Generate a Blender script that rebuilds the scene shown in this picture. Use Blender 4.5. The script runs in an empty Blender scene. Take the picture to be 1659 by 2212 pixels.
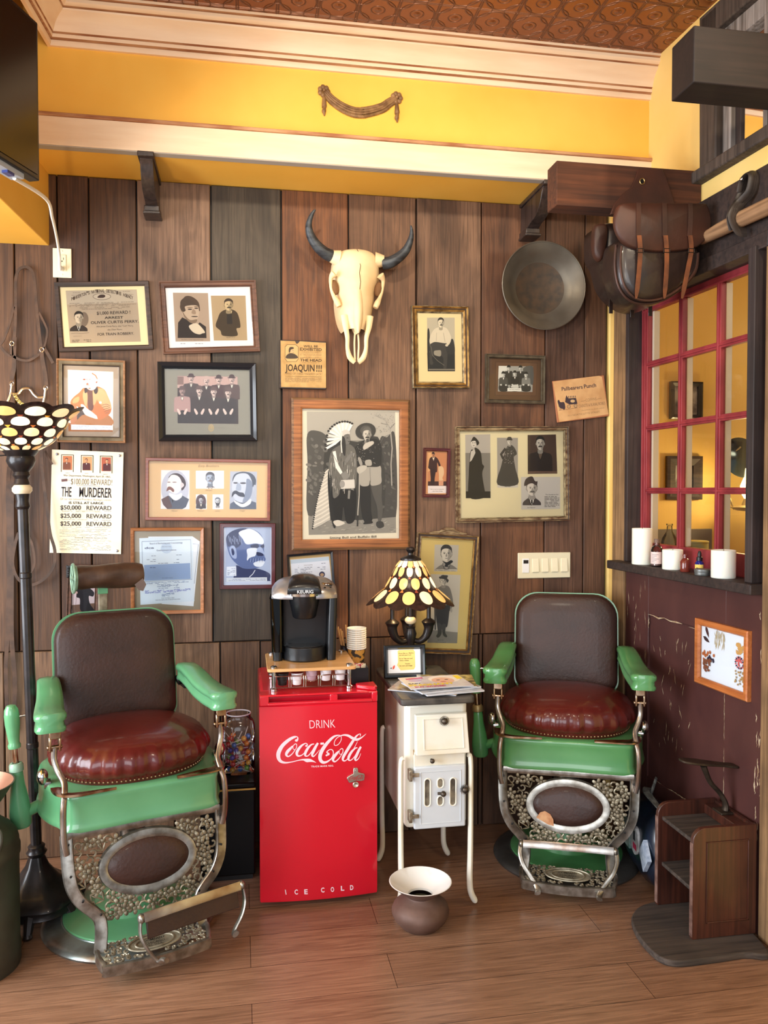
import bpy, math, random
from mathutils import Matrix, Vector, Euler
random.seed(7)
sc = bpy.context.scene
COL = sc.collection
R = math.radians
# ---------------------------------------------------------------- camera, world, lights
F, CX, CY, YAW, PIT, H, D = 1750.0, 829.5, 1106.0, R(-10.1), R(-1.57), 1.56, 3.59
cd = bpy.data.cameras.new('camera'); cam = bpy.data.objects.new('camera', cd); COL.objects.link(cam)
cd.sensor_fit = 'HORIZONTAL'; cd.sensor_width = 36; cd.lens = 36 * F / 1659; cd.clip_start = .05
cam.location = (0, 0, H); cam.rotation_euler = (R(90) + PIT, 0, YAW); sc.camera = cam
sc.view_settings.view_transform = 'Standard'; sc.view_settings.look = 'None'
sc.view_settings.gamma = 1; sc.view_settings.use_curve_mapping = False
sc.view_settings.exposure = 0.22
w = bpy.data.worlds.new('world'); sc.world = w; w.use_nodes = True
bg = w.node_tree.nodes['Background']; bg.inputs[0].default_value = (.78, .88, 1, 1); bg.inputs[1].default_value = .56

def lamp(kind, name, loc, power, color, size=.1, size_y=None, target=None, spot=None, blend=.5):
    l = bpy.data.lights.new(name, kind); l.energy = power; l.color = color
    o = bpy.data.objects.new(name, l); COL.objects.link(o); o.location = loc
    if kind == 'AREA':
        l.size = size
        if size_y: l.shape = 'RECTANGLE'; l.size_y = size_y
    else: l.shadow_soft_size = size
    if spot: l.spot_size = R(spot); l.spot_blend = blend
    if target: o.rotation_euler = (Vector(target) - Vector(loc)).to_track_quat('-Z', 'Y').to_euler()
    return o
# daylight through the shop windows on the left and behind the camera
lamp('AREA', 'daylight_window_left', (-3.0, 1.6, 1.5), 200, (.84, .92, 1), 2.3, 1.95, (0, 2.0, 1.1))
lamp('AREA', 'daylight_shopfront', (-1.2, -2.6, 1.9), 105, (.90, .95, 1), 3.2, 2.2, (.3, 3, 1.1))
# warm ceiling spots and lamp, then an upward spot
lamp('SPOT', 'ceiling_spot_left', (-.15, 1.55, 3.25), 85, (1, .85, .62), .05, None, (.72, 3.59, 2.15), 75, .8)
lamp('SPOT', 'ceiling_spot_right', (1.35, 1.3, 3.25), 60, (1, .85, .62), .05, None, (.95, 3.59, 2.1), 75, .8)
lamp('POINT', 'ceiling_lamp', (.2, .2, 2.9), 32, (1, .88, .68), .12)
lamp('SPOT', 'bulkhead_spot_up', (.3, 1.4, 2.3), 24, (1, .88, .68), .2, None, (.5, 3.3, 3.2), 120, 1)  # spot without a fixture, well below the ceiling, aimed up at the bulkhead

def ray(px, py):
    u = (px - CX) / F; v = -(py - CY) / F
    y, z = math.cos(PIT) - v * math.sin(PIT), math.sin(PIT) + v * math.cos(PIT)
    c, s = math.cos(YAW), math.sin(YAW)
    return Vector((c * u - s * y, s * u + c * y, z))
def hit(px, py, p, n):
    d = ray(px, py); o = Vector((0, 0, H)); n = Vector(n)
    return o + d * ((Vector(p) - o).dot(n) / d.dot(n))
def PY(px, py, y=D): return hit(px, py, (0, y, 0), (0, 1, 0))      # onto a plane parallel to the back wall
def PZ(px, py, z=0): return hit(px, py, (0, 0, z), (0, 0, 1))      # onto a level surface
A = R(2.9); C0 = Vector((1.74, D, 0))
TD = Vector((math.sin(A), -math.cos(A), 0)); ND = Vector((math.cos(A), math.sin(A), 0))
MR = Matrix(((TD.x, ND.x, 0, C0.x), (TD.y, ND.y, 0, C0.y), (0, 0, 1, 0), (0, 0, 0, 1)))  # right wall frame: x along the wall, y behind it
def PR(px, py, off=0):
    p = hit(px, py, C0 - ND * off, ND); return MR.inverted() @ p

# ---------------------------------------------------------------- colour + materials
def S(c):
    r = []
    for v in c:
        v /= 255.; r.append(v / 12.92 if v <= .04045 else ((v + .055) / 1.055) ** 2.4)
    return (*r, 1)
MATS = {}
def pm(name, c1, c2=None, scale=8, rough=.5, metal=0, bump=0, stretch=(1, 1, 1), coat=0, detail=4, lo=.35, hi=.65, emit=0, alpha=None, bscale=None, trans=0, ior=1.45, sss=0):
    if name in MATS: return MATS[name]
    m = bpy.data.materials.new(name); m.use_nodes = True; nt = m.node_tree; N = nt.nodes; L = nt.links
    b = N['Principled BSDF']; b.inputs['Base Color'].default_value = S(c1); b.inputs['Roughness'].default_value = rough
    b.inputs['Metallic'].default_value = metal; b.inputs['Coat Weight'].default_value = coat; b.inputs['IOR'].default_value = ior
    b.inputs['Coat Roughness'].default_value = .08; b.inputs['Transmission Weight'].default_value = trans
    if emit: b.inputs['Emission Color'].default_value = S(c1); b.inputs['Emission Strength'].default_value = emit
    if c2 is not None or bump:
        tc = N.new('ShaderNodeTexCoord'); mp = N.new('ShaderNodeMapping'); mp.inputs['Scale'].default_value = stretch
        L.new(tc.outputs['Object'], mp.inputs[0])
        n = N.new('ShaderNodeTexNoise'); n.inputs['Scale'].default_value = scale; n.inputs['Detail'].default_value = detail; L.new(mp.outputs[0], n.inputs[0])
        if c2 is not None:
            r = N.new('ShaderNodeValToRGB'); r.color_ramp.elements[0].position = lo; r.color_ramp.elements[1].position = hi
            r.color_ramp.elements[0].color = S(c1); r.color_ramp.elements[1].color = S(c2)
            L.new(n.outputs[0], r.inputs[0]); L.new(r.outputs[0], b.inputs['Base Color'])
            if emit: L.new(r.outputs[0], b.inputs['Emission Color'])
        if bump:
            if bscale:
                n = N.new('ShaderNodeTexNoise'); n.inputs['Scale'].default_value = bscale; n.inputs['Detail'].default_value = 3; L.new(mp.outputs[0], n.inputs[0])
            bp = N.new('ShaderNodeBump'); bp.inputs['Strength'].default_value = bump; bp.inputs['Distance'].default_value = .004
            L.new(n.outputs[0], bp.inputs['Height']); L.new(bp.outputs[0], b.inputs['Normal'])
    MATS[name] = m; return m
def col(c, rough=.75):
    c = tuple(int(v) for v in c); return pm('print_%02x%02x%02x_%d' % (*c, int(rough * 10)), c, rough=rough)
def thin_glass(name, tint=(1, 1, 1), f=1.45, rough=.02):
    if name in MATS: return MATS[name]
    m = bpy.data.materials.new(name); m.use_nodes = True; nt = m.node_tree; N = nt.nodes; L = nt.links
    N.remove(N['Principled BSDF']); out = N['Material Output']
    t = N.new('ShaderNodeBsdfTransparent'); t.inputs[0].default_value = (*tint, 1)
    g = N.new('ShaderNodeBsdfGlossy'); g.inputs['Roughness'].default_value = rough
    fr = N.new('ShaderNodeFresnel'); fr.inputs[0].default_value = f; mx = N.new('ShaderNodeMixShader')
    L.new(fr.outputs[0], mx.inputs[0]); L.new(t.outputs[0], mx.inputs[1]); L.new(g.outputs[0], mx.inputs[2]); L.new(mx.outputs[0], out.inputs[0])
    MATS[name] = m; return m

def wood(name, c1, c2, axis='z', rough=.6, grain=1.0, coat=0, bump=.25, dark=None, patches=.35):
    """grain lines running along an axis, larger stains, fine bump"""
    if name in MATS: return MATS[name]
    m = bpy.data.materials.new(name); m.use_nodes = True; nt = m.node_tree; N = nt.nodes; L = nt.links
    b = N['Principled BSDF']; b.inputs['Roughness'].default_value = rough; b.inputs['Coat Weight'].default_value = coat; b.inputs['Coat Roughness'].default_value = .15
    tc = N.new('ShaderNodeTexCoord'); mp = N.new('ShaderNodeMapping')
    st = {'x': (1.2, 30, 30), 'y': (30, 1.2, 30), 'z': (30, 30, 1.2)}[axis]
    mp.inputs['Scale'].default_value = tuple(v * grain for v in st); L.new(tc.outputs['Object'], mp.inputs[0])
    n = N.new('ShaderNodeTexNoise'); n.inputs['Scale'].default_value = 2.2; n.inputs['Detail'].default_value = 7; n.inputs['Distortion'].default_value = .6; L.new(mp.outputs[0], n.inputs[0])
    r = N.new('ShaderNodeValToRGB'); e = r.color_ramp.elements
    e[0].position = .3; e[0].color = S(c1); e[1].position = .68; e[1].color = S(c2); L.new(n.outputs[0], r.inputs[0])
    n2 = N.new('ShaderNodeTexNoise'); n2.inputs['Scale'].default_value = 5; n2.inputs['Detail'].default_value = 3; L.new(tc.outputs['Object'], n2.inputs[0])
    r2 = N.new('ShaderNodeValToRGB'); r2.color_ramp.elements[0].position = .35; r2.color_ramp.elements[1].position = .6
    d = 1 - patches; r2.color_ramp.elements[0].color = (d, d, d, 1); r2.color_ramp.elements[1].color = (1, 1, 1, 1); L.new(n2.outputs[0], r2.inputs[0])
    mx = N.new('ShaderNodeMix'); mx.data_type = 'RGBA'; mx.blend_type = 'MULTIPLY'; mx.inputs[0].default_value = 1
    L.new(r.outputs[0], mx.inputs[6]); L.new(r2.outputs[0], mx.inputs[7]); L.new(mx.outputs[2], b.inputs['Base Color'])
    bp = N.new('ShaderNodeBump'); bp.inputs['Strength'].default_value = bump; bp.inputs['Distance'].default_value = .003
    L.new(n.outputs[0], bp.inputs['Height']); L.new(bp.outputs[0], b.inputs['Normal'])
    MATS[name] = m; return m

# ---------------------------------------------------------------- mesh builder
def catmull(pts, n=6, closed=False):
    pts = [Vector(p) for p in pts]; out = []; L_ = len(pts)
    for i in range(L_ if closed else L_ - 1):
        if closed: a, b, c, d = pts[i - 1], pts[i], pts[(i + 1) % L_], pts[(i + 2) % L_]
        else: a, b, c, d = pts[max(i - 1, 0)], pts[i], pts[i + 1], pts[min(i + 2, L_ - 1)]
        for k in range(n):
            t = k / n
            out.append(.5 * ((2 * b) + (c - a) * t + (2 * a - 5 * b + 4 * c - d) * t * t + (3 * b - a - 3 * c + d) * t ** 3))
    if not closed: out.append(pts[-1])
    return out
FONTC = {}
def glyphs(body, off=0.0, shear=0.0):
    k = (body, off, shear)
    if k in FONTC: return FONTC[k]
    c = bpy.data.curves.new('t', 'FONT'); c.body = body; c.offset = off; c.shear = shear; c.resolution_u = 3; c.size = 1
    o = bpy.data.objects.new('t', c); COL.objects.link(o)
    dg = bpy.context.evaluated_depsgraph_get(); me = bpy.data.meshes.new_from_object(o.evaluated_get(dg))
    vs = [(v.co.x, v.co.y) for v in me.vertices]; fs = [tuple(p.vertices) for p in me.polygons]
    bpy.data.objects.remove(o); bpy.data.meshes.remove(me); bpy.data.curves.remove(c)
    x0 = min(v[0] for v in vs); x1 = max(v[0] for v in vs)
    FONTC[k] = (vs, fs, x0, x1); return FONTC[k]

class MB:
    def __init__(s, M=None): s.v = []; s.f = []; s.m = []; s.mats = []; s.M = M or Matrix.Identity(4); s.cur = 0; s.rotst = []
    def mat(s, m):
        if m not in s.mats: s.mats.append(m)
        s.cur = s.mats.index(m); return s
    def add(s, vs, fs):
        b = len(s.v); s.v += [s.M @ Vector(v) for v in vs]
        for f in fs: s.f.append(tuple(i + b for i in f)); s.m.append(s.cur)
        return s
    def box(s, x0, x1, y0, y1, z0, z1, T=None):
        vs = [Vector(p) for p in ((x0, y0, z0), (x1, y0, z0), (x1, y1, z0), (x0, y1, z0), (x0, y0, z1), (x1, y0, z1), (x1, y1, z1), (x0, y1, z1))]
        if T: vs = [T @ v for v in vs]
        return s.add(vs, [(3, 2, 1, 0), (4, 5, 6, 7), (0, 1, 5, 4), (1, 2, 6, 5), (2, 3, 7, 6), (3, 0, 4, 7)])
    def quadgrid(s, rings, closed=True, cap0=False, cap1=False):
        b = []; fs = []; n = len(rings[0])
        for r in rings: b += list(r)
        for i in range(len(rings) - 1):
            for j in range(n if closed else n - 1):
                k = (j + 1) % n
                fs.append((i * n + j, i * n + k, (i + 1) * n + k, (i + 1) * n + j))
        if cap0: fs.append(tuple(reversed(range(n))))
        if cap1: fs.append(tuple((len(rings) - 1) * n + j for j in range(n)))
        return s.add(b, fs)
    def lathe(s, prof, c=(0, 0, 0), n=32, sx=1, sy=1, T=None, a0=0, a1=2 * math.pi):
        rings = []
        full = abs(a1 - a0 - 2 * math.pi) < 1e-6
        for r, z in prof:
            ring = []
            for j in range(n if full else n + 1):
                a = a0 + (a1 - a0) * j / n
                p = Vector((r * math.cos(a) * sx, r * math.sin(a) * sy, z))
                ring.append((T @ p if T else p) + Vector(c))
            rings.append(ring)
        return s.quadgrid(rings, closed=full)
    def cyl(s, p0, p1, r0, r1=None, n=16, cap=True):
        r1 = r0 if r1 is None else r1
        return s.tube([p0, p1], [r0, r1], n, cap)
    def tube(s, pts, r, n=8, cap=True, closed=False, flat=1.0, up=None):
        pts = [Vector(p) for p in pts]; m = len(pts); rs = r if isinstance(r, (list, tuple)) else [r] * m
        rings = []; prev = None
        for i, p in enumerate(pts):
            if closed: t = pts[(i + 1) % m] - pts[i - 1]
            else: t = pts[min(i + 1, m - 1)] - pts[max(i - 1, 0)]
            if t.length < 1e-9: t = Vector((0, 0, 1))
            t.normalize()
            if up: a = Vector(up).cross(t)
            elif prev is None:
                u = Vector((0, 0, 1)) if abs(t.z) < .9 else Vector((1, 0, 0)); a = u.cross(t)
            else: a = prev - t * prev.dot(t)
            if a.length < 1e-6: a = t.orthogonal()
            a.normalize(); prev = a; b = t.cross(a)
            rings.append([p + a * (rs[i] * math.cos(2 * math.pi * j / n)) + b * (rs[i] * flat * math.sin(2 * math.pi * j / n)) for j in range(n)])
        if closed: rings.append(rings[0])
        return s.quadgrid(rings, True, cap and not closed, cap and not closed)
    def sweep(s, pts, sec, up=(0, 0, 1), scales=None, closed=False, cap=True):
        """sec: 2D points (a across, b along up)"""
        pts = [Vector(p) for p in pts]; m = len(pts); rings = []
        for i, p in enumerate(pts):
            t = (pts[(i + 1) % m] - pts[i - 1]) if closed else (pts[min(i + 1, m - 1)] - pts[max(i - 1, 0)])
            t.normalize(); u = Vector(up); a = t.cross(u); a.normalize(); b = a.cross(t); k = scales[i] if scales else 1
            kk = k if isinstance(k, tuple) else (k, k)
            rings.append([p + a * (q[0] * kk[0]) + b * (q[1] * kk[1]) for q in sec])
        if closed: rings.append(rings[0])
        return s.quadgrid(rings, True, cap and not closed, cap and not closed)
    def ball(s, c, r, n=12, sc=(1, 1, 1), T=None):
        k = max(4, n // 2); prof = [(math.sin(math.pi * i / k), -math.cos(math.pi * i / k)) for i in range(k + 1)]
        rings = []
        for rr, z in prof:
            ring = []
            for j in range(n):
                a = 2 * math.pi * j / n; p = Vector((rr * math.cos(a) * r * sc[0], rr * math.sin(a) * r * sc[1], z * r * sc[2]))
                ring.append((T @ p if T else p) + Vector(c))
            rings.append(ring)
        return s.quadgrid(rings)
    def prism(s, poly, y0, y1, plane='xz'):
        """extrude a 2D outline; plane xz extrudes along y, xy along z, yz along x"""
        def P(a, b, h): return {'xz': (a, h, b), 'xy': (a, b, h), 'yz': (h, a, b)}[plane]
        n = len(poly); vs = [P(a, b, y0) for a, b in poly] + [P(a, b, y1) for a, b in poly]
        return s.add(vs, [tuple(range(n)), tuple(reversed(range(n, 2 * n)))] + [(j, n + j, n + (j + 1) % n, (j + 1) % n) for j in range(n)])
    def build(s, name, parent=None, angle=40, bevel=0, seg=2, sub=0, flat=False):
        me = bpy.data.meshes.new(name); me.from_pydata([tuple(v) for v in s.v], [], s.f)
        for m in s.mats: me.materials.append(m)
        me.polygons.foreach_set('material_index', s.m); me.validate(); me.update()
        import bmesh
        bm = bmesh.new(); bm.from_mesh(me); (None if flat else bmesh.ops.remove_doubles(bm, verts=bm.verts, dist=1e-5))
        bmesh.ops.recalc_face_normals(bm, faces=bm.faces); bm.to_mesh(me); bm.free()
        if not flat:
            me.polygons.foreach_set('use_smooth', [True] * len(me.polygons))
            me.set_sharp_from_angle(angle=R(angle))
        o = bpy.data.objects.new(name, me); COL.objects.link(o)
        if parent: o.parent = parent
        if bevel:
            b = o.modifiers.new('bevel', 'BEVEL'); b.width = bevel; b.segments = seg; b.limit_method = 'ANGLE'; b.angle_limit = R(40)
        if sub:
            u = o.modifiers.new('sub', 'SUBSURF'); u.levels = sub; u.render_levels = sub
        return o
def thing(name, label, cat, loc=(0, 0, 0), rz=0, group=None, rot=None):
    o = bpy.data.objects.new(name, None); COL.objects.link(o); o.location = loc; o.rotation_euler = rot or (0, 0, rz)
    o.empty_display_size = .05
    return tag(o, label, cat, group)
def tag(o, label, cat, group=None):
    o['label'] = label; o['category'] = cat
    if group: o['group'] = group
    return o
def struct(mb, name, **k):
    o = mb.build(name, **k); o['kind'] = 'structure'; return o
def copy_tree(o, parent=None):
    c = o.copy(); COL.objects.link(c); c.parent = parent
    for ch in list(o.children): copy_tree(ch, c)
    return c
CHROME = pm('chrome', (205, 205, 208), (165, 160, 155), 14, .16, 1, .03)
BLACKP = pm('black_paint', (22, 21, 22), rough=.35)
# ================================================================ the setting
CEIL = 3.40; YB = 3.30; SOF = 2.87
# floor: brown oak laminate boards running across
def floor_mat():
    m = bpy.data.materials.new('oak_laminate'); m.use_nodes = True; nt = m.node_tree; N = nt.nodes; L = nt.links
    b = N['Principled BSDF']; b.inputs['Roughness'].default_value = .3; tc = N.new('ShaderNodeTexCoord')
    br = N.new('ShaderNodeTexBrick'); br.offset = .37; br.inputs['Scale'].default_value = 1; br.inputs['Brick Width'].default_value = 1.22; br.inputs['Row Height'].default_value = .19
    br.inputs['Mortar Size'].default_value = .0011; br.inputs['Mortar Smooth'].default_value = .3
    br.inputs['Color1'].default_value = S((136, 102, 80)); br.inputs['Color2'].default_value = S((150, 114, 90)); br.inputs['Mortar'].default_value = S((52, 34, 25))
    mp0 = N.new('ShaderNodeMapping'); mp0.inputs['Location'].default_value = (.74, .02, 0); L.new(tc.outputs['Object'], mp0.inputs[0]); L.new(mp0.outputs[0], br.inputs[0])
    mp = N.new('ShaderNodeMapping'); mp.inputs['Scale'].default_value = (1.5, 26, 1); L.new(tc.outputs['Object'], mp.inputs[0])
    n = N.new('ShaderNodeTexNoise'); n.inputs['Scale'].default_value = 2.5; n.inputs['Detail'].default_value = 8; n.inputs['Distortion'].default_value = 1.6; L.new(mp.outputs[0], n.inputs[0])
    r = N.new('ShaderNodeValToRGB'); r.color_ramp.elements[0].position = .3; r.color_ramp.elements[1].position = .65
    r.color_ramp.elements[0].color = (.6, .55, .52, 1); r.color_ramp.elements[1].color = (1.08, 1.06, 1.04, 1); L.new(n.outputs[0], r.inputs[0])
    mx = N.new('ShaderNodeMix'); mx.data_type = 'RGBA'; mx.blend_type = 'MULTIPLY'; mx.inputs[0].default_value = 1
    L.new(br.outputs[0], mx.inputs[6]); L.new(r.outputs[0], mx.inputs[7]); L.new(mx.outputs[2], b.inputs['Base Color'])
    bp = N.new('ShaderNodeBump'); bp.inputs['Strength'].default_value = .12; bp.inputs['Distance'].default_value = .002; L.new(n.outputs[0], bp.inputs['Height']); L.new(bp.outputs[0], b.inputs['Normal'])
    return m
m = MB(); m.mat(floor_mat()).box(-3, 3.6, -1.2, 3.9, -.05, 0); struct(m, 'floor')

# back wall of reclaimed vertical boards, each with its own tone
def plank_mat():
    m = bpy.data.materials.new('reclaimed_boards'); m.use_nodes = True; nt = m.node_tree; N = nt.nodes; L = nt.links
    b = N['Principled BSDF']; b.inputs['Roughness'].default_value = .62
    at = N.new('ShaderNodeAttribute'); at.attribute_name = 'tone'; tc = N.new('ShaderNodeTexCoord')
    sd = N.new('ShaderNodeAttribute'); sd.attribute_name = 'seed'
    ad = N.new('ShaderNodeVectorMath'); ad.operation = 'ADD'; L.new(tc.outputs['Object'], ad.inputs[0]); L.new(sd.outputs['Vector'], ad.inputs[1])
    mp = N.new('ShaderNodeMapping'); mp.inputs['Scale'].default_value = (34, 34, 1.3); L.new(ad.outputs[0], mp.inputs[0])
    n = N.new('ShaderNodeTexNoise'); n.inputs['Scale'].default_value = 2.6; n.inputs['Detail'].default_value = 8; n.inputs['Distortion'].default_value = 1.1; L.new(mp.outputs[0], n.inputs[0])
    r = N.new('ShaderNodeValToRGB'); e = r.color_ramp.elements; e[0].position = .32; e[1].position = .62
    e[0].color = (.5, .46, .42, 1); e[1].color = (1.0, .97, .93, 1); L.new(n.outputs[0], r.inputs[0])
    n2 = N.new('ShaderNodeTexNoise'); n2.inputs['Scale'].default_value = 3.2; n2.inputs['Detail'].default_value = 5; n2.inputs['Distortion'].default_value = .8
    mp2 = N.new('ShaderNodeMapping'); mp2.inputs['Scale'].default_value = (2.2, 2.2, .8); L.new(ad.outputs[0], mp2.inputs[0]); L.new(mp2.outputs[0], n2.inputs[0])
    r2 = N.new('ShaderNodeValToRGB'); e = r2.color_ramp.elements; e[0].position = .3; e[1].position = .62; e[0].color = (.46, .41, .38, 1); e[1].color = (1.12, 1.12, 1.12, 1); L.new(n2.outputs[0], r2.inputs[0])
    def mul(a, b_):
        x = N.new('ShaderNodeMix'); x.data_type = 'RGBA'; x.blend_type = 'MULTIPLY'; x.inputs[0].default_value = 1; L.new(a, x.inputs[6]); L.new(b_, x.inputs[7]); return x.outputs[2]
    c = mul(mul(at.outputs['Color'], r.outputs[0]), r2.outputs[0])
    # knots
    vo = N.new('ShaderNodeTexVoronoi'); vo.inputs['Scale'].default_value = 1; mp3 = N.new('ShaderNodeMapping'); mp3.inputs['Scale'].default_value = (3.4, 3.4, 2.2)
    L.new(ad.outputs[0], mp3.inputs[0]); L.new(mp3.outputs[0], vo.inputs[0])
    r3 = N.new('ShaderNodeValToRGB'); e = r3.color_ramp.elements; e[0].position = .03; e[0].color = (.16, .12, .1, 1); e[1].position = .11; e[1].color = (1, 1, 1, 1)
    k = e.new(.07); k.color = (.55, .5, .46, 1); L.new(vo.outputs['Distance'], r3.inputs[0])
    c = mul(c, r3.outputs[0]); L.new(c, b.inputs['Base Color'])
    bp = N.new('ShaderNodeBump'); bp.inputs['Strength'].default_value = .35; bp.inputs['Distance'].default_value = .003; L.new(n.outputs[0], bp.inputs['Height']); L.new(bp.outputs[0], b.inputs['Normal'])
    return m
def px2x(px): return PY(px, 800).x
def planks(rows):
    vs = []; fs = []; tones = []; seeds = []
    for x0, x1, z0, z1, c in rows:
        g = .0022 + random.random() * .0015; th = random.random() * .006; b = len(vs); y = D - th
        x0 += g; x1 -= g; z0 += .002; z1 -= .002; e = .003
        vs += [(x0, D + .02, z0), (x1, D + .02, z0), (x1, D + .02, z1), (x0, D + .02, z1), (x0, y + e, z0), (x1, y + e, z0), (x1, y + e, z1), (x0, y + e, z1),
               (x0 + e, y, z0 + e), (x1 - e, y, z0 + e), (x1 - e, y, z1 - e), (x0 + e, y, z1 - e)]
        f = [(0, 1, 5, 4), (1, 2, 6, 5), (2, 3, 7, 6), (3, 0, 4, 7), (4, 5, 9, 8), (5, 6, 10, 9), (6, 7, 11, 10), (7, 4, 8, 11), (8, 9, 10, 11)]
        fs += [tuple(i + b for i in q) for q in f]; s_ = (random.random() * 9, random.random() * 9, random.random() * 9)
        tones += [tuple(v * q for v, q in zip(S(c), (.74, .71, .64, 1)))] * 12; seeds += [s_] * 12
    b = len(vs); vs += [(-3.0, D + .022, 0), (1.76, D + .022, 0), (1.76, D + .022, SOF + .1), (-3.0, D + .022, SOF + .1)]; fs.append((b, b + 1, b + 2, b + 3)); tones += [(.004, .003, .003, 1)] * 4; seeds += [(0, 0, 0)] * 4
    me = bpy.data.meshes.new('wall_back'); me.from_pydata(vs, [], fs)
    a = me.attributes.new('tone', 'FLOAT_COLOR', 'POINT'); a.data.foreach_set('color', [v for t in tones for v in t])
    a = me.attributes.new('seed', 'FLOAT_VECTOR', 'POINT'); a.data.foreach_set('vector', [v for t in seeds for v in t])
    me.materials.append(plank_mat()); o = bpy.data.objects.new('wall_back', me); COL.objects.link(o); o['kind'] = 'structure'
T_ = SOF
zs = PY(225, 1402).z; zs2 = PY(500, 1386).z; zs3 = PY(1150, 1366).z
top = [(-1400, -900, zs, (120, 88, 62)), (-900, -600, zs, (112, 84, 62)), (-600, -340, zs, (130, 98, 74)), (-340, -120, zs, (110, 80, 56)), (-120, -40, zs, (128, 96, 70)), (-40, 34, zs, (120, 86, 60)), (34, 127, zs, (104, 72, 48)), (127, 195, zs, (92, 60, 40)), (195, 298, zs, (104, 72, 48)), (298, 457, zs2, (146, 116, 98)), (457, 609, zs2, (84, 74, 64)),
       (609, 753, zs3, (140, 88, 50)), (753, 899, zs3, (138, 102, 78)), (899, 1039, zs3, (136, 104, 84)), (1039, 1177, zs3, (122, 82, 58)), (1177, 1262, zs3, (118, 86, 72)), (1262, 1310, zs3, (116, 84, 66))]
bot = [(-1400, -700, zs, (140, 112, 90)), (-700, -300, zs, (130, 104, 82)), (-300, -120, zs, (144, 116, 92)), (-120, 0, zs, (150, 122, 98)), (0, 62, zs, (150, 122, 96)), (62, 372, zs, (150, 116, 90)), (372, 472, zs2, (150, 122, 100)), (472, 560, zs2, (124, 96, 76)), (560, 690, zs3, (110, 80, 60)), (690, 800, zs3, (120, 90, 66)),
       (800, 885, zs3, (116, 86, 64)), (885, 1036, zs3, (112, 82, 60)), (1036, 1045, zs3, (104, 74, 58)), (1045, 1200, zs3, (112, 80, 62)), (1200, 1310, zs3, (104, 76, 60))]
planks([(px2x(a), px2x(b), z, T_, c) for a, b, z, c in top] + [(px2x(a), px2x(b), 0, z, c) for a, b, z, c in bot])

YEL = pm('yellow_paint', (246, 192, 84), (240, 180, 70), 2.5, .55, bump=.05, bscale=60)
YELR = pm('pale_yellow_paint', (246, 212, 134), (240, 202, 116), 2.5, .55, bump=.05, bscale=60)
CRM = pm('distressed_cream_paint', (242, 216, 186), (230, 196, 162), 9, .5, stretch=(.35, 1, 3), bump=.1, lo=.3, hi=.75)
WASH = pm('brown_wash', (150, 92, 58), (196, 148, 108), 30, .6, stretch=(.2, 1, 1))
# bulkhead over the boards
m = MB(); m.mat(YEL).box(-3, 1.80, YB, 3.9, SOF, CEIL); struct(m, 'wall_bulkhead')
m = MB(); m.mat(YELR).box(1.31 + .403, 1.85, D - .012, D + .05, 0, SOF); struct(m, 'trim_corner_strip', bevel=.004)
# left bulkhead, slightly out of square, over the bridle
def Lx(y): return -.774 - .075 * (D - y)
m = MB(); m.mat(YEL); zl = 2.575
m.add([(Lx(D), D, zl), (-3, D, zl), (-3, -.6, zl), (Lx(-.6), -.6, zl), (Lx(D), D, CEIL), (-3, D, CEIL), (-3, -.6, CEIL), (Lx(-.6), -.6, CEIL)],
      [(0, 1, 2, 3), (7, 6, 5, 4), (0, 3, 7, 4), (3, 2, 6, 7), (0, 4, 5, 1), (1, 5, 6, 2)])
struct(m, 'wall_left_bulkhead', bevel=.003)
# cream band and crown moulding
m = MB(); m.mat(CRM).box(-3, 1.77, YB - .022, YB + .01, SOF - .002, 2.975); m.mat(WASH).box(-3, 1.77, YB - .03, YB, 2.975, 2.988)
m.mat(pm('grey_edge', (170, 160, 150), rough=.7)).box(-3, 1.75, YB - .020, YB + .02, SOF - .006, SOF - .001)
struct(m, 'trim_band', bevel=.004)
prof = [(0, 3.243), (.012, 3.243), (.016, 3.252), (.016, 3.262), (.011, 3.266), (.022, 3.270), (.024, 3.282), (.019, 3.286), (.026, 3.290), (.030, 3.30), (.036, 3.318), (.052, 3.338), (.068, 3.350), (.070, 3.356), (.064, 3.358),
        (.074, 3.362), (.084, 3.372), (.084, 3.384), (.078, 3.387), (.09, 3.39), (.09, CEIL), (0, CEIL)]
xc = -.70
m = MB(); wash_f = {4, 7, 14, 18}
r1 = [(1.80, YB - a, z) for a, z in prof]; r2 = [(xc - .01 + a, YB - a, z) for a, z in prof]; r3 = [(Lx(0) + .06 + a, 0, z) for a, z in prof]
m.mat(CRM)
for i in range(len(prof) - 1):
    m.mat(WASH if i in wash_f else CRM)
    m.add([r1[i], r1[i + 1], r2[i + 1], r2[i]], [(0, 1, 2, 3)]); m.add([r2[i], r2[i + 1], r3[i + 1], r3[i]], [(0, 1, 2, 3)])
struct(m, 'trim_crown', angle=30)
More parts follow.
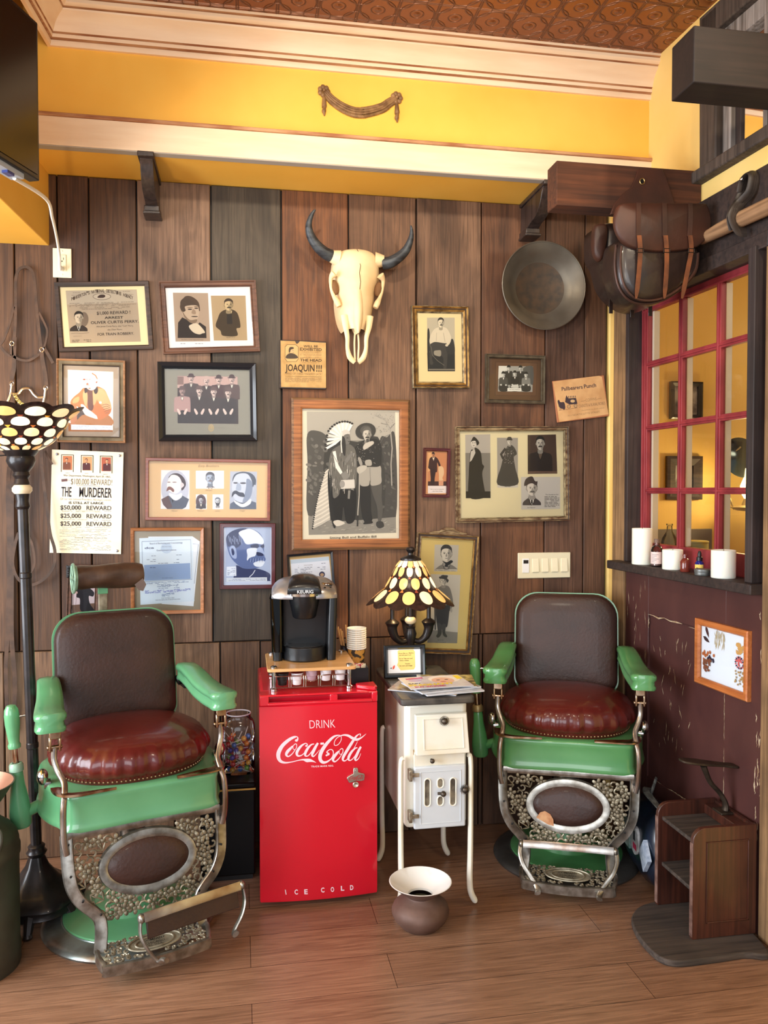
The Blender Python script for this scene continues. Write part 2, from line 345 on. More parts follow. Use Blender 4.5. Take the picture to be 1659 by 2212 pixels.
# upper left yellow return behind the crown
# pressed-tin ceiling
def tin():
    m = bpy.data.materials.new('copper_tin'); m.use_nodes = True; nt = m.node_tree; N = nt.nodes; L = nt.links
    b = N['Principled BSDF']; b.inputs['Base Color'].default_value = S((136, 80, 44)); b.inputs['Roughness'].default_value = .3; b.inputs['Metallic'].default_value = .4
    tc = N.new('ShaderNodeTexCoord'); sx = N.new('ShaderNodeSeparateXYZ'); L.new(tc.outputs['Object'], sx.inputs[0])
    def mt(op, a, b_=None, c=None):
        n = N.new('ShaderNodeMath'); n.operation = op
        for i, q in enumerate((a, b_, c)):
            if q is None: continue
            if isinstance(q, (int, float)): n.inputs[i].default_value = q
            else: L.new(q, n.inputs[i])
        return n.outputs[0]
    T = .152
    def cell(o): return mt('SUBTRACT', mt('FRACT', mt('DIVIDE', o, T)), .5)
    u, v = cell(sx.outputs[0]), cell(sx.outputs[1]); au, av = mt('ABSOLUTE', u), mt('ABSOLUTE', v)
    def bumpf(x, c, w): return mt('MAXIMUM', mt('SUBTRACT', 1, mt('DIVIDE', mt('ABSOLUTE', mt('SUBTRACT', x, c)), w)), 0)
    def dist(a, b_): return mt('SQRT', mt('ADD', mt('MULTIPLY', a, a), mt('MULTIPLY', b_, b_)))
    r0 = dist(u, v); cu = mt('SUBTRACT', .5, au); cv = mt('SUBTRACT', .5, av); rc = dist(cu, cv)
    re = dist(au, cv); rf = dist(cu, av)
    h = bumpf(r0, .45, .028)
    for x in (mt('MULTIPLY', bumpf(au, .475, .02), .8), mt('MULTIPLY', bumpf(av, .475, .02), .8), mt('MULTIPLY', bumpf(rc, .34, .028), .9), bumpf(rc, .035, .035), mt('MULTIPLY', bumpf(r0, .0, .10), 1.2), mt('MULTIPLY', bumpf(r0, .17, .022), .7)):
        h = mt('MAXIMUM', h, x)
    bp = N.new('ShaderNodeBump'); bp.inputs['Strength'].default_value = 1; bp.inputs['Distance'].default_value = .010; L.new(h, bp.inputs['Height']); L.new(bp.outputs[0], b.inputs['Normal'])
    return m
m = MB(); m.mat(tin()).box(-3, 3.6, -.6, 3.9, CEIL, CEIL + .03); struct(m, 'ceiling')

# left wall with the shop window that lights the room
m = MB(); m.mat(YELR)
for a in ((-.6, .4, 0, CEIL), (2.8, D, 0, CEIL), (.4, 2.8, 0, .5), (.4, 2.8, 2.5, CEIL)): m.box(-2.96, -2.86, *a)
struct(m, 'wall_left')
m = MB(); m.mat(pm('shop_window_frame', (60, 44, 34), rough=.5))
for a in ((.4, .46, .5, 2.5), (2.74, 2.8, .5, 2.5), (1.57, 1.63, .5, 2.5), (.4, 2.8, .5, .56), (.4, 2.8, 2.44, 2.5)): m.box(-2.94, -2.88, *a)
struct(m, 'window_3')
# ---------------- right wall, in its own frame (x along the wall from the corner, y behind it)
GREYW = wood('weathered_grey_wood', (52, 42, 36), (92, 78, 68), 'z', .8, bump=.5)
POST = wood('weathered_brown_post', (112, 82, 52), (160, 124, 84), 'z', .8, bump=.5)
DARKW = wood('dark_stained_wood', (40, 30, 27), (66, 50, 44), 'x', .65, bump=.4)
DARKZ = wood('dark_stained_jamb', (44, 34, 32), (66, 52, 48), 'z', .65, bump=.4)
TW = .10
m = MB(MR); m.mat(YELR)          # yellow wall with openings for the two windows
m.box(.0, .70, 0, TW, 2.42, 3.5); m.box(.70, 2.2, 0, TW, 2.42, 2.745); m.box(.70, 2.2, 0, TW, 3.39, 3.5); m.box(1.12, 3.2, 0, TW, 2.745, 3.5)
m.box(0, .15, 0, TW, 0, 2.42); m.box(.15, 1.09, .03, TW, 0, 1.2); m.box(1.09, 3.2, 0, TW, 0, 2.42)
struct(m, 'wall_right')
# header board, posts and jambs round the lower window
m = MB(MR); m.mat(DARKW).box(.03, 2.2, -.022, 0, 2.44, 2.67); m.box(.155, 1.1, -.035, .06, 2.385, 2.44); struct(m, 'trim_header_board', bevel=.004)
m = MB(MR); m.mat(POST).box(.03, .142, -.018, 0, 0, 2.44); struct(m, 'trim_corner_post', bevel=.004)
m = MB(MR); m.mat(DARKZ).box(.142, .168, -.02, .11, 1.235, 2.40); m.box(1.012, 1.05, -.045, .11, 1.235, 2.40); struct(m, 'trim_window_jambs', bevel=.003)
m = MB(MR); m.mat(POST).box(1.085, 1.24, -.03, .02, 0, 2.44); struct(m, 'trim_near_post', bevel=.004)
m = MB(MR); m.mat(DARKW); m.box(.085, 1.085, -.075, .12, 1.198, 1.235); struct(m, 'trim_window_sill', bevel=.004)
# red sash
RED = pm('barn_red_paint', (150, 52, 56), (120, 36, 42), 18, .5, bump=.2, stretch=(1, 1, .3))
WHT = pm('aged_white_paint', (222, 208, 186), rough=.6)
win = bpy.data.objects.new('window_1', None); COL.objects.link(win); win['kind'] = 'structure'; win.matrix_world = MR @ Matrix.Translation((0, .055, 0))
tt = lambda px: PR(px, 1060, -.055).x
t0, t1, z0, z1 = tt(1382), 1.08, 1.236, 2.42
m = MB(); m.mat(RED); m.box(t0, t0 + .062, -.005, .035, z0, z1); m.box(t0 + .02, t0 + .03, -.009, -.004, z0, z1); m.box(t0 + .045, t0 + .052, -.009, -.004, z0, z1)
m.box(t1 - .03, t1, -.005, .035, z0, z1); m.box(t0, t1, -.005, .035, z1 - .06, z1); m.box(t0, t1, -.005, .035, z0, z0 + .085); m.box(t0, t1, -.009, -.004, z1 - .065, z1 - .055)
m.build('sash_frame', win, bevel=.003)
m = MB(); m.mat(RED)
for t in (tt(1468), tt(1550)): m.box(t - .014, t + .014, -.004, .02, z0 + .08, z1 - .06); m.box(t - .005, t + .005, -.009, .0, z0 + .08, z1 - .06)
for z in (1.556, 1.838, 2.12): m.box(t0 + .06, t1 - .03, -.003, .02, z - .013, z + .013); m.box(t0 + .06, t1 - .03, -.008, .0, z - .005, z + .005)
m.mat(WHT)
for t in (t0 + .062, tt(1468), tt(1550)): m.box(t - .01, t + .012, .02, .05, z0 + .085, z1 - .06)
m.build('muntins', win, bevel=.002)
GLASS = thin_glass('window_glass', (.96, .98, .97))
m = MB(); m.mat(GLASS).add([(t0 + .05, .012, z0 + .05), (t1 - .02, .012, z0 + .05), (t1 - .02, .012, z1 - .05), (t0 + .05, .012, z1 - .05)], [(0, 1, 2, 3)]); m.build('glass', win)
# old maroon door used as wainscot
MAR = pm('maroon_paint', (84, 50, 46), (72, 42, 40), 6, .42, bump=.15, bscale=25, stretch=(1, 1, .5))
CHIP = pm('chipped_paint', (196, 178, 150), (150, 120, 90), 40, .8)
dr = bpy.data.objects.new('door_1', None); COL.objects.link(dr); dr['kind'] = 'structure'; dr.matrix_world = MR
m = MB(); m.mat(MAR); m.box(.155, 1.085, -.006, .03, 0, 1.198)
m.build('door_leaf', dr, bevel=.002)
m = MB(); m.mat(MAR)
for a, b in ((.35, .60), (.62, .87)):
    pass
fr = .008
m.box(.155, .345, -.016, -.005, 0, 1.198); m.box(.875, 1.085, -.016, -.005, 0, 1.198); m.box(.345, .875, -.016, -.005, 1.02, 1.198); m.box(.345, .875, -.016, -.005, 0, .315)
m.build('stiles_and_rails', dr, bevel=.003)
m = MB(); m.mat(CHIP); rnd = random.Random(3)
def chip(t, z, l, w, ang, y=-.0164):
    n = 7; pts = []
    ca, sa = math.cos(ang), math.sin(ang)
    up = []; dn = []
    for i in range(n):
        s_ = (i / (n - 1) - .5) * l; h = w * (.2 + rnd.random()) * (1 - abs(2 * i / (n - 1) - 1) ** 2 + .05); o = (rnd.random() - .5) * w
        up.append((s_, o + h / 2)); dn.append((s_, o - h / 2))
    P = [(t + a * ca - b * sa, y, z + a * sa + b * ca) for a, b in up + dn[::-1]]
    m.add(P, [(i, i + 1, 2 * n - 2 - i, 2 * n - 1 - i) for i in range(n - 1)])
chip(.47, 1.02, .26, .010, 0); chip(.35, .985, .05, .006, 1.57); chip(.74, 1.013, .2, .004, 0)
for _ in range(26): chip(.16 + rnd.random() * .18, .65 + rnd.random() * .5, .02 + rnd.random() * .06, .0025, 1.57 + (rnd.random() - .5) * .3)
for _ in range(34): chip(.36 + rnd.random() * .28, .45 + rnd.random() * .5, .015 + rnd.random() * .05, .003, 1.57 + (rnd.random() - .5) * .9, -.0066)
for _ in range(16): chip(.872, .3 + rnd.random() * .5, .06, .003, 1.57, -.0168)
for _ in range(24): chip(1.04 + rnd.random() * .04, .25 + rnd.random() * .9, .02 + rnd.random() * .05, .006, 1.57)
for _ in range(10): chip(.4 + rnd.random() * .45, .318, .06, .004, 0, -.017)
m.build('paint_chips', dr, flat=True)
# upper window with weathered frame
w2 = bpy.data.objects.new('window_2', None); COL.objects.link(w2); w2['kind'] = 'structure'; w2.matrix_world = MR
m = MB(); m.mat(GREYW); m.box(.70, .80, -.03, .06, 2.76, 3.36); m.box(.70, 1.155, -.03, .06, 3.27, 3.36); m.box(.66, 1.17, -.045, .02, 2.745, 2.79); m.box(1.09, 1.155, -.03, .06, 2.76, 3.36)
m.build('outer_frame', w2, bevel=.006)
m = MB(); m.mat(wood('peeling_white_frame', (96, 84, 74), (176, 166, 158), 'z', .8, bump=.5)); m.box(.80, .845, .0, .05, 2.78, 3.27); m.box(.80, 1.1, .0, .05, 3.20, 3.27); m.box(1.02, 1.04, .0, .04, 2.78, 3.2)
m.mat(DARKZ).box(.845, .875, .02, .08, 2.78, 3.2); m.build('sash', w2, bevel=.003)
m = MB(); m.mat(GLASS).add([(.86, .03, 2.78), (1.1, .03, 2.78), (1.1, .03, 3.22), (.86, .03, 3.22)], [(0, 1, 2, 3)]); m.build('glass', w2)
# the next room seen through both windows
YN = pm('next_room_yellow', (240, 200, 110), rough=.6)
m = MB(); m.mat(YN).box(1.9, 3.9, D + .02, D + .08, 0, CEIL); struct(m, 'wall_next_room')
m = MB(); m.mat(YN).box(3.2, 3.26, -.5, D + .05, 0, CEIL); struct(m, 'wall_next_room_side')
lamp('POINT', 'next_room_light', (2.5, 2.2, 2.6), 8, (1, .86, .62), .12)
# ================================================================ pictures and signs on the boards
PANE = thin_glass('picture_glass', (1, 1, 1), 1.35, .03)
K = (26, 24, 26); INK = (38, 32, 30)
class Pic:
    """flat wall picture; drawing coordinates are read off enlarged crops of the photograph and laid on its own plane"""
    def __init__(s, name, label, corners, dep, crop, cat='picture', yc=.006, group=None, plane_y=None, M=None):
        s.dep = dep; s.crop = crop; s.yc = yc
        s.off = 0
        P = [PY(x, y, D - .007 - dep) for x, y in corners]; c = sum(P, Vector()) / 4
        X = ((P[1] - P[0]) + (P[2] - P[3])).normalized(); s.w = ((P[1] - P[0]).length + (P[2] - P[3]).length) / 2
        s.h = ((P[0] - P[3]).length + (P[1] - P[2]).length) / 2; Z = Vector((-X.z, 0, X.x))
        s.c = Vector((c.x, D - .007, c.z)); s.X = X; s.Z = Z
        s.root = thing(name, label, cat, s.c, rot=(0, math.atan2(-X.z, X.x), 0), group=group)
        s.mb = None; s.k = 0
    def L(s, x, y):
        ox, oy, sc_ = s.crop; p = PY(ox + x / sc_, oy + y / sc_, D - .007 - s.yc) - s.c
        return (p.dot(s.X), p.dot(s.Z))
    def frame(s, fw, mats, prof=None, name='frame'):
        W, Hh, d = s.w / 2, s.h / 2, s.dep
        prof = prof or [(0, 0), (0, .85), (.12, 1), (.75, .85), (1, .6), (1, .3)]
        m = MB(); rings = []
        for a, h in prof:
            a *= fw; y = -h * d; rings.append([(-W + a, y, -Hh + a), (W - a, y, -Hh + a), (W - a, y, Hh - a), (-W + a, y, Hh - a)])
        for i in range(len(rings) - 1):
            m.mat(mats[i % len(mats)] if len(mats) > 1 else mats[0]); m.quadgrid(rings[i:i + 2])
        m.build(name, s.root, angle=20); s.fw = fw; return s
    def back(s, c, name='mat_board', rough=.8):
        m = MB(); a = s.fw * .9; W, Hh = s.w / 2 - a, s.h / 2 - a
        m.mat(c if not isinstance(c, tuple) else col(c, rough)).box(-W, W, -s.yc, -.001, -Hh, Hh); m.build(name, s.root); s.k = 1; return s
    def glass(s):
        m = MB(); a = s.fw * .85; W, Hh = s.w / 2 - a, s.h / 2 - a; y = -max(s.yc + .004, s.dep * .45)
        m.mat(PANE).add([(-W, y, -Hh), (W, y, -Hh), (W, y, Hh), (-W, y, Hh)], [(0, 1, 2, 3)]); m.build('glass', s.root); return s
    def part(s, name): s.end(); s.name = name; s.mb = MB(); return s
    def end(s):
        if s.mb and s.mb.f: s.mb.build(s.name, s.root, flat=True)
        s.mb = None
    def poly(s, pts, c):
        s.k += 1; y = -s.yc - s.k * .00001
        s.mb.mat(c if not isinstance(c, tuple) else col(c)).add([(a, y, b) for a, b in (s.L(*p) for p in pts)], [tuple(range(len(pts)))]); return s
    def sm(s, pts, c, n=5): return s.poly([(p.x, p.y) for p in catmull([(a, b, 0) for a, b in pts], n, True)], c)
    def e(s, cx, cy, rx, ry, c, rot=0, n=24):
        a = R(rot); return s.poly([(cx + rx * math.cos(t) * math.cos(a) - ry * math.sin(t) * math.sin(a), cy + rx * math.cos(t) * math.sin(a) + ry * math.sin(t) * math.cos(a)) for t in (2 * math.pi * i / n for i in range(n))], c)
    def r(s, x0, y0, x1, y1, c, sk=0): return s.poly([(x0, y0), (x1, y0 + sk), (x1, y1 + sk), (x0, y1)], c)
    def ln(s, pts, w, c):
        pts = [Vector(p) for p in pts]; up = []; dn = []
        for i, p in enumerate(pts):
            t = pts[min(i + 1, len(pts) - 1)] - pts[max(i - 1, 0)]; t.normalize(); n = Vector((-t.y, t.x)) * w / 2; up.append(p + n); dn.append(p - n)
        s.k += 1; y = -s.yc - s.k * .00001; n = len(pts); V = [s.L(*p) for p in up + dn]
        s.mb.mat(col(c)).add([(a, y, b) for a, b in V], [(i, i + 1, n + i + 1, n + i) for i in range(n - 1)]); return s
    def t(s, body, x0, y0, x1, y1, h, c, off=.0, shear=0):
        """text fitted between two baseline points, cap height h"""
        vs, fs, a0, a1 = glyphs(body, off, shear); s.k += 1; y = -s.yc - s.k * .00001
        d = Vector((x1 - x0, y1 - y0)); u = d.normalized(); n = Vector((u.y, -u.x)); sx = d.length / (a1 - a0); sy = h / .73
        P = [s.L(x0 + u.x * (vx - a0) * sx + n.x * vy * sy, y0 + u.y * (vx - a0) * sx + n.y * vy * sy) for vx, vy in vs]
        s.mb.mat(col(c)).add([(a, y, b) for a, b in P], fs); return s
    def slab(s, body, x0, y0, x1, y1, h, c, off=.012):
        """text with slab serifs top and bottom of each letter"""
        s.t(body, x0, y0, x1, y1, h, c, off); n = len(body); 
        return s
    def dashes(s, x0, y0, x1, y1, rows, c, th=3, sk=0, seed=1, fill=.75):
        rn = random.Random(seed); s.k += 1; yy = -s.yc - s.k * .00001; vs = []; fs = []
        for i in range(rows):
            y = y0 + (y1 - y0) * i / max(1, rows - 1); x = x0; end = x1 if rn.random() < .75 else x0 + (x1 - x0) * (.5 + .4 * rn.random())
            while x < end - 4:
                l = min((3 + rn.random() * 7) * th, end - x); yk = y + sk * (x - x0) / max(1, x1 - x0)
                if rn.random() < fill:
                    b = len(vs); vs += [s.L(x, yk), s.L(x + l, yk + sk * l / max(1, x1 - x0)), s.L(x + l, yk + th), s.L(x, yk + th)]; fs.append((b, b + 1, b + 2, b + 3))
                x += l + th * 1.2
        if fs: s.mb.mat(col(c)).add([(a, yy, b) for a, b in vs], fs)
        return s
    # ---- drawn people
    def head(s, cx, cy, h, skin, hair, shade=None, mous=None, beard=None, hat=None, turn=0, hairline=.32, w=.74, long=False, brim=.75):
        w *= h; shade = shade or tuple(int(v * .72) for v in skin); t = turn * w
        dk = tuple(int(v * .35) for v in skin)
        s.sm([(cx - w * .2, cy + h * .25), (cx + w * .22, cy + h * .25), (cx + w * .3, cy + h * .75), (cx - w * .3, cy + h * .75)], shade)
        s.e(cx, cy - h * .08, w * .56, h * .5, hair)
        if long: s.sm([(cx - w * .6, cy - h * .1), (cx - w * .55, cy + h * .5), (cx, cy + .4 * h), (cx + w * .55, cy + h * .5), (cx + w * .6, cy - h * .1), (cx, cy - .5 * h)], hair)
        s.e(cx - w * .5 + (t > 0) * 0, cy + h * .04, w * .09, h * .11, shade); s.e(cx + w * .5, cy + h * .04, w * .09, h * .11, shade)
        s.sm([(cx - w * .46, cy - h * .2), (cx - w * .45, cy + h * .12), (cx - w * .3, cy + h * .4), (cx, cy + h * .52), (cx + w * .3, cy + h * .4), (cx + w * .45, cy + h * .12), (cx + w * .46, cy - h * .2), (cx, cy - h * .46)], skin)
        s.sm([(cx + w * .2 + t * .3, cy - h * .3), (cx + w * .16, cy + h * .1), (cx + w * .1, cy + h * .45), (cx + w * .32, cy + h * .37), (cx + w * .45, cy + h * .1), (cx + w * .45, cy - h * .2)], shade)
        s.sm([(cx - w * .5, cy - h * .1), (cx - w * .42, cy - h * .25), (cx - w * .15 + t, cy - h * (.5 - hairline * .5)), (cx + w * .2 + t, cy - h * (.5 - hairline * .55)), (cx + w * .44, cy - h * .22), (cx + w * .5, cy - h * .08), (cx + w * .52, cy - h * .36), (cx + w * .2, cy - h * .57), (cx - w * .25, cy - h * .57), (cx - w * .54, cy - h * .34)], hair)
        for sx in (-1, 1):
            s.e(cx + sx * w * .2 + t, cy - h * .085, w * .12, h * .018, dk); s.e(cx + sx * w * .2 + t, cy - h * .02, w * .085, h * .028, dk)
        s.sm([(cx + t - w * .02, cy - h * .03), (cx + t - w * .08, cy + h * .14), (cx + t + w * .09, cy + h * .15), (cx + t + w * .05, cy - h * .02)], shade)
        s.e(cx + t, cy + h * .155, w * .09, h * .018, dk)
        s.e(cx + t, cy + h * .28, w * .14, h * .02, dk)
        if beard: s.sm([(cx - w * .44, cy + h * .1), (cx - w * .2, cy + h * .22), (cx + w * .2, cy + h * .22), (cx + w * .44, cy + h * .1), (cx + w * .3, cy + h * .5), (cx, cy + h * .66), (cx - w * .3, cy + h * .5)], beard)
        if mous: s.sm([(cx + t - w * .3, cy + h * .29), (cx + t - w * .12, cy + h * .17), (cx + t, cy + h * .2), (cx + t + w * .12, cy + h * .17), (cx + t + w * .3, cy + h * .29), (cx + t + w * .1, cy + h * .27), (cx + t - w * .1, cy + h * .27)], mous)
        if hat:
            s.e(cx, cy - h * .27, w * brim, h * .1, hat); s.sm([(cx - w * .5, cy - h * .27), (cx - w * .46, cy - h * .6), (cx - w * .2, cy - h * .72), (cx + w * .2, cy - h * .72), (cx + w * .46, cy - h * .6), (cx + w * .5, cy - h * .27), (cx, cy - h * .22)], hat)
        return s
    def bust(s, cx, cy, h, skin, hair, coat, base, shirt=(225, 222, 215), tie=None, width=2.2, **k):
        """head plus shoulders that run down to base"""
        wd = width * h * .5; sy = cy + h * .72
        s.poly([(p[0], min(p[1], base)) for p in [(q.x, q.y) for q in catmull([(cx - wd, base, 0), (cx - wd * .95, sy + h * .25, 0), (cx - wd * .5, sy, 0), (cx, sy - h * .1, 0), (cx + wd * .5, sy, 0), (cx + wd * .95, sy + h * .25, 0), (cx + wd, base, 0)], 4)]] , coat)
        lo = tuple(max(0, int(v * .6)) for v in coat)
        s.poly([(cx - h * .2, sy - h * .16), (cx + h * .2, sy - h * .16), (cx + h * .05, min(base, sy + h * .55)), (cx - h * .03, min(base, sy + h * .55))], shirt)
        s.ln([(cx - h * .24, sy - h * .12), (cx - h * .14, sy + h * .25), (cx, min(base, sy + h * .6))], h * .05, lo); s.ln([(cx + h * .24, sy - h * .12), (cx + h * .14, sy + h * .25), (cx, min(base, sy + h * .6))], h * .05, lo)
        if tie: s.poly([(cx - h * .13, sy - h * .08), (cx + h * .13, sy + h * .04), (cx + h * .13, sy - h * .1), (cx - h * .13, sy + h * .06)], tie); s.poly([(cx - h * .05, sy), (cx + h * .05, sy), (cx + h * .06, min(base, sy + h * .35)), (cx - h * .06, min(base, sy + h * .35))], tie)
        s.head(cx, cy, h, skin, hair, **k); return s
    def stand(s, cx, top, foot, skin, hair, coat, legs, shirt=(215, 210, 200), boots=None, **k):
        Ht = foot - top; h = Ht / 7.2; w = h * 1.15; sy = top + h * 1.28
        for sx in (-1, 1):
            s.sm([(cx + sx * w * .06, top + h * 3.6), (cx + sx * w * .78, top + h * 3.6), (cx + sx * w * .62, top + h * 5.4), (cx + sx * w * .5, foot - h * .2), (cx + sx * w * .2, foot - h * .2), (cx + sx * w * .1, top + h * 5.2)], legs)
            s.sm([(cx + sx * w * .15, foot - h * .3), (cx + sx * w * .5, foot - h * .3), (cx + sx * w * .75, foot), (cx + sx * w * .2, foot)], boots or K)
            s.sm([(cx + sx * w * .7, sy + h * .05), (cx + sx * w * 1.02, sy + h * .5), (cx + sx * w * 1.22, sy + h * 1.7), (cx + sx * w * 1.1, sy + h * 2.6), (cx + sx * w * .85, sy + h * 2.55), (cx + sx * w * .8, sy + h * 1.4)], tuple(int(v * .82) for v in coat))
            s.e(cx + sx * w * 1.0, sy + h * 2.75, h * .16, h * .24, skin)
        s.sm([(cx - w * .3, sy - h * .12), (cx - w * .85, sy + h * .1), (cx - w * .9, sy + h * 1.5), (cx - w * .95, top + h * 4.1), (cx, top + h * 4.2), (cx + w * .95, top + h * 4.1), (cx + w * .9, sy + h * 1.5), (cx + w * .85, sy + h * .1), (cx + w * .3, sy - h * .12)], coat)
        s.poly([(cx - w * .22, sy - h * .1), (cx + w * .22, sy - h * .1), (cx, sy + h * 1.0)], shirt)
        s.head(cx, top + h * .55, h, skin, hair, **k); return s

def wf(name, a, b, ax='x', **k): return wood('frame_' + name, a, b, ax, grain=1.4, **k)
F_DARK = wf('dark_brown', (40, 30, 26), (74, 54, 44)); F_WAL = wf('walnut', (78, 48, 36), (112, 74, 54)); F_OAKW = wf('weathered_oak', (110, 78, 52), (166, 118, 78)); F_GRN = pm('frame_moss_grey', (86, 76, 56), (120, 106, 84), 22, .7)
F_BLK = pm('frame_black', (26, 28, 34), rough=.3, coat=.3); F_CHER = wf('cherry', (116, 52, 30), (144, 70, 40), rough=.35, coat=.3); F_MARN = pm('frame_maroon', (66, 18, 24), (84, 26, 30), 9, .3, coat=.4)
F_PINE = wf('rustic_pine', (126, 74, 36), (178, 112, 62)); F_PEDG = wf('pine_edge', (84, 56, 34), (150, 108, 68)); F_GOLD = pm('gilt', (186, 144, 78), (110, 78, 40), 30, .4, .5, .3); F_SILV = pm('worn_silver_gilt', (176, 160, 124), (84, 70, 52), 40, .5, .35, .3)
F_GBR = pm('frame_olive_brown', (84, 74, 56), (62, 50, 36), 40, .75, 0, .3); F_CHIP = pm('chipped_gilt_paint', (150, 130, 96), (84, 54, 34), 26, .6, .1, .4, stretch=(1, 1, 3)); F_HON = wf('honey_oak', (150, 92, 52), (190, 128, 84), coat=.3, rough=.4); F_ORN = wf('orange_pine', (188, 104, 50), (214, 132, 72), coat=.2, rough=.4)
DEEP = [(0, 0), (0, 1), (.15, 1), (.3, .8), (.7, .75), (.85, .9), (1, .55), (1, .25)]

# a: reward notice
p = Pic('framed_notice', 'brown framed detective agency reward notice below the wall outlet', [(118, 609), (322, 606), (331, 754), (126, 760)], .016, (100, 590, 6.9125), 'framed notice')
p.frame(.020, [F_DARK]).back((238, 222, 178))
p.part('print').poly([(290, 262), (1350, 245), (1412, 1022), (355, 1048)], (176, 158, 136)).poly([(296, 268), (1345, 252), (1362, 440), (305, 470)], (188, 174, 154))
c_ = INK
arc = "PINKERTON'S NATIONAL DETECTIVE AGENCY"
for i, ch in enumerate(arc):
    if ch == ' ': continue
    u = (i + .5) / len(arc); x = 375 + 920 * u; y = 420 - 118 * math.sin(math.pi * u) - 30 * u; sl = -.42 * math.cos(math.pi * u)
    p.t(ch, x - 12, y - sl * -12 * 1, x + 12, y + sl * 12, 50, (70, 54, 44), .02)
p.e(830, 350, 135, 50, (92, 76, 64)).e(830, 350, 128, 44, (196, 182, 162)).sm([(765, 365), (800, 325), (860, 322), (882, 345), (850, 368)], (70, 52, 46))
p.dashes(345, 292, 580, 330, 2, (120, 104, 90), 5, -6).dashes(1090, 272, 1300, 320, 2, (120, 104, 90), 5, -4).dashes(345, 452, 1340, 500, 4, (112, 98, 84), 5, -28, 3).dashes(440, 520, 1250, 540, 2, (112, 98, 84), 6, -20, 5)
p.t('$1,000 REWARD !', 755, 622, 1255, 604, 48, c_, .012).t('ARREST', 870, 684, 1150, 676, 36, c_, .02).t('OLIVER CURTIS PERRY.', 665, 760, 1378, 738, 42, c_, .014).t('alias James Curtis Perry, alias "Curt" Perry,', 750, 808, 1300, 796, 24, (70, 60, 52)).t('alias Oliver Moore,', 915, 856, 1135, 850, 24, (70, 60, 52)).t('FOR TRAIN ROBBERY.', 768, 934, 1308, 918, 40, c_, .012)
p.e(560, 690, 70, 110, (120, 104, 90)).bust(485, 665, 165, (205, 190, 168), K, (44, 36, 36), 868, width=1.6, tie=K, turn=.08)
p.ln([(370, 905), (450, 895), (520, 905), (640, 888)], 5, (120, 104, 90)).ln([(400, 945), (530, 940)], 4, (120, 104, 90)).dashes(385, 1000, 670, 1022, 2, (70, 58, 50), 7, -5, 9)
p.end(); p.glass()
# b: two portraits
p = Pic('framed_photographs', 'brown wooden frame holding two sepia portraits on white', [(341, 608), (552, 604), (562, 759), (354, 764)], .018, (330, 590, 6.9125), 'framed photographs')
p.frame(.026, [F_WAL], DEEP).back((226, 226, 230))
p.part('photograph').poly([(300, 292), (825, 298), (858, 1018), (340, 1022)], (168, 148, 130)); sk = (184, 164, 144); dk = (52, 40, 34)
p.poly([(372, 968), (378, 740), (440, 660), (560, 720), (640, 800), (700, 735), (795, 800), (803, 970)], (48, 38, 34))
p.sm([(430, 440), (480, 350), (580, 350), (680, 430), (705, 550), (690, 560), (640, 470), (470, 500), (490, 560), (440, 580), (405, 500)], (80, 62, 48))
p.sm([(468, 500), (560, 470), (660, 470), (690, 560), (680, 650), (640, 720), (560, 730), (480, 660), (440, 600)], sk).sm([(410, 440), (470, 370), (560, 400), (700, 500), (640, 480), (560, 480), (480, 500), (490, 560), (440, 570)], (74, 58, 46))
p.e(555, 540, 34, 9, dk).e(650, 525, 30, 9, dk).e(555, 515, 45, 6, (110, 88, 70)).e(650, 502, 36, 6, (110, 88, 70)).sm([(600, 540), (580, 600), (640, 612), (635, 560)], (150, 128, 108)).e(625, 648, 50, 8, dk).sm([(440, 560), (470, 650), (560, 740), (640, 740), (660, 690), (560, 700), (490, 640)], (128, 108, 90))
p.sm([(540, 790), (640, 750), (700, 780), (780, 880), (740, 900), (690, 915), (600, 880)], (205, 192, 172)).t('Rosa Moran, frontier lodging house keeper', 430, 1000, 760, 1003, 16, INK)
p.part('photograph').poly([(866, 336), (1385, 336), (1412, 1004), (912, 1008)], (172, 150, 118))
p.sm([(1010, 590), (1090, 545), (1190, 545), (1270, 610), (1310, 800), (1250, 830), (1260, 935), (1050, 935), (1010, 860), (940, 790), (970, 680)], (66, 52, 34)).poly([(1105, 560), (1185, 560), (1170, 640), (1150, 700), (1120, 640)], (196, 178, 140)).poly([(1105, 600), (1180, 600), (1190, 760), (1110, 760)], (44, 36, 28))
p.head(1132, 475, 165, (196, 174, 136), (60, 46, 34), mous=(40, 32, 24), turn=.05).t('Sheriff C. P. S.', 1100, 968, 1225, 966, 16, INK).part('caption').dashes(415, 1048, 750, 1048, 1, (130, 130, 136), 8, 0, 4); p.end(); p.glass()
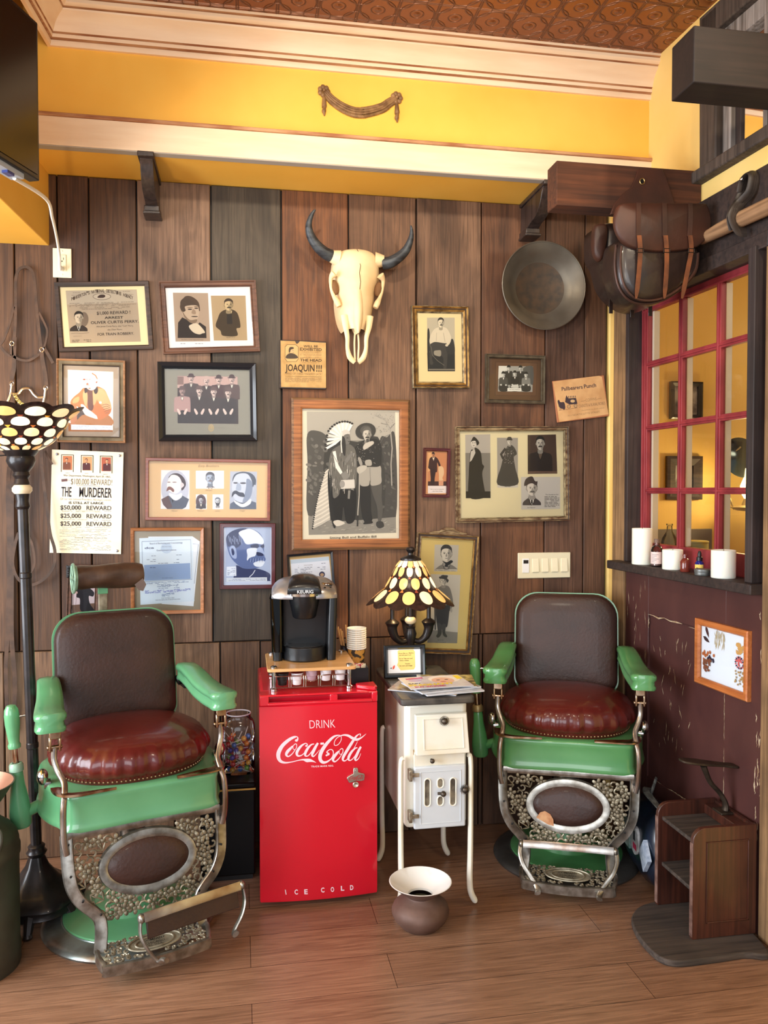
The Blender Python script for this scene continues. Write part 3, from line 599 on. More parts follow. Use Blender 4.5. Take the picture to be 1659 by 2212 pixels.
# c: seated older man
p = Pic('framed_photograph', 'weathered wooden frame with grey mat and sepia photo of seated white-haired man', [(119, 773), (269, 780), (271, 956), (125, 956)], .02, (100, 770, 8.7316), 'framed photograph')
p.frame(.026, [F_OAKW, F_OAKW, F_OAKW, F_GRN, F_GRN, F_DARK, F_DARK], DEEP).back((152, 138, 124))
p.part('photograph').poly([(405, 250), (1262, 290), (1256, 1420), (418, 1412)], (246, 236, 222)); o1 = (186, 108, 54); o2 = (206, 156, 108)
p.poly([(415, 1250), (470, 1260), (1245, 1290), (1256, 1420), (418, 1412)], (150, 96, 60))
p.sm([(460, 940), (560, 940), (610, 1040), (620, 1200), (540, 1290), (460, 1270)], (176, 112, 70)).sm([(600, 960), (700, 960), (760, 1100), (900, 1180), (820, 1270), (600, 1270)], (70, 50, 44))
p.sm([(600, 1180), (720, 1100), (960, 1180), (1160, 1100), (1240, 1290), (580, 1280)], (164, 106, 56)).sm([(690, 600), (760, 590), (940, 560), (1090, 620), (1150, 720), (1220, 900), (1225, 1020), (1180, 1100), (1060, 1180), (980, 1200), (930, 1100), (700, 1000), (640, 960), (480, 920), (455, 850), (520, 760), (620, 680)], o1)
p.sm([(900, 640), (1000, 600), (1100, 640), (1200, 850), (1220, 980), (1100, 1000), (1020, 900), (960, 820)], o2).sm([(770, 620), (880, 620), (900, 800), (880, 1000), (800, 1000), (770, 800)], (96, 56, 40)).sm([(700, 660), (760, 650), (780, 800), (750, 950), (690, 780)], o2).sm([(880, 640), (960, 720), (940, 860), (890, 920), (880, 800)], o2)
p.sm([(720, 600), (770, 600), (780, 660), (730, 690)], (50, 34, 32)).sm([(900, 590), (960, 570), (975, 660), (930, 710), (895, 660)], (50, 34, 32)); p.sm([(520, 800), (620, 760), (600, 860), (500, 880)], (216, 150, 96))
p.sm([(720, 420), (760, 330), (850, 300), (940, 350), (970, 480), (930, 600), (850, 640), (770, 600), (740, 520)], (250, 238, 224)).ln([(860, 315), (930, 360), (965, 430)], 22, (178, 120, 90)).ln([(960, 470), (940, 500)], 26, (150, 84, 60)).e(715, 435, 26, 16, (150, 80, 60)).e(765, 435, 18, 6, (120, 80, 66)).e(820, 435, 22, 6, (120, 80, 66)).e(775, 520, 22, 22, (166, 96, 74)).e(815, 600, 26, 12, (170, 110, 84)).e(785, 540, 40, 7, (190, 140, 116))
p.sm([(650, 920), (700, 910), (780, 990), (880, 1060), (930, 1120), (900, 1160), (800, 1130), (720, 1080)], (250, 240, 228)); 
for q in range(5): p.ln([(1040 + q * 18, 920 + q * 40), (1140, 900 + q * 40), (1200, 930 + q * 34)], 10, (120, 70, 44))
p.e(1020, 870, 26, 24, (244, 232, 214)).part('caption').poly([(468, 1285), (1252, 1302), (1252, 1390), (468, 1382)], (226, 232, 240)).dashes(490, 1306, 1210, 1366, 4, (150, 164, 190), 7, 14, 2); p.end(); p.glass()
# d: group of eight men
p = Pic('framed_photograph', 'black framed group photograph of eight men in hats, grey mat', [(339, 780), (553, 784), (556, 952), (343, 953)], .028, (330, 770, 6.9125), 'framed photograph')
p.frame(.028, [F_BLK], [(0, 0), (0, .8), (.1, 1), (.6, .7), (.65, .75), (.8, .6), (.85, .65), (1, .5), (1, .2)]).back((140, 138, 128))
p.part('photograph').poly([(368, 288), (1268, 300), (1280, 1008), (372, 998)], (58, 40, 42)); hi = (214, 190, 186)
p.poly([(368, 290), (1266, 302), (1270, 520), (368, 470)], (190, 160, 156)).r(368, 300, 460, 420, (130, 104, 100)); dk = (50, 34, 36)
for cx, cy, ct in ((572, 330, (74, 60, 60)), (800, 365, (60, 42, 42)), (985, 350, (70, 40, 42)), (1180, 345, (84, 62, 60))):
    p.bust(cx, cy, 105, (212, 188, 184), dk, ct, 640, mous=dk, hat=(190, 164, 160) if cx == 800 else (64, 38, 40), width=2.3, brim=.85)
for cx, cy, ct in ((440, 520, (176, 144, 144)), (695, 515, (56, 40, 40)), (910, 530, (56, 40, 40)), (1125, 545, (48, 34, 36))):
    p.bust(cx, cy, 112, (222, 200, 196) if cx > 500 else (176, 148, 146), dk, ct, 830, mous=(60, 42, 44), hat=(96, 74, 74), width=2.2, brim=.8)
    p.poly([(max(370, cx - 120), 835), (cx, 800), (cx + 120, 835), (cx + 120, 990), (max(372, cx - 120), 990)], (44, 30, 34))
    for q in (-1, 1): p.sm([(cx + q * 60, 780), (cx + q * 20, 845), (cx + q * 45, 870), (cx + q * 78, 800)], (222, 202, 198))
p.part('seal').e(872, 1068, 42, 54, (186, 160, 110)).e(872, 1068, 32, 42, (150, 144, 122)).e(872, 1062, 20, 22, (186, 160, 110)).dashes(650, 1062, 1100, 1062, 1, (120, 112, 100), 4); p.end(); p.glass()
# e: murderer poster, unframed paper
p = Pic('reward_poster', 'cream paper reward poster pinned to the boards beside the floor lamp', [(111, 971), (266, 977), (262, 1197), (108, 1194)], .003, (100, 960, 8.85), 'poster', yc=.003)
m = MB(); m.mat(pm('poster_paper', (244, 238, 222), (236, 222, 188), 5, .8)).box(-p.w / 2, p.w / 2, -.0025, -.001, -p.h / 2, p.h / 2); m.build('sheet', p.root)
for x0, y0, ci in ((285, 190, (190, 116, 76)), (662, 202, (214, 150, 104)), (1025, 215, (170, 90, 66))):
    p.part('photograph').poly([(x0, y0), (x0 + 240, y0 + 5), (x0 + 236, y0 + 338), (x0 + 222, y0 + 338), (x0 + 225, y0 + 18), (x0 + 12, y0 + 14), (x0 + 8, y0 + 334), (x0 - 6, y0 + 334)], (84, 68, 54))
    p.r(x0 + 30, y0 + 28, x0 + 210, y0 + 295, ci, 4); cx = x0 + 105 + (30 if x0 > 1000 else 0)
    p.bust(cx, y0 + 105, 66, (214, 158, 120), (70, 36, 34), (84, 44, 46) if x0 > 300 else (120, 72, 54), y0 + 290, width=2.3)
p.part('lettering').t('SURRATT', 362, 552, 455, 554, 14, INK).t('BOOTH', 735, 562, 805, 564, 14, INK).t('HAROLD', 1080, 575, 1172, 577, 14, INK)
p.t('War Department, Washington, April 20, 1865,', 325, 605, 1230, 636, 34, (70, 58, 48), .004).t('$100,000 REWARD!', 468, 762, 1255, 785, 118, (110, 96, 80), -.006).r(575, 783, 1025, 789, (110, 96, 80), 12).ln([(290, 690), (400, 680)], 50, (110, 80, 80)).ln([(400, 680), (452, 684)], 6, (110, 80, 80))
p.t('THE', 285, 992, 478, 998, 192, (34, 28, 36), .012).t('MURDERER', 628, 1000, 1248, 1018, 192, (34, 28, 36), .012).t('Of our late beloved President, Abraham Lincoln,', 268, 1060, 1245, 1084, 44, (150, 142, 130), -.004).t('IS STILL AT LARGE.', 430, 1136, 1105, 1146, 46, (44, 40, 44), .018)
for y, a in ((1244, '$50,000'), (1402, '$25,000'), (1550, '$25,000')): p.t(a, 268, y, 662, y + 4, 84, (48, 44, 52), .014).t('REWARD', 768, y + 8, 1242, y + 13, 84, (48, 44, 52), .008)
for y in (1264, 1432, 1578): p.dashes(300, y, 1240, y + 16, 2 if y == 1264 else 1, (140, 134, 128), 7, 12, int(y))
p.dashes(255, 1612, 1230, 1750, 8, (150, 146, 140), 7, 8, 11, .6).t('EDWIN M. STANTON, Secretary of War.', 545, 1792, 1170, 1800, 20, (96, 90, 90), .01).dashes(255, 1812, 1230, 2010, 12, (146, 142, 138), 7, 8, 12, .6); p.end()
for i, (x, y) in enumerate(((205, 185), (1402, 215), (1355, 2035))):
    a, b = p.L(x, y); m = MB(); m.mat(pm('pin_steel', (150, 150, 160), rough=.35, metal=.6)).lathe([(0, 0), (.005, 0), (.0055, .002), (.003, .004), (0, .0045)], T=Matrix.Rotation(R(90), 3, 'X').to_4x4(), n=14)
    for k in range(len(m.v)): m.v[k] = m.v[k] + Vector((a, -.0035, b))
    o = m.build('thumbtack', None); o.parent = None; o.matrix_world = p.root.matrix_basis @ Matrix.Identity(4)
    o.matrix_world = Matrix.Translation(p.c) @ Euler((0, math.atan2(-p.X.z, p.X.x), 0)).to_matrix().to_4x4()
    tag(o, ['steel thumbtack in the upper left corner of the reward poster', 'steel thumbtack in the upper right corner of the reward poster', 'steel thumbtack in the lower right corner of the reward poster'][i], 'thumbtack', 'thumbtacks of the poster')
# f: brothers
p = Pic('framed_photographs', 'long cherry frame with tan mat and five portraits of brothers', [(314, 988), (585, 994), (583, 1125), (314, 1124)], .022, (300, 980, 5.53), 'framed photographs')
p.frame(.013, [F_CHER], [(0, 0), (0, .95), (.1, 1), (.9, 1), (1, .95), (1, .2)]).back((224, 192, 146)); W_ = (236, 238, 246); bl = (96, 112, 140); dkb = (62, 62, 80)
p.part('photograph').poly([(265, 195), (605, 200), (605, 664), (260, 660)], W_).e(432, 425, 165, 230, (196, 202, 222)).poly([(268, 545), (350, 500), (410, 530), (510, 495), (600, 545), (560, 640), (520, 662), (340, 662), (290, 610)], (84, 92, 114)).poly([(268, 545), (350, 500), (400, 640), (340, 662), (290, 610)], (96, 66, 70))
p.sm([(360, 470), (450, 490), (510, 470), (510, 520), (440, 560), (380, 520)], (232, 236, 246)).sm([(350, 290), (400, 240), (480, 240), (545, 300), (560, 380), (510, 440), (500, 330), (420, 260)], (70, 56, 66)).sm([(345, 330), (390, 255), (470, 270), (510, 340), (500, 430), (440, 480), (370, 450), (335, 400)], (240, 236, 240)).sm([(520, 345), (540, 380), (505, 410), (495, 370)], (220, 214, 220)).sm([(330, 450), (345, 400), (380, 395), (420, 430), (410, 460), (370, 430)], (130, 84, 78)).e(360, 340, 20, 5, (120, 90, 88)).e(425, 340, 26, 5, (120, 90, 88)).poly([(390, 535), (412, 560), (404, 590)], (30, 30, 40))
p.part('photograph').r(680, 203, 1016, 418, W_).bust(852, 295, 130, (176, 190, 214), (88, 92, 108), (110, 92, 96), 404, width=1.0, mous=(130, 110, 110))
p.part('photograph').r(680, 486, 812, 664, W_).e(742, 575, 62, 88, (90, 70, 84)).bust(742, 552, 66, (200, 200, 215), (44, 36, 44), (66, 58, 72), 655, width=1.8, mous=(50, 40, 48))
p.part('photograph').r(880, 486, 1010, 664, W_).bust(942, 570, 84, (214, 220, 232), (110, 120, 140), (60, 60, 74), 640, width=.95, beard=(60, 60, 74))
p.part('photograph').poly([(1090, 210), (1412, 214), (1404, 664), (1082, 662)], (184, 194, 216)).poly([(1085, 662), (1090, 600), (1150, 560), (1330, 560), (1400, 585), (1402, 664)], (92, 104, 130)).sm([(1140, 560), (1240, 600), (1335, 540), (1330, 600), (1240, 640), (1160, 600)], (228, 234, 244)).sm([(1120, 330), (1140, 250), (1240, 215), (1350, 240), (1400, 320), (1370, 420), (1320, 300), (1180, 260)], (84, 94, 116)).sm([(1120, 340), (1170, 250), (1290, 240), (1350, 330), (1350, 450), (1320, 540), (1240, 585), (1150, 550), (1115, 440)], (206, 216, 236)).sm([(1290, 300), (1350, 340), (1350, 470), (1310, 550), (1240, 580), (1260, 500), (1280, 400)], (140, 154, 184)).sm([(1110, 520), (1120, 460), (1160, 440), (1200, 460), (1250, 470), (1262, 515), (1200, 510), (1150, 480)], (66, 72, 94)).e(1155, 350, 28, 9, dkb).e(1245, 352, 36, 10, dkb).sm([(1180, 350), (1160, 430), (1215, 438), (1220, 380)], (168, 182, 208)).sm([(1380, 370), (1398, 400), (1370, 450), (1358, 420)], (190, 200, 222))
p.part('caption').t('Earp Brothers', 710, 160, 958, 160, 30, (110, 84, 56), -.01, .3).t('Morgan', 795, 445, 878, 445, 16, (110, 84, 56), -.005, .3).t('Wyatt', 390, 690, 462, 690, 18, (110, 84, 56), -.005, .3).t('Warren', 700, 690, 776, 690, 16, (110, 84, 56), -.005, .3).t('James', 908, 690, 972, 690, 16, (110, 84, 56), -.005, .3).t('Virgil', 1202, 690, 1266, 690, 18, (110, 84, 56), -.005, .3); p.end(); p.glass()
# g: Joaquin plaque
p = Pic('wooden_plaque', 'small square wooden plaque with tattered tan exhibition notice', [(604, 733), (705, 738), (704, 841), (604, 839)], .014, (590, 720, 12.76), 'plaque', yc=.0135)
m = MB(); m.mat(F_DARK).box(-p.w / 2, p.w / 2, -.0132, 0, -p.h / 2, p.h / 2); m.build('board', p.root, bevel=.002)
TAN = pm('tan_notice_paper', (196, 158, 102), (176, 138, 84), 30, .8); dk = (52, 36, 26)
p.part('paper').poly([(205, 205), (600, 215), (625, 260), (655, 295), (700, 265), (735, 218), (900, 228), (1110, 245), (1210, 250), (1455, 262), (1460, 1505), (220, 1480)], TAN)
p.part('portrait').poly([(385, 308), (625, 310), (700, 375), (700, 710), (640, 785), (385, 785), (325, 700), (325, 370)], dk).poly([(390, 318), (620, 320), (690, 380), (690, 705), (635, 775), (390, 775), (335, 695), (335, 376)], (196, 160, 106))
p.sm([(365, 690), (360, 620), (450, 550), (570, 560), (660, 620), (680, 680), (560, 700)], (70, 58, 46)).e(515, 465, 62, 80, (190, 158, 112)).sm([(440, 540), (430, 460), (460, 385), (550, 382), (570, 420), (490, 450), (470, 510)], (66, 52, 40)).e(545, 465, 16, 5, dk).e(552, 525, 16, 5, dk)
p.part('lettering').t('WILL BE', 840, 385, 1235, 392, 62, dk, .02).t('EXHIBITED', 742, 475, 1338, 492, 82, dk, .02).t('FOR ONE DAY ONLY !', 790, 522, 1300, 532, 26, (110, 80, 52)).r(745, 535, 1340, 539, dk, 6).t('AT THE STOCKTON HOUSE!', 742, 612, 1338, 628, 56, (110, 80, 52), -.004).dashes(750, 645, 1335, 665, 2, (130, 98, 64), 9, 10).r(745, 672, 1340, 676, dk, 6)
p.t('THE HEAD', 742, 770, 1338, 782, 72, dk, .03).t('Of the renowned Bandit', 785, 815, 1280, 825, 24, (110, 80, 52)).t('JOAQUIN', 335, 1035, 1140, 1050, 190, dk, .02).t('!!!', 1185, 1050, 1340, 1055, 190, dk, .02).t('HAND OF THREE FINGERED JACK!', 330, 1135, 1345, 1158, 62, (110, 80, 52), -.004).r(335, 1180, 1340, 1187, dk, 15).dashes(335, 1215, 1335, 1330, 7, (140, 110, 74), 10, 12, 8, .9); p.end()
# h: large photo of two men
p = Pic('framed_photograph', 'large rustic pine frame around the black and white photo of two standing men', [(628, 857), (884, 865), (887, 1184), (633, 1190)], .024, (620, 850, 5.925), 'framed photograph')
p.frame(.046, [F_PEDG, F_PEDG, F_PEDG, F_PINE, F_PINE, F_PINE], [(0, 0), (-.02, .7), (.12, .9), (.2, .95), (.85, 1), (1, .9), (1, .2)]).back((232, 226, 208))
g = lambda v: (v, int(v * .975), int(v * .93))
p.part('photograph').poly([(252, 232), (1384, 240), (1396, 1782), (278, 1810)], g(150)).poly([(252, 234), (1384, 242), (1388, 600), (258, 600)], g(186)).sm([(260, 520), (400, 480), (520, 560), (560, 700), (540, 1300), (270, 1560), (262, 900)], g(96)).sm([(1180, 640), (1280, 560), (1386, 560), (1392, 1600), (1150, 1560)], g(84)).sm([(500, 640), (900, 620), (1200, 620), (1200, 1640), (560, 1640)], g(74))
rn = random.Random(5)
for _ in range(60): p.e(270 + rn.random() * 260, 560 + rn.random() * 760, 14 + rn.random() * 26, 10 + rn.random() * 16, g(90 + rn.random() * 50), rn.random() * 90, 10)
for _ in range(50): p.e(1225 + rn.random() * 150, 620 + rn.random() * 900, 10 + rn.random() * 20, 8 + rn.random() * 14, g(70 + rn.random() * 50), rn.random() * 90, 10)
p.poly([(272, 1590), (700, 1640), (1392, 1580), (1396, 1782), (278, 1810)], g(150))
for _ in range(90): x = 290 + rn.random() * 1080; y = 1620 + rn.random() * 160; p.ln([(x, y), (x + 20 + rn.random() * 30, y - 14 + rn.random() * 20)], 4, g(110 + rn.random() * 110))
p.ln([(1340, 1180), (1330, 900), (1345, 700), (1320, 450), (1250, 330), (1120, 270)], 16, g(176)).ln([(1330, 520), (1230, 560), (1190, 640)], 5, g(120)).ln([(1320, 450), (1380, 380)], 5, g(120)).ln([(1290, 400), (1200, 380)], 4, g(130))
for _ in range(50): p.e(1060 + rn.random() * 300, 260 + rn.random() * 260, 5 + rn.random() * 9, 3, g(140 + rn.random() * 20), rn.random() * 180, 8)
# man on the right: hat, jacket, breeches, boots
p.sm([(950, 1160), (1060, 1180), (1075, 1500), (1090, 1620), (1010, 1660), (960, 1560), (930, 1300)], g(52)).sm([(1080, 1160), (1205, 1150), (1210, 1330), (1225, 1500), (1200, 1640), (1165, 1640), (1150, 1450), (1100, 1300)], g(96)).sm([(1150, 1640), (1220, 1640), (1240, 1700), (1180, 1725), (1140, 1690)], g(70)).sm([(1000, 1640), (1080, 1630), (1090, 1660), (980, 1672)], g(50))
p.sm([(950, 940), (1060, 920), (1190, 925), (1205, 1050), (1200, 1150), (1080, 1180), (1060, 1110), (1040, 1180), (940, 1175), (930, 1050)], g(178)).ln([(1060, 950), (1068, 1140)], 6, g(120))
p.sm([(870, 690), (960, 620), (1060, 580), (1160, 590), (1205, 680), (1210, 800), (1190, 925), (1060, 940), (900, 930), (870, 800)], g(58))
for _ in range(60): p.e(890 + rn.random() * 300, 620 + rn.random() * 290, 5, 4, g(90 + rn.random() * 90), 0, 7)
p.e(1005, 482, 132, 104, g(74), -12).e(1005, 470, 70, 60, g(96), -12).head(1022, 525, 160, g(206), g(110), mous=g(50), turn=.05, w=.64).sm([(1010, 590), (1040, 580), (1050, 620), (1025, 640)], g(90)).sm([(970, 690), (1000, 640), (1090, 610), (1110, 640), (1060, 680), (990, 720)], g(204)).sm([(890, 960), (960, 920), (1020, 930), (1000, 980), (920, 1030)], g(196)).sm([(1000, 860), (1070, 850), (1080, 920), (1010, 920)], g(180)).sm([(905, 830), (935, 820), (965, 900), (940, 930)], g(170)).ln([(925, 950), (922, 1300), (905, 1520), (900, 1700)], 14, g(190)).ln([(905, 1560), (900, 1700)], 20, g(60))
# man on the left: war bonnet trailing to the ground, fringed shirt
p.sm([(590, 1180), (860, 1190), (880, 1500), (850, 1640), (760, 1650), (720, 1450), (690, 1640), (600, 1620), (570, 1400)], g(44))
for i in range(26):
    u = i / 25; x = 545 - 20 * math.sin(u * 3) ; y = 960 + u * 640; l = 60 + 150 * u
    p.ln([(x + 10, y), (x - l * .5, y + 30 + 40 * u), (x - l, y + 60 + 60 * u)], 22, g(224 - (i % 2) * 22)); p.e(x - l - 6, y + 68 + 60 * u, 12, 9, g(60), 30, 8)
p.sm([(535, 980), (560, 1300), (620, 1680), (590, 1700), (545, 1500), (520, 1150)], g(50)).sm([(590, 1640), (660, 1620), (740, 1660), (640, 1700)], g(214))
p.sm([(560, 760), (640, 680), (760, 640), (860, 700), (890, 850), (890, 1060), (860, 1220), (690, 1220), (660, 1300), (590, 1330), (575, 1100), (530, 950)], g(118))
for _ in range(120): x = 560 + rn.random() * 310; y = 740 + rn.random() * 480; p.ln([(x, y), (x - 6 + rn.random() * 12, y + 30 + rn.random() * 50)], 5, g(60 + rn.random() * 160))
p.poly([(582, 745), (620, 735), (650, 900), (708, 1010), (680, 1036), (620, 950)], g(214)).ln([(585, 780), (640, 880)], 5, g(60)).sm([(690, 1030), (760, 1010), (800, 1060), (730, 1110)], g(120)).poly([(690, 1110), (860, 1100), (865, 1210), (690, 1222)], g(190)).e(705, 1160, 34, 46, g(140)).poly([(740, 840), (830, 740), (850, 780), (760, 900)], g(110)).poly([(780, 1240), (810, 1240), (800, 1350), (775, 1345)], g(120))
for i in range(15):
    a = R(188 - i * 9.0); bx, by = 735, 570; x1 = bx + 245 * math.cos(a) * (1 - .012 * i); y1 = by + 20 - 250 * math.sin(a) * .92
    if i < 4: y1 += (4 - i) * 22
    p.ln([(bx - 20, by - 20), ((bx + x1) / 2, (by + y1) / 2), (x1, y1)], 30, g(226 - (i % 2) * 20)); p.e(x1, y1, 17, 14, g(50), 0, 9)
p.sm([(690, 500), (740, 465), (790, 480), (800, 520), (700, 560)], g(190)).sm([(725, 540), (790, 520), (806, 580), (795, 640), (750, 655), (730, 610)], g(104)).e(772, 570, 14, 4, g(30)).e(790, 618, 14, 4, g(40)).sm([(690, 560), (730, 560), (750, 660), (740, 800), (700, 720)], g(50)).ln([(700, 500), (690, 640), (700, 760)], 14, g(210))
p.part('caption').t('Sitting Bull and Buffalo Bill', 545, 1858, 1142, 1842, 28, INK, .006); p.end(); p.glass()
# i: gilt frame, man on chair with rope
p = Pic('framed_photograph', 'worn gilt frame with cream mat, seated man in white shirt holding a rope', [(890, 659), (1013, 662), (1015, 838), (892, 838)], .026, (880, 650, 11.06), 'framed photograph')
p.frame(.030, [F_SILV, F_SILV, F_GOLD, F_DARK, F_GOLD, F_GOLD, F_SILV], [(0, 0), (0, .9), (.1, 1), (.3, .7), (.45, .6), (.6, .85), (.8, .6), (1, .35), (1, .25)]).back((224, 204, 156)); g = lambda v: (v, int(v * .95), int(v * .84))
p.part('photograph').poly([(468, 400), (1130, 400), (1138, 1682), (486, 1682)], g(180)).sm([(480, 700), (530, 740), (530, 1200), (480, 1300)], g(40)).poly([(474, 1240), (700, 1180), (900, 1200), (1134, 1220), (1138, 1680), (486, 1680)], g(40)).sm([(560, 1000), (700, 960), (900, 1010), (960, 1100), (960, 1300), (930, 1600), (860, 1600), (840, 1330), (600, 1330), (620, 1500), (540, 1500), (530, 1200)], g(62)).sm([(1030, 920), (1100, 940), (1130, 1240), (960, 1260), (920, 1000)], g(50))
p.sm([(640, 680), (760, 630), (880, 630), (960, 680), (1040, 850), (1030, 980), (970, 1060), (920, 1000), (880, 1010), (660, 980), (540, 1020), (540, 860)], g(206)).ln([(700, 760), (690, 960)], 8, g(150)).ln([(860, 760), (900, 980)], 8, g(140)).head(800, 525, 220, g(214), g(50), mous=g(50), turn=.06, w=.62).sm([(640, 1200), (720, 1180), (800, 1190), (790, 1320), (650, 1290)], g(150)).ln([(560, 1080), (600, 1300), (720, 1430), (880, 1540)], 9, g(120)).e(940, 1060, 34, 30, g(200)).r(500, 1625, 1130, 1650, g(130)); p.end(); p.glass()
# j: small group of five
p = Pic('framed_photograph', 'small olive brown frame with group photo of five men in bowler hats', [(1053, 763), (1180, 769), (1176, 872), (1047, 870)], .022, (1040, 750, 11.06), 'framed photograph')
p.frame(.017, [F_GBR], DEEP).back((92, 66, 44)); g = lambda v: (v, v, int(v * .97))
p.part('inner_mat').poly([(330, 340), (1340, 370), (1310, 1170), (320, 1160)], (78, 56, 38)).poly([(345, 355), (1328, 385), (1298, 1155), (335, 1145)], (98, 70, 48))
p.part('photograph').poly([(412, 446), (1232, 462), (1218, 1070), (392, 1058)], g(150)).poly([(412, 446), (620, 450), (600, 700), (400, 760)], g(206)).sm([(1000, 500), (1228, 470), (1222, 900), (1060, 700)], g(80))
for cx, cy in ((652, 500), (934, 505)): p.bust(cx, cy, 100, g(200), g(30), g(44), 900, hat=g(20), width=1.9, mous=g(30) if cx > 900 else None)
for cx, cy, ct in ((525, 650, 70), (797, 632, 34), (1062, 660, 120)):
    p.bust(cx, cy, 105, g(206), g(30), g(ct), 960, hat=g(24), width=2.0); p.sm([(cx - 110, 930), (cx, 880), (cx + 110, 940), (cx + 90, 1050), (cx - 80, 1050)], g(44)); p.e(cx - 60, 900, 24, 18, g(210)).e(cx + 60, 905, 24, 18, g(210))
p.sm([(700, 960), (760, 900), (860, 900), (880, 970)], g(190)).part('caption').poly([(620, 975), (952, 980), (950, 1055), (618, 1050)], g(214)).t('THE WILD BUNCH', 660, 1022, 915, 1024, 22, g(60), .01); p.end(); p.glass()
# k: tilted sign
p = Pic('tin_sign', 'tilted tan sign with a horse-drawn hearse and old lettering', [(1191, 823), (1303, 811), (1317, 898), (1207, 913)], .01, (1180, 790, 11.06), 'sign', yc=.0095)
m = MB(); m.mat(pm('sign_edge', (176, 112, 76), rough=.6)).box(-p.w / 2, p.w / 2, -.0092, 0, -p.h / 2, p.h / 2); m.build('board', p.root, bevel=.002)
dk = (66, 52, 56); md = (140, 108, 72)
p.part('sign_face').poly([(160, 380), (1250, 240), (1330, 265), (1490, 1160), (310, 1345)], pm('sign_paper', (222, 176, 122), (200, 150, 98), 14, .6))
p.part('lettering').t('Pallbearers', 372, 600, 872, 545, 92, dk, .02).t('Punch', 905, 540, 1195, 505, 96, dk, .02).t('COFFINS', 945, 860, 1205, 825, 72, md, -.006).ln([(825, 852), (935, 835)], 8, md).ln([(1215, 800), (1320, 775)], 8, md).t('CASKETS & BURIAL ROBES', 782, 1000, 1408, 925, 72, (110, 84, 62), -.006).t('Furnished on short notice', 850, 1080, 1385, 1015, 24, md).t('711 NORTH LITTE STREET', 515, 1218, 1280, 1118, 42, md)
p.part('picture').sm([(270, 850), (300, 815), (340, 870), (420, 870), (450, 950), (440, 1040), (320, 1000), (290, 930)], dk).poly([(460, 780), (480, 705), (530, 780), (710, 768), (745, 910), (560, 930), (450, 870)], dk).e(630, 845, 55, 36, (206, 170, 122))
for x in (535, 575, 615, 655, 695): p.e(x, 745 - (x - 535) * .05, 9, 26, dk)
for x in (540, 700): p.e(x, 975 - (x - 540) * .1, 42, 44, dk).e(x, 975 - (x - 540) * .1, 32, 34, (204, 164, 112)).e(x, 975 - (x - 540) * .1, 8, 8, dk)
for x in (330, 360, 420, 440): p.ln([(x, 990), (x - 10, 1058)], 10, dk)
p.ln([(300, 1070), (750, 1005)], 6, dk); p.end()
# l: multi portrait
p = Pic('framed_photographs', 'wide chipped gilt frame with four portraits on a cream mat', [(984, 921), (1230, 921), (1230, 1124), (988, 1130)], .026, (970, 910, 6.1444), 'framed photographs')
p.frame(.021, [F_CHIP, F_CHIP, F_DARK, F_CHIP, F_CHIP, F_SILV, F_CHIP], DEEP).back((214, 204, 168)); g = lambda v: (v, int(v * .97), int(v * .92))
p.part('photograph').poly([(214, 178), (548, 172), (552, 1018), (222, 1024)], g(170)).poly([(216, 420), (548, 420), (552, 1018), (222, 1024)], g(120)).sm([(290, 390), (350, 350), (420, 410), (440, 560), (465, 600), (440, 700), (470, 900), (480, 1010), (270, 1010), (262, 700), (275, 480)], g(28)).r(222, 930, 551, 1020, g(22)).poly([(290, 400), (340, 370), (350, 420), (300, 520), (275, 540)], g(190)).e(328, 290, 38, 56, g(200)).sm([(282, 290), (330, 205), (400, 280), (370, 320), (350, 262), (300, 268)], g(26)).e(315, 285, 9, 4, g(40)).e(345, 285, 9, 4, g(40)).e(328, 322, 12, 4, g(50)).ln([(328, 345), (322, 380)], 26, g(170))
p.part('photograph').poly([(636, 218), (914, 220), (914, 880), (642, 882)], g(150)).poly([(640, 845), (914, 842), (914, 880), (642, 882)], g(196)).sm([(720, 480), (760, 360), (800, 310), (860, 340), (900, 430), (860, 480), (880, 620), (912, 836), (642, 838), (690, 600)], g(60))
for _ in range(40): p.e(720 + rn.random() * 150, 340 + rn.random() * 220, 6, 5, g(90 + rn.random() * 90), 0, 7)
p.ln([(750, 360), (690, 440), (720, 500)], 34, g(50)).head(802, 268, 84, g(200), g(50), w=.7, hat=g(60)).t('Etta Place', 742, 872, 815, 872, 14, g(60))
p.part('photograph').poly([(1042, 182), (1418, 175), (1436, 694), (1044, 700)], (64, 48, 40)).bust(1210, 295, 170, g(176), g(24), (34, 26, 24), 662, width=1.9, mous=(40, 32, 30), w=.62, shirt=(90, 76, 64)).r(1046, 664, 1434, 696, (96, 74, 62)).t('Harvey Logan', 1150, 690, 1320, 688, 14, g(40))
p.part('photograph').poly([(955, 740), (1476, 738), (1474, 1162), (958, 1172)], (188, 184, 178)).bust(1098, 890, 190, g(206), g(60), (64, 58, 58), 1115, width=1.28, tie=g(30), mous=g(90), turn=.05, w=.7).sm([(1000, 860), (1010, 780), (1060, 738), (1110, 738), (1140, 800), (1172, 795), (1160, 850), (1090, 822)], (62, 52, 50)).t('Ben Kilpatrick', 1040, 1152, 1142, 1150, 14, g(50)).t('The Sundance Kid', 1278, 980, 1448, 978, 14, INK, .01).dashes(1265, 998, 1462, 1130, 8, g(80), 7, -3, 6, .95); p.end(); p.glass()
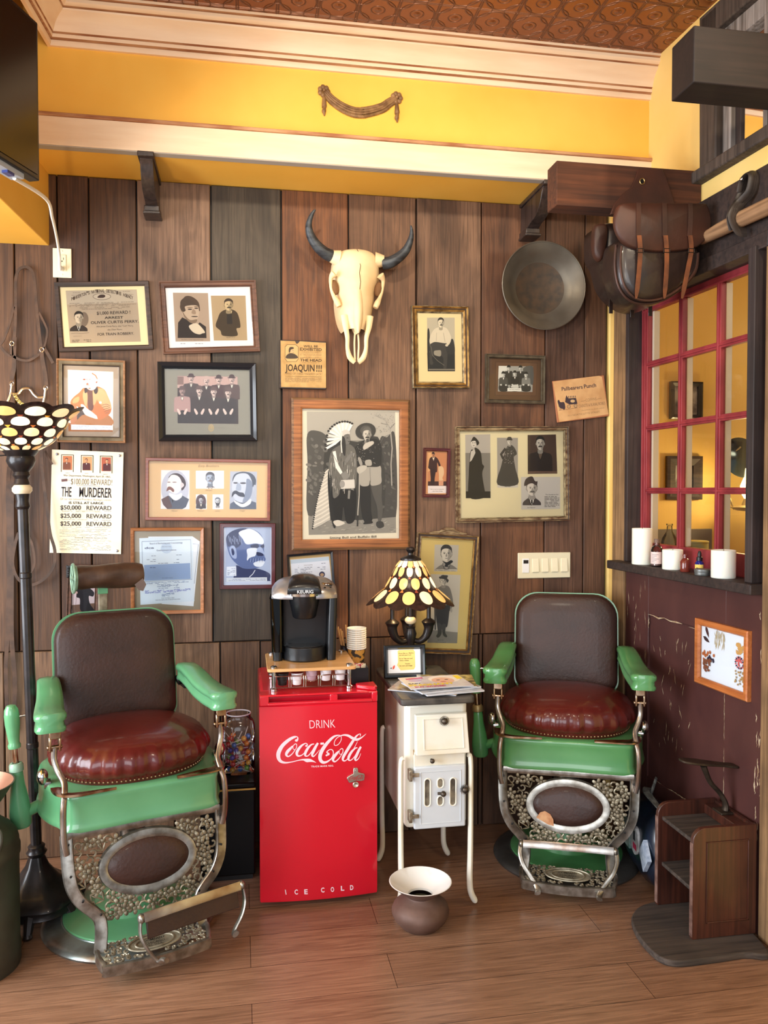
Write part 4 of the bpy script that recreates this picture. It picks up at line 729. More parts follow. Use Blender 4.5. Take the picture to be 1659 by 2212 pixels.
# m: small standing man
p = Pic('framed_photograph', 'small narrow dark red frame with man standing by a pedestal and quote below', [(915, 967), (973, 969), (972, 1075), (914, 1074)], .018, (900, 950, 15.8), 'framed photograph')
p.frame(.0145, [F_MARN], DEEP).back((206, 150, 104), 'mat_board'); dk = (66, 38, 30)
p.part('photograph').poly([(395, 420), (1020, 430), (1010, 1570), (385, 1570)], (196, 134, 92)).poly([(395, 430), (620, 430), (600, 900), (390, 1100)], (222, 172, 120)).r(385, 1420, 1010, 1570, (70, 40, 34)).sm([(480, 600), (560, 570), (660, 590), (740, 680), (820, 880), (760, 900), (700, 780), (700, 1080), (600, 1090), (410, 980), (405, 860), (430, 680)], dk).sm([(470, 1000), (640, 1050), (620, 1300), (600, 1500), (540, 1560), (480, 1500), (480, 1300)], (54, 34, 30)).poly([(530, 590), (615, 590), (580, 720)], (230, 214, 190)).head(568, 510, 130, (196, 138, 104), (60, 34, 30), mous=(70, 40, 34), hat=(50, 28, 26), w=.66).sm([(740, 960), (800, 900), (910, 950), (930, 1160), (880, 1300), (900, 1380), (770, 1390), (760, 1200)], (216, 184, 146)).poly([(750, 1390), (915, 1390), (910, 1560), (755, 1560)], (206, 152, 122))
p.part('caption').poly([(385, 1570), (1005, 1575), (1010, 1820), (385, 1830)], (226, 216, 216)).t('"I take no sass but sarsaparilla."', 445, 1700, 940, 1702, 34, INK, .005).t('~ John Henry Holiday', 515, 1768, 885, 1768, 34, INK, .012); p.end(); p.glass()
# n: tall frame with crest
p = Pic('framed_photographs', 'tall narrow gilt frame with carved crest behind the stained glass table lamp', [(897, 1150), (1034, 1158), (1019, 1415), (890, 1410)], .024, (890, 1130, 7.375), 'framed photographs')
p.frame(.022, [F_CHIP, F_CHIP, F_GOLD, F_DARK, F_CHIP, F_GOLD, F_CHIP], DEEP).back((206, 184, 116)); g = lambda v: (v, int(v * .97), int(v * .9))
m = MB(); m.mat(F_CHIP); a0, b0 = p.L(260, 190); a1, b1 = p.L(890, 205)
pts = [(a0, b0 - .004)] + [p.L(x, y) for x, y in ((270, 150), (340, 130), (430, 125), (480, 85), (560, 62), (650, 75), (710, 120), (800, 150), (870, 160))] + [(a1, b1 - .004)]
m.prism(pts, -.018, -.002)
for i in range(16):
    a, b = p.L(430 + 20 * i, 140 - 40 * math.sin(math.pi * i / 15)); m.ball((a, -.019, b), .006, 8, (1, .6, .8))
m.build('crest', p.root, bevel=.001)
p.part('photograph').poly([(362, 342), (745, 350), (722, 772), (348, 768)], g(186)).bust(548, 490, 250, g(206), g(50), g(120), 735, width=1.5, w=.66, shirt=g(150)).sm([(480, 600), (550, 625), (620, 590), (650, 620), (570, 680), (590, 700), (520, 690), (530, 650)], g(28)).t('Mrs. William Bonney, mother', 360, 756, 698, 768, 16, INK)
p.part('photograph').poly([(300, 812), (775, 826), (718, 1915), (240, 1905)], g(190)).poly([(300, 1700), (728, 1740), (718, 1915), (240, 1905)], g(130)).sm([(400, 1050), (480, 1000), (570, 1000), (620, 1080), (655, 1280), (600, 1400), (560, 1340), (400, 1330), (380, 1180)], g(120)).sm([(385, 1300), (480, 1330), (600, 1300), (590, 1450), (560, 1650), (500, 1640), (470, 1660), (400, 1640)], g(48)).sm([(400, 1600), (470, 1620), (470, 1760), (420, 1825), (385, 1800), (410, 1740)], g(66)).sm([(480, 1620), (540, 1620), (530, 1740), (560, 1800), (540, 1820), (490, 1770)], g(66)).head(500, 915, 150, g(200), g(70), w=.66, turn=-.04).sm([(436, 880), (440, 850), (480, 860), (490, 832), (570, 835), (560, 880), (585, 910), (560, 950), (530, 900)], g(56)).e(625, 1390, 18, 34, g(160)).poly([(350, 1200), (385, 1200), (380, 1700), (360, 1700)], g(60)).t('Billy the Kid', 410, 1868, 500, 1870, 16, INK).t('from a photograph', 375, 1900, 540, 1904, 14, INK); p.end(); p.glass()
# o: certificates
p = Pic('framed_certificate', 'honey oak frame with pale blue licence papers above the left barber chair', [(280, 1141), (440, 1139), (441, 1326), (284, 1328)], .022, (280, 1130, 9.217), 'framed certificate')
p.frame(.015, [F_HON]).back((158, 146, 126)); ik = (70, 84, 120)
p.part('rear_papers').poly([(368, 268), (1248, 262), (1400, 365), (1272, 1655), (640, 1610)], (232, 240, 250)).ln([(1262, 412), (1370, 420), (1285, 1205)], 8, (120, 140, 170))
p.part('certificate').poly([(192, 300), (1255, 262), (1288, 1555), (215, 1628)], (222, 236, 250)).ln([(242, 368), (1215, 328), (1238, 1120), (272, 1170), (242, 368)], 9, (100, 120, 150)).poly([(286, 835), (1204, 795), (1216, 1112), (300, 1150)], (150, 176, 216)).e(735, 500, 115, 105, (196, 214, 236))
p.t('Board of Barbering and Cosmetology', 402, 424, 1056, 402, 34, ik, .012).t('dca', 298, 515, 488, 508, 40, ik, .03).t('Establishment License', 540, 560, 930, 545, 34, ik, .012).t('Barbering', 650, 480, 820, 474, 20, ik).dashes(340, 650, 520, 760, 4, (110, 124, 150), 9, -3).dashes(835, 632, 1040, 640, 1, (110, 124, 150), 9, -4).dashes(835, 722, 1000, 722, 1, (110, 124, 150), 10, -4).dashes(475, 800, 1015, 806, 1, (110, 124, 150), 9, -20).t('DO NOT FOLD', 650, 1106, 860, 1098, 24, (110, 124, 160)).dashes(302, 880, 515, 880, 1, ik, 10)
p.dashes(300, 1190, 1205, 1208, 2, (130, 150, 190), 8, -46, 2).dashes(545, 1226, 970, 1262, 3, (120, 140, 180), 9, -16, 3).dashes(480, 1300, 1035, 1300, 1, (120, 140, 180), 9, -26).dashes(305, 1345, 1210, 1392, 4, (120, 130, 200), 9, -46, 4).dashes(640, 1396, 890, 1450, 4, (120, 140, 180), 9, -8, 5).t('POST IN PUBLIC VIEW', 638, 1505, 890, 1496, 22, ik).t('MUST BE DISPLAYED IN RECEPTION AREA', 518, 1545, 1012, 1522, 22, ik); p.end(); p.glass()
# p: large blue portrait
p = Pic('framed_photograph', 'maroon framed blue-toned portrait of moustached man in profile', [(475, 1131), (594, 1130), (596, 1272), (474, 1273)], .02, (460, 1120, 5.925), 'framed photograph')
p.frame(.017, [F_MARN], [(0, 0), (0, .8), (.12, 1), (.35, 1), (.4, .85), (.9, .85), (1, .7), (1, .2)]).back((206, 218, 244)); b1 = (52, 62, 108); b2 = (96, 116, 170); b3 = (168, 186, 226); b4 = (226, 236, 252)
p.part('photograph').poly([(160, 125), (735, 125), (735, 800), (160, 815)], (176, 192, 224)).sm([(300, 600), (400, 640), (560, 640), (720, 700), (728, 780), (700, 800), (300, 780), (280, 700)], b1).sm([(170, 300), (200, 200), (330, 130), (480, 130), (600, 190), (650, 300), (655, 440), (660, 560), (580, 630), (400, 640), (280, 560), (210, 460)], b2)
p.sm([(330, 180), (450, 130), (560, 170), (640, 260), (640, 330), (540, 320), (430, 330), (380, 260)], b4).sm([(180, 330), (170, 240), (230, 170), (340, 130), (440, 130), (330, 180), (370, 300), (330, 360), (280, 380), (250, 340), (200, 360)], b1)
for i in range(8): p.ln([(200 + i * 22, 220 + (i % 3) * 20), (215 + i * 22, 300 + (i % 2) * 30)], 6, b3)
p.sm([(215, 370), (270, 350), (300, 420), (300, 510), (250, 500), (215, 430)], b3).sm([(235, 390), (262, 390), (275, 450), (250, 470)], b1).sm([(480, 345), (560, 325), (590, 350), (560, 385), (500, 375)], (40, 48, 92)).sm([(610, 350), (650, 330), (655, 370), (620, 375)], (40, 48, 92)).sm([(440, 390), (560, 380), (560, 440), (520, 500), (440, 540), (440, 470)], b4).sm([(570, 380), (620, 370), (655, 440), (640, 480), (580, 480), (560, 440)], b3).sm([(560, 430), (620, 440), (650, 470), (600, 490), (560, 465)], (40, 48, 92)).sm([(430, 560), (480, 500), (580, 480), (660, 490), (670, 540), (600, 530), (520, 570), (450, 590)], b2).sm([(520, 570), (600, 540), (660, 550), (640, 600), (600, 620), (540, 610)], b4).ln([(540, 660), (510, 710), (465, 752)], 9, b4)
for i in range(12): p.ln([(470 + i * 16, 505 + (i % 2) * 6), (460 + i * 17, 560)], 4, b3 if i % 2 else b1)
p.part('caption').poly([(175, 618), (298, 612), (300, 735), (172, 740)], b4).dashes(185, 640, 285, 720, 8, (130, 140, 180), 5).poly([(170, 760), (692, 752), (694, 802), (170, 812)], (216, 226, 240)).dashes(200, 778, 680, 792, 2, (130, 140, 180), 5, -6); p.end(); p.glass()
# q: black certificate behind coffee maker
p = Pic('framed_certificate', 'tilted black framed certificate partly hidden by the coffee maker', [(618, 1199), (715, 1191), (733, 1335), (632, 1345)], .022, (460, 1120, 5.925), 'framed certificate')
p.frame(.011, [F_BLK]).back((196, 164, 110)); p.part('certificate').poly([(990, 528), (1482, 486), (1520, 790), (1560, 1220), (1040, 1260)], (222, 228, 244)).poly([(990, 530), (1484, 488), (1488, 535), (994, 580)], (190, 206, 226)).t('STATE OF CALIFORNIA', 1165, 605, 1275, 598, 12, INK).dashes(1045, 606, 1100, 690, 5, (90, 100, 130), 5).dashes(1120, 628, 1270, 690, 4, (90, 100, 130), 5, -8).dashes(1335, 575, 1440, 650, 4, (90, 100, 130), 5, -8).e(1396, 716, 38, 38, (50, 54, 90)).e(1396, 720, 24, 20, (190, 160, 130)); p.end(); p.glass()
# r: ornate small frame behind head rest
p = Pic('framed_photograph', 'small dark ornate frame with man in black coat behind the headrest', [(144, 1219), (213, 1222), (214, 1334), (146, 1334)], .02, (140, 1190, 9.217), 'framed photograph')
p.frame(.018, [F_WAL, F_WAL, F_DARK], DEEP).back((226, 206, 206)); m = MB(); m.mat(BLACKP)
for i in range(14):
    for a, b in (((50 + i * 18), 295 + (i % 3) * 10), (60 + (i % 3) * 10, 300 + i * 16)): a, b = p.L(a, b); m.ball((a, -.02, b), .004 + (i % 3) * .0015, 8, (1, .6, 1))
m.build('corner_ornament', p.root)
p.part('photograph').poly([(130, 345), (600, 345), (595, 1240), (150, 1245)], (222, 204, 208)).poly([(130, 1080), (600, 1040), (595, 1240), (150, 1245)], (120, 90, 74)).sm([(215, 530), (290, 460), (380, 470), (440, 560), (460, 700), (580, 820), (560, 910), (480, 900), (500, 1050), (590, 1180), (560, 1200), (320, 1195), (300, 960), (235, 920), (230, 800), (195, 680)], (34, 28, 36)).e(335, 415, 48, 62, (216, 170, 160)).e(310, 385, 40, 30, (226, 206, 200)).e(355, 400, 8, 4, (90, 50, 50)).e(355, 440, 14, 4, (90, 50, 50)).e(235, 830, 20, 26, (206, 170, 160)).ln([(235, 850), (210, 1190)], 6, (90, 60, 56)); p.end(); p.glass()
# ================================================================ barber chairs
def gm(name, a): return pm(name, a, tuple(max(0, v - 14) for v in a), 5, .28, coat=.5)
LEA = pm('brown_leather', (60, 35, 28), (46, 27, 22), 7, .46, coat=.04, bump=.3, bscale=90)
OXB = pm('oxblood_leather', (98, 30, 26), (84, 25, 22), 5, .3, coat=.35, bump=.12, bscale=45)
IRON = pm('cast_iron_plate', (164, 156, 136), (116, 106, 88), 30, .45, .55, .3)
IRONB = pm('bright_iron_plate', (170, 166, 158), (120, 112, 102), 26, .3, .85, .2)
WORNC = pm('worn_chrome_edge', (176, 172, 166), (120, 96, 80), 9, .25, .85, .15)
RIMM = pm('worn_base_metal', (142, 152, 150), (104, 92, 84), 7, .32, .7, .3, lo=.4, hi=.6)
BRASSC = pm('yellowed_chrome', (206, 190, 164), (150, 110, 78), 20, .22, 1, .1)
def lace(m, inside, x0, x1, z0, z1, yf, step, rn, r=.010):
    """cast openwork: rings, petals and curls filling a region"""
    z = z0; row = 0
    while z < z1:
        x = x0 + (step / 2 if row % 2 else 0)
        while x < x1:
            jx, jz = x + rn.uniform(-.004, .004), z + rn.uniform(-.004, .004)
            if inside(jx, jz):
                c = Vector((jx, yf(jx, jz), jz)); k = rn.choice((0, 0, 1, 2)); a0 = rn.random() * 6.28
                if k == 0:
                    for q in range(5):
                        a = a0 + q * 1.2566; p = c + Vector((math.cos(a), 0, math.sin(a))) * r * .85
                        m.ball(p, r * .58, 6, (1, .5, .75), Matrix.Rotation(-a, 4, 'Y'))
                    m.ball(c + Vector((0, -.003, 0)), r * .4, 6, (1, .7, 1))
                elif k == 1:
                    m.tube([c + Vector((math.cos(a0 + t) * r * (1 - t / 9), 0, math.sin(a0 + t) * r * (1 - t / 9))) for t in (i * .7 for i in range(9))], .0034, 5)
                else:
                    for q in (-1, 0, 1):
                        a = a0 + q * .8; m.tube([c, c + Vector((math.cos(a), 0, math.sin(a))) * r * .8, c + Vector((math.cos(a), 0, math.sin(a))) * r * 1.6], [.002, .005, .0015], 5, flat=.6)
            x += step
        z += step * .82; row += 1
def chair(name, label, loc, rz, green, tone, head, torn, tread_out, rimm):
    t = thing(name, label, 'barber chair', loc, rz); rn = random.Random(4)
    # base
    m = MB(); m.mat(rimm).lathe([(0, .0), (.30, 0), (.306, .010), (.300, .020), (.285, .026), (.238, .033), (.236, .036), (0, .036)], n=64); m.build('base_ring', t)
    m = MB(); m.mat(green).lathe([(.234, .034), (.232, .042), (.21, .048), (.135, .056), (.128, .06), (.122, .082), (.10, .094), (.078, .104), (.066, .13), (.06, .16), (.06, .22)], n=56); m.build('base_dome', t)
    m = MB(); m.mat(IRONB).lathe([(.052, .2), (.052, .44), (.09, .45), (.09, .47)], n=32); m.build('column', t)
    # seat frame
    half = [(0, -.275), (.10, -.277), (.20, -.272), (.243, -.262), (.258, -.236), (.268, -.19), (.292, -.13), (.31, -.04), (.306, .06), (.28, .16), (.22, .23), (.12, .262), (0, .268)]
    out = catmull([(x, y, 0) for x, y in half] + [(-x, y, 0) for x, y in half[-2:0:-1]], 4, True)
    def ring(s_, z, dz=0): return [Vector((p.x * s_, p.y * s_ * 1.0, z - dz * (abs(p.x) / .3) ** 2 * (1 if p.y < 0 else 0))) for p in out]
    m = MB(); m.mat(green).quadgrid([ring(.80, .468), ring(.965, .462), ring(1.0, .458, .008), ring(1.012, .466, .008), ring(1.0, .476, .008), ring(.985, .487, .006), ring(.985, .552), ring(.995, .563), ring(.985, .573), ring(.955, .578), ring(.80, .578)], True, True, True)
    m.build('seat_frame', t, angle=50)
    # seat cushion: dome with gathered edge
    m = MB(); m.mat(OXB); rings = []; N = 144
    rr_ = random.Random(9); ph = [rr_.random() * 6.28 for _ in range(6)]
    def wr(a): return (math.sin(23 * a + ph[0]) * .5 + math.sin(37 * a + ph[1] + 2 * math.sin(3 * a)) * .6 + math.sin(58 * a + ph[2]) * .35)
    for s_, z, wa in ((.90, .576, 0), (.925, .580, 0), (.93, .597, 0), (.945, .600, .005), (.975, .609, .0085), (1.0, .626, .008), (1.005, .642, .0055), (.985, .662, .003), (.93, .684, .0012), (.82, .702, 0), (.64, .716, 0), (.4, .726, 0), (.18, .730, 0), (.01, .731, 0)):
        rg = []
        for j in range(N):
            a = 2 * math.pi * j / N; c_, s2 = math.cos(a), math.sin(a); n_ = 2.35
            rad = 1 / ((abs(c_) / .272) ** n_ + (abs(s2) / .262) ** n_) ** (1 / n_)
            w_ = wr(a) * wa * (.55 + .45 * (s2 < .3)); rad = rad * s_ + w_
            rg.append((rad * c_, rad * s2 - .004, z + w_ * .5))
        rings.append(rg)
    m.quadgrid(rings, True, True, True); cu = m.build('seat_cushion', t, angle=80)
    m = MB(); m.mat(pm('brass_tack', (140, 110, 80), rough=.35, metal=.7))
    for j in range(56):
        a = math.pi + math.pi * (j + .5) / 56 * 1.0; c_, s2 = math.cos(a), math.sin(a); n_ = 2.35
        rad = 1 / ((abs(c_) / .272) ** n_ + (abs(s2) / .262) ** n_) ** (1 / n_) * .93 + .001
        m.ball((rad * c_, rad * s2 - .004, .589), .0038, 8)
    m.build('tack_trim', cu)
    # chrome corner guards
    for sx in (-1, 1):
        m = MB(); m.mat(BRASSC)
        pts = [(sx * .10, -.279, .583), (sx * .16, -.276, .584), (sx * .22, -.272, .584), (sx * .255, -.262, .586), (sx * .268, -.235, .588), (sx * .270, -.20, .588)]
        m.sweep(catmull(pts, 5), [(-.022, -.003), (.012, -.004), (.012, .001), (0, .004), (-.022, .005)], scales=[(min(1, .25 + i / 12), 1) for i in range(26)]); m.build('corner_guard', t)
    # backrest
    RB = Matrix.Translation((0, .205, .66)) @ Matrix.Rotation(R(-9), 4, 'X')
    def rrect(w_, h_, r_, y, n=9):
        pts = []
        for cx, cz, a0 in ((w_ - r_, h_ - r_, 0), (-w_ + r_, h_ - r_, 90), (-w_ + r_ * .55, r_ * .55, 180), (w_ - r_ * .55, r_ * .55, 270)):
            q = r_ if a0 < 180 else r_ * .55
            for i in range(n): a = R(a0 + 90 * i / (n - 1)); pts.append((cx + q * math.cos(a), y, cz + q * math.sin(a)))
        return pts
    def scaled(pts, k, y): cx, cz = 0, .215; return [(p[0] * k, y, cz + (p[2] - cz) * k) for p in pts]
    base = rrect(.222, .43, .10, 0)
    m = MB(RB); m.mat(LEA).quadgrid([scaled(base, .96, .01), scaled(base, .99, -.004), scaled(base, 1, -.018), scaled(base, .985, -.033), scaled(base, .94, -.044), scaled(base, .84, -.051), scaled(base, .6, -.055), scaled(base, .3, -.057), scaled(base, .02, -.057)], True, True, True)
    bk = m.build('backrest', t, angle=80)
    m = MB(RB); m.mat(green).quadgrid([scaled(base, 1.0, -.008), scaled(base, 1.03, -.008), scaled(base, 1.035, .004), scaled(base, 1.02, .022), scaled(base, .9, .030), scaled(base, .02, .032)], True, False, True); m.build('back_shell', bk, angle=60)
    m = MB(RB); m.mat(LEA).tube([Vector(p) for p in scaled(base, .99, -.012)], .0045, 6, closed=True); m.build('piping', bk)
    # arms
    for sx in (-1, 1):
        m = MB(); m.mat(green)
        P = catmull([(sx * .252, .205, .870), (sx * .256, .14, .876), (sx * .262, .06, .866), (sx * .270, -.02, .848), (sx * .281, -.10, .838), (sx * .288, -.17, .838), (sx * .290, -.228, .838)], 5)
        sec = [(-.75, 0), (0, .002), (.75, 0), (.98, -.008), (1, -.016), (.97, -.026), (.84, -.031), (.84, -.050), (.94, -.056), (.96, -.064), (.88, -.071), (-.88, -.071), (-.96, -.064), (-.94, -.056), (-.84, -.050), (-.84, -.031), (-.97, -.026), (-1, -.016), (-.98, -.008)]
        L_ = len(P); sc_ = []
        for i in range(L_):
            u = i / (L_ - 1); wv = .036 + .016 * u
            e_ = min(1, math.sqrt(max(0, 1 - (1 - min(1, (i + .4) / 3)) ** 2)), math.sqrt(max(0, 1 - (1 - min(1, (L_ - 1 - i + .5) / 4)) ** 2)) + .02)
            sc_.append((wv * e_, .80 + .08 * e_))
        m.sweep(P, sec, (0, 0, 1), sc_); a_ = m.build('armrest', t, angle=50)
        m = MB(); m.mat(BLACKP).cyl((sx * .225, .20, .80), (sx * .25, .20, .81), .02); m.box(sx * .252 - .008, sx * .252 + .008, .16, .225, .775, .835); m.build('arm_hinge', a_, bevel=.003)
        m = MB(); m.mat(BRASSC); x = sx * .277
        m.box(x - .018, x + .018, -.212, -.178, .752, .784)
        for q in (-1, 1): m.box(x + q * .015 - .004, x + q * .015 + .004, -.21, -.18, .71, .76)
        m.cyl((x - .024, -.195, .722), (x + .024, -.195, .722), .007); m.build('arm_knuckle', a_, bevel=.003)
        m = MB(); m.mat(WORNC)
        pts = catmull([(x, -.195, .725), (x + sx * .002, -.198, .68), (x - sx * .008, -.212, .645), (x - sx * .022, -.235, .615), (x - sx * .020, -.262, .585), (x - sx * .014, -.279, .55), (x - sx * .012, -.286, .50), (x - sx * .014, -.286, .44), (x - sx * .022, -.28, .395)], 5)
        m.sweep(pts, [(.010 * math.cos(a), .007 * math.sin(a)) for a in (i * math.pi / 5 for i in range(10))], (0, -1, 0)); m.build('arm_support', t, angle=60)
        m = MB(); m.mat(CHROME).ball((sx * .305, -.10, .60), .024, 14, (.8, 1, 1.15)); m.cyl((sx * .30, -.10, .575), (sx * .28, -.10, .575), .016); m.build('pivot_knob', t)
    # leg panel
    yf = lambda x, z: -.262 - (.45 - z) * .22
    oh = [(.262, .452), (.262, .40), (.258, .33), (.248, .285), (.225, .245), (.19, .21), (.172, .185), (.168, .15), (.172, .11), (.175, .085)]
    ih = lambda k: [(x - k, z) for x, z in oh]
    for sx in (-1, 1):
        m = MB(); m.mat(IRONB)
        P = [Vector((sx * (p.x - .013), yf(0, p.z), p.z)) for p in catmull([(x, 0, z) for x, z in oh], 4)]
        m.sweep(P, [(-.024, -.004), (-.02, .005), (.006, .006), (.012, .010), (.015, .006), (.015, -.004)] if sx > 0 else [(.024, -.004), (.02, .005), (-.006, .006), (-.012, .010), (-.015, .006), (-.015, -.004)], (0, -1, 0)); m.build('side_rail', t, angle=50)
        for z in (.425, .33, .25, .2):
            m = MB(); m.mat(BLACKP); xx = [x for x, zz in oh if zz <= z][0]; m.ball((sx * (xx - .012), yf(0, z) - .010, z), .004, 6); m.build('rivet', t)
    m = MB(); m.mat(IRONB).sweep([(x, yf(0, .447) - .002, .447) for x in (-.25, -.12, 0, .12, .25)], [(-.013, -.004), (-.013, .004), (0, .009), (.013, .004), (.013, -.004)], (0, -1, 0)); m.build('top_rail', t, angle=50)
    def xin(z):
        for (x0, z0), (x1, z1) in zip(oh, oh[1:]):
            if z1 <= z <= z0: return x1 + (x0 - x1) * (z - z1) / (z0 - z1 + 1e-9)
        return .17
    oz, ox_, oy_ = .328, .155, .094
    m = MB(); m.mat(IRON); ins = lambda x, z: abs(x) < xin(z) - .030 and ((x / (ox_ + .002)) ** 2 + ((z - oz) / (oy_ + .002)) ** 2) > 1 and z < .437
    lace(m, ins, -.235, .235, .19, .435, lambda x, z: yf(x, z), .030, rn, .0168)
    o = m.build('openwork', t); o['label'] = 'cast flower openwork'
    m = MB(); m.mat(IRONB)
    el = lambda a, k, d: Vector((math.cos(a) * (ox_ + k), yf(0, oz + math.sin(a) * (oy_ + k)) - d, oz + math.sin(a) * (oy_ + k)))
    rings = [[el(2 * math.pi * j / 56, k, d) for j in range(56)] for k, d in ((-.024, -.002), (-.022, .008), (-.010, .011), (.004, .009), (.008, -.002))]
    m.quadgrid(rings); m.build('oval_ring', t, angle=50)
    m = MB(); m.mat(LEA); rings = [[el(2 * math.pi * j / 48, k, d) for j in range(48)] for k, d in ((-.018, 0), (-.024, .008), (-.05, .014), (-.08, .016))]
    m.quadgrid(rings, True, True, True); pd = m.build('calf_pad', t, angle=80)
    if torn:
        m = MB(); m.mat(pm('torn_padding', (206, 160, 120), (176, 120, 84), 40, .9))
        c0 = Vector((-.075, 0, .278)); pts = [(-.045, .004), (-.03, .024), (-.012, .03), (.008, .02), (.02, .002), (.022, -.022), (.0, -.018), (-.02, -.008)]
        m.add([(c0.x + a, yf(0, c0.z + b) - .0158, c0.z + b) for a, b in pts], [tuple(range(8))]); m.build('torn_patch', pd, flat=True)
    # foot plate
    fy = lambda y: .095 + (y + .335) * .22
    m = MB(); m.mat(IRON); ins2 = lambda x, z: True
    for (x, y) in ((i * .02 - .15, -.325 - j * .0165) for i in range(16) for j in range(6)):
        if (x / .085) ** 2 + ((y + .365) / .04) ** 2 < 1.15: continue
        c = Vector((x + rn.uniform(-.003, .003), y + rn.uniform(-.003, .003), 0)); c.z = fy(c.y); a0 = rn.random() * 6.28
        m.tube([c + Vector((math.cos(a0 + t_) * .009 * (1 - t_ / 9), math.sin(a0 + t_) * .009 * (1 - t_ / 9), 0)) for t_ in (i * .8 for i in range(7))], .003, 5)
        if rn.random() < .5: m.tube([c, c + Vector((math.cos(a0) * .008, math.sin(a0) * .008, 0)), c + Vector((math.cos(a0) * .016, math.sin(a0) * .016, 0))], [.002, .004, .001], 5)
    o = m.build('foot_grille', t)
    m = MB(); m.mat(IRON)
    T_ = Matrix.Translation((0, -.365, fy(-.365))) @ Matrix.Rotation(math.atan(.22), 4, 'X')
    for k, dz in ((1, .003), (.72, .003)):
        m.tube([T_ @ Vector((.085 * k * math.cos(a), .036 * k * math.sin(a), dz)) for a in (i * math.pi / 16 for i in range(32))], .0032, 6, closed=True)
    m.lathe([(0, -.002), (1, -.002), (1, .001), (0, .001)], n=32, T=T_ @ Matrix.Diagonal((.084, .035, 1, 1)))
    med = m.build('maker_medallion', t)
    m = MB(); m.mat(pm('dark_relief', (40, 36, 32), rough=.5, metal=.5))
    for body, yy in (('COMPANY', .004), ('CHICAGO', -.010), ('ILL. U.S.A.', -.020)):
        vs, fs, a0, a1 = glyphs(body, .01); w_ = {'COMPANY': .07, 'CHICAGO': .062}.get(body, .045); k = w_ / (a1 - a0)
        m.add([T_ @ Vector(((vx - a0) * k - w_ / 2, yy + vy * k * .9, .0042)) for vx, vy in vs], fs)
    m.build('lettering', med, flat=True)
    m = MB(); m.mat(IRONB)
    fr_ = catmull([(-.172, -.315, .098), (-.176, -.36, .088), (-.165, -.405, .078), (-.15, -.418, .074), (0, -.428, .071), (.15, -.418, .074), (.165, -.405, .078), (.176, -.36, .088), (.172, -.315, .098)], 5)
    m.sweep(fr_, [(-.004, -.028), (.006, -.028), (.008, .006), (0, .009), (-.006, .006)], (0, 0, 1)); m.build('foot_frame', t, angle=50)
    # swinging tread
    MT = Matrix.Translation((.05, -.01, 0)) @ Matrix.Rotation(R(9), 4, 'Z') if tread_out else Matrix.Identity(4)
    by, bz = (-.41, .215) if tread_out else (-.355, .192)
    m = MB(MT); m.mat(WORNC); m.sweep([(-.168, by, bz), (-.1, by - .004, bz + .003), (0, by - .006, bz + .004), (.1, by - .004, bz + .003), (.168, by, bz)], [(-.014, -.008), (-.014, .008), (0, .011), (.014, .008), (.014, -.008)], (0, -1, .4)); br_ = m.build('tread_bar', t, angle=50)
    if tread_out: m = MB(MT); m.mat(LEA).box(-.16, .16, 0, .008, -.055, 0, Matrix.Translation((0, by, bz - .012)) @ Matrix.Rotation(R(-18), 4, 'X')); m.build('tread_pad', br_, bevel=.003)
    for sx in (-1, 1):
        m = MB(MT); m.mat(IRONB)
        m.ball((sx * .176, by, bz), .016, 12, (.7, 1, 1))
        if tread_out: pts = [(sx * .178, by, bz), (sx * .182, by - .01, .17), (sx * .168, by - .02, .13), (sx * .14, by - .02, .085), (sx * .13, by - .03, .075), (sx * .125, by - .05, .09), (sx * .12, by - .065, .092)]
        else: pts = [(sx * .178, by, bz), (sx * .180, by - .02, .16), (sx * .165, by - .04, .125), (sx * .14, by - .055, .095), (sx * .12, by - .07, .07), (sx * .112, by - .085, .055), (sx * .112, by - .10, .052)]
        P = catmull(pts, 5); L_ = len(P); m.tube(P, [.009 + .010 * max(0, (i / L_ - .6)) for i in range(L_)], 8, flat=.6); m.build('tread_arm', br_)
    # lever
    m = MB(); m.mat(green).tube(catmull([(-.25, .03, .48), (-.30, .02, .465), (-.345, 0, .455)], 4), .02, 12); lv = m.build('lever_arm', t)
    K2 = Matrix.Translation((-.365, 0, .455)) @ Matrix.Rotation(R(-4), 4, 'Y')
    m = MB(K2); m.mat(green).quadgrid([[(x * math.cos(a), y * math.sin(a), z) for a in (2 * math.pi * i / 20 for i in range(20))] for x, y, z in ((.012, .012, -.052), (.026, .02, -.05), (.034, .026, -.04), (.036, .027, 0), (.030, .024, .05), (.022, .02, .10), (.019, .018, .15), (.016, .016, .156))], True, True, True); m.build('lever_socket', lv)
    m = MB(K2); m.mat(tone).lathe([(.018, .145), (.023, .148), (.023, .168), (.019, .175), (.012, .176)], n=20); m.mat(BRASSC).cyl((0, 0, .17), (0, 0, .24), .009); m.build('lever_rod', lv)
    m = MB(K2); m.mat(green).lathe([(.012, .225), (.020, .228), (.021, .238), (.017, .246), (.020, .27), (.024, .31), (.0245, .34), (.022, .36), (.014, .374), (0, .378)], n=22); m.mat(CHROME).cyl((.015, 0, .332), (.042, 0, .332), .004); m.build('lever_handle', lv)
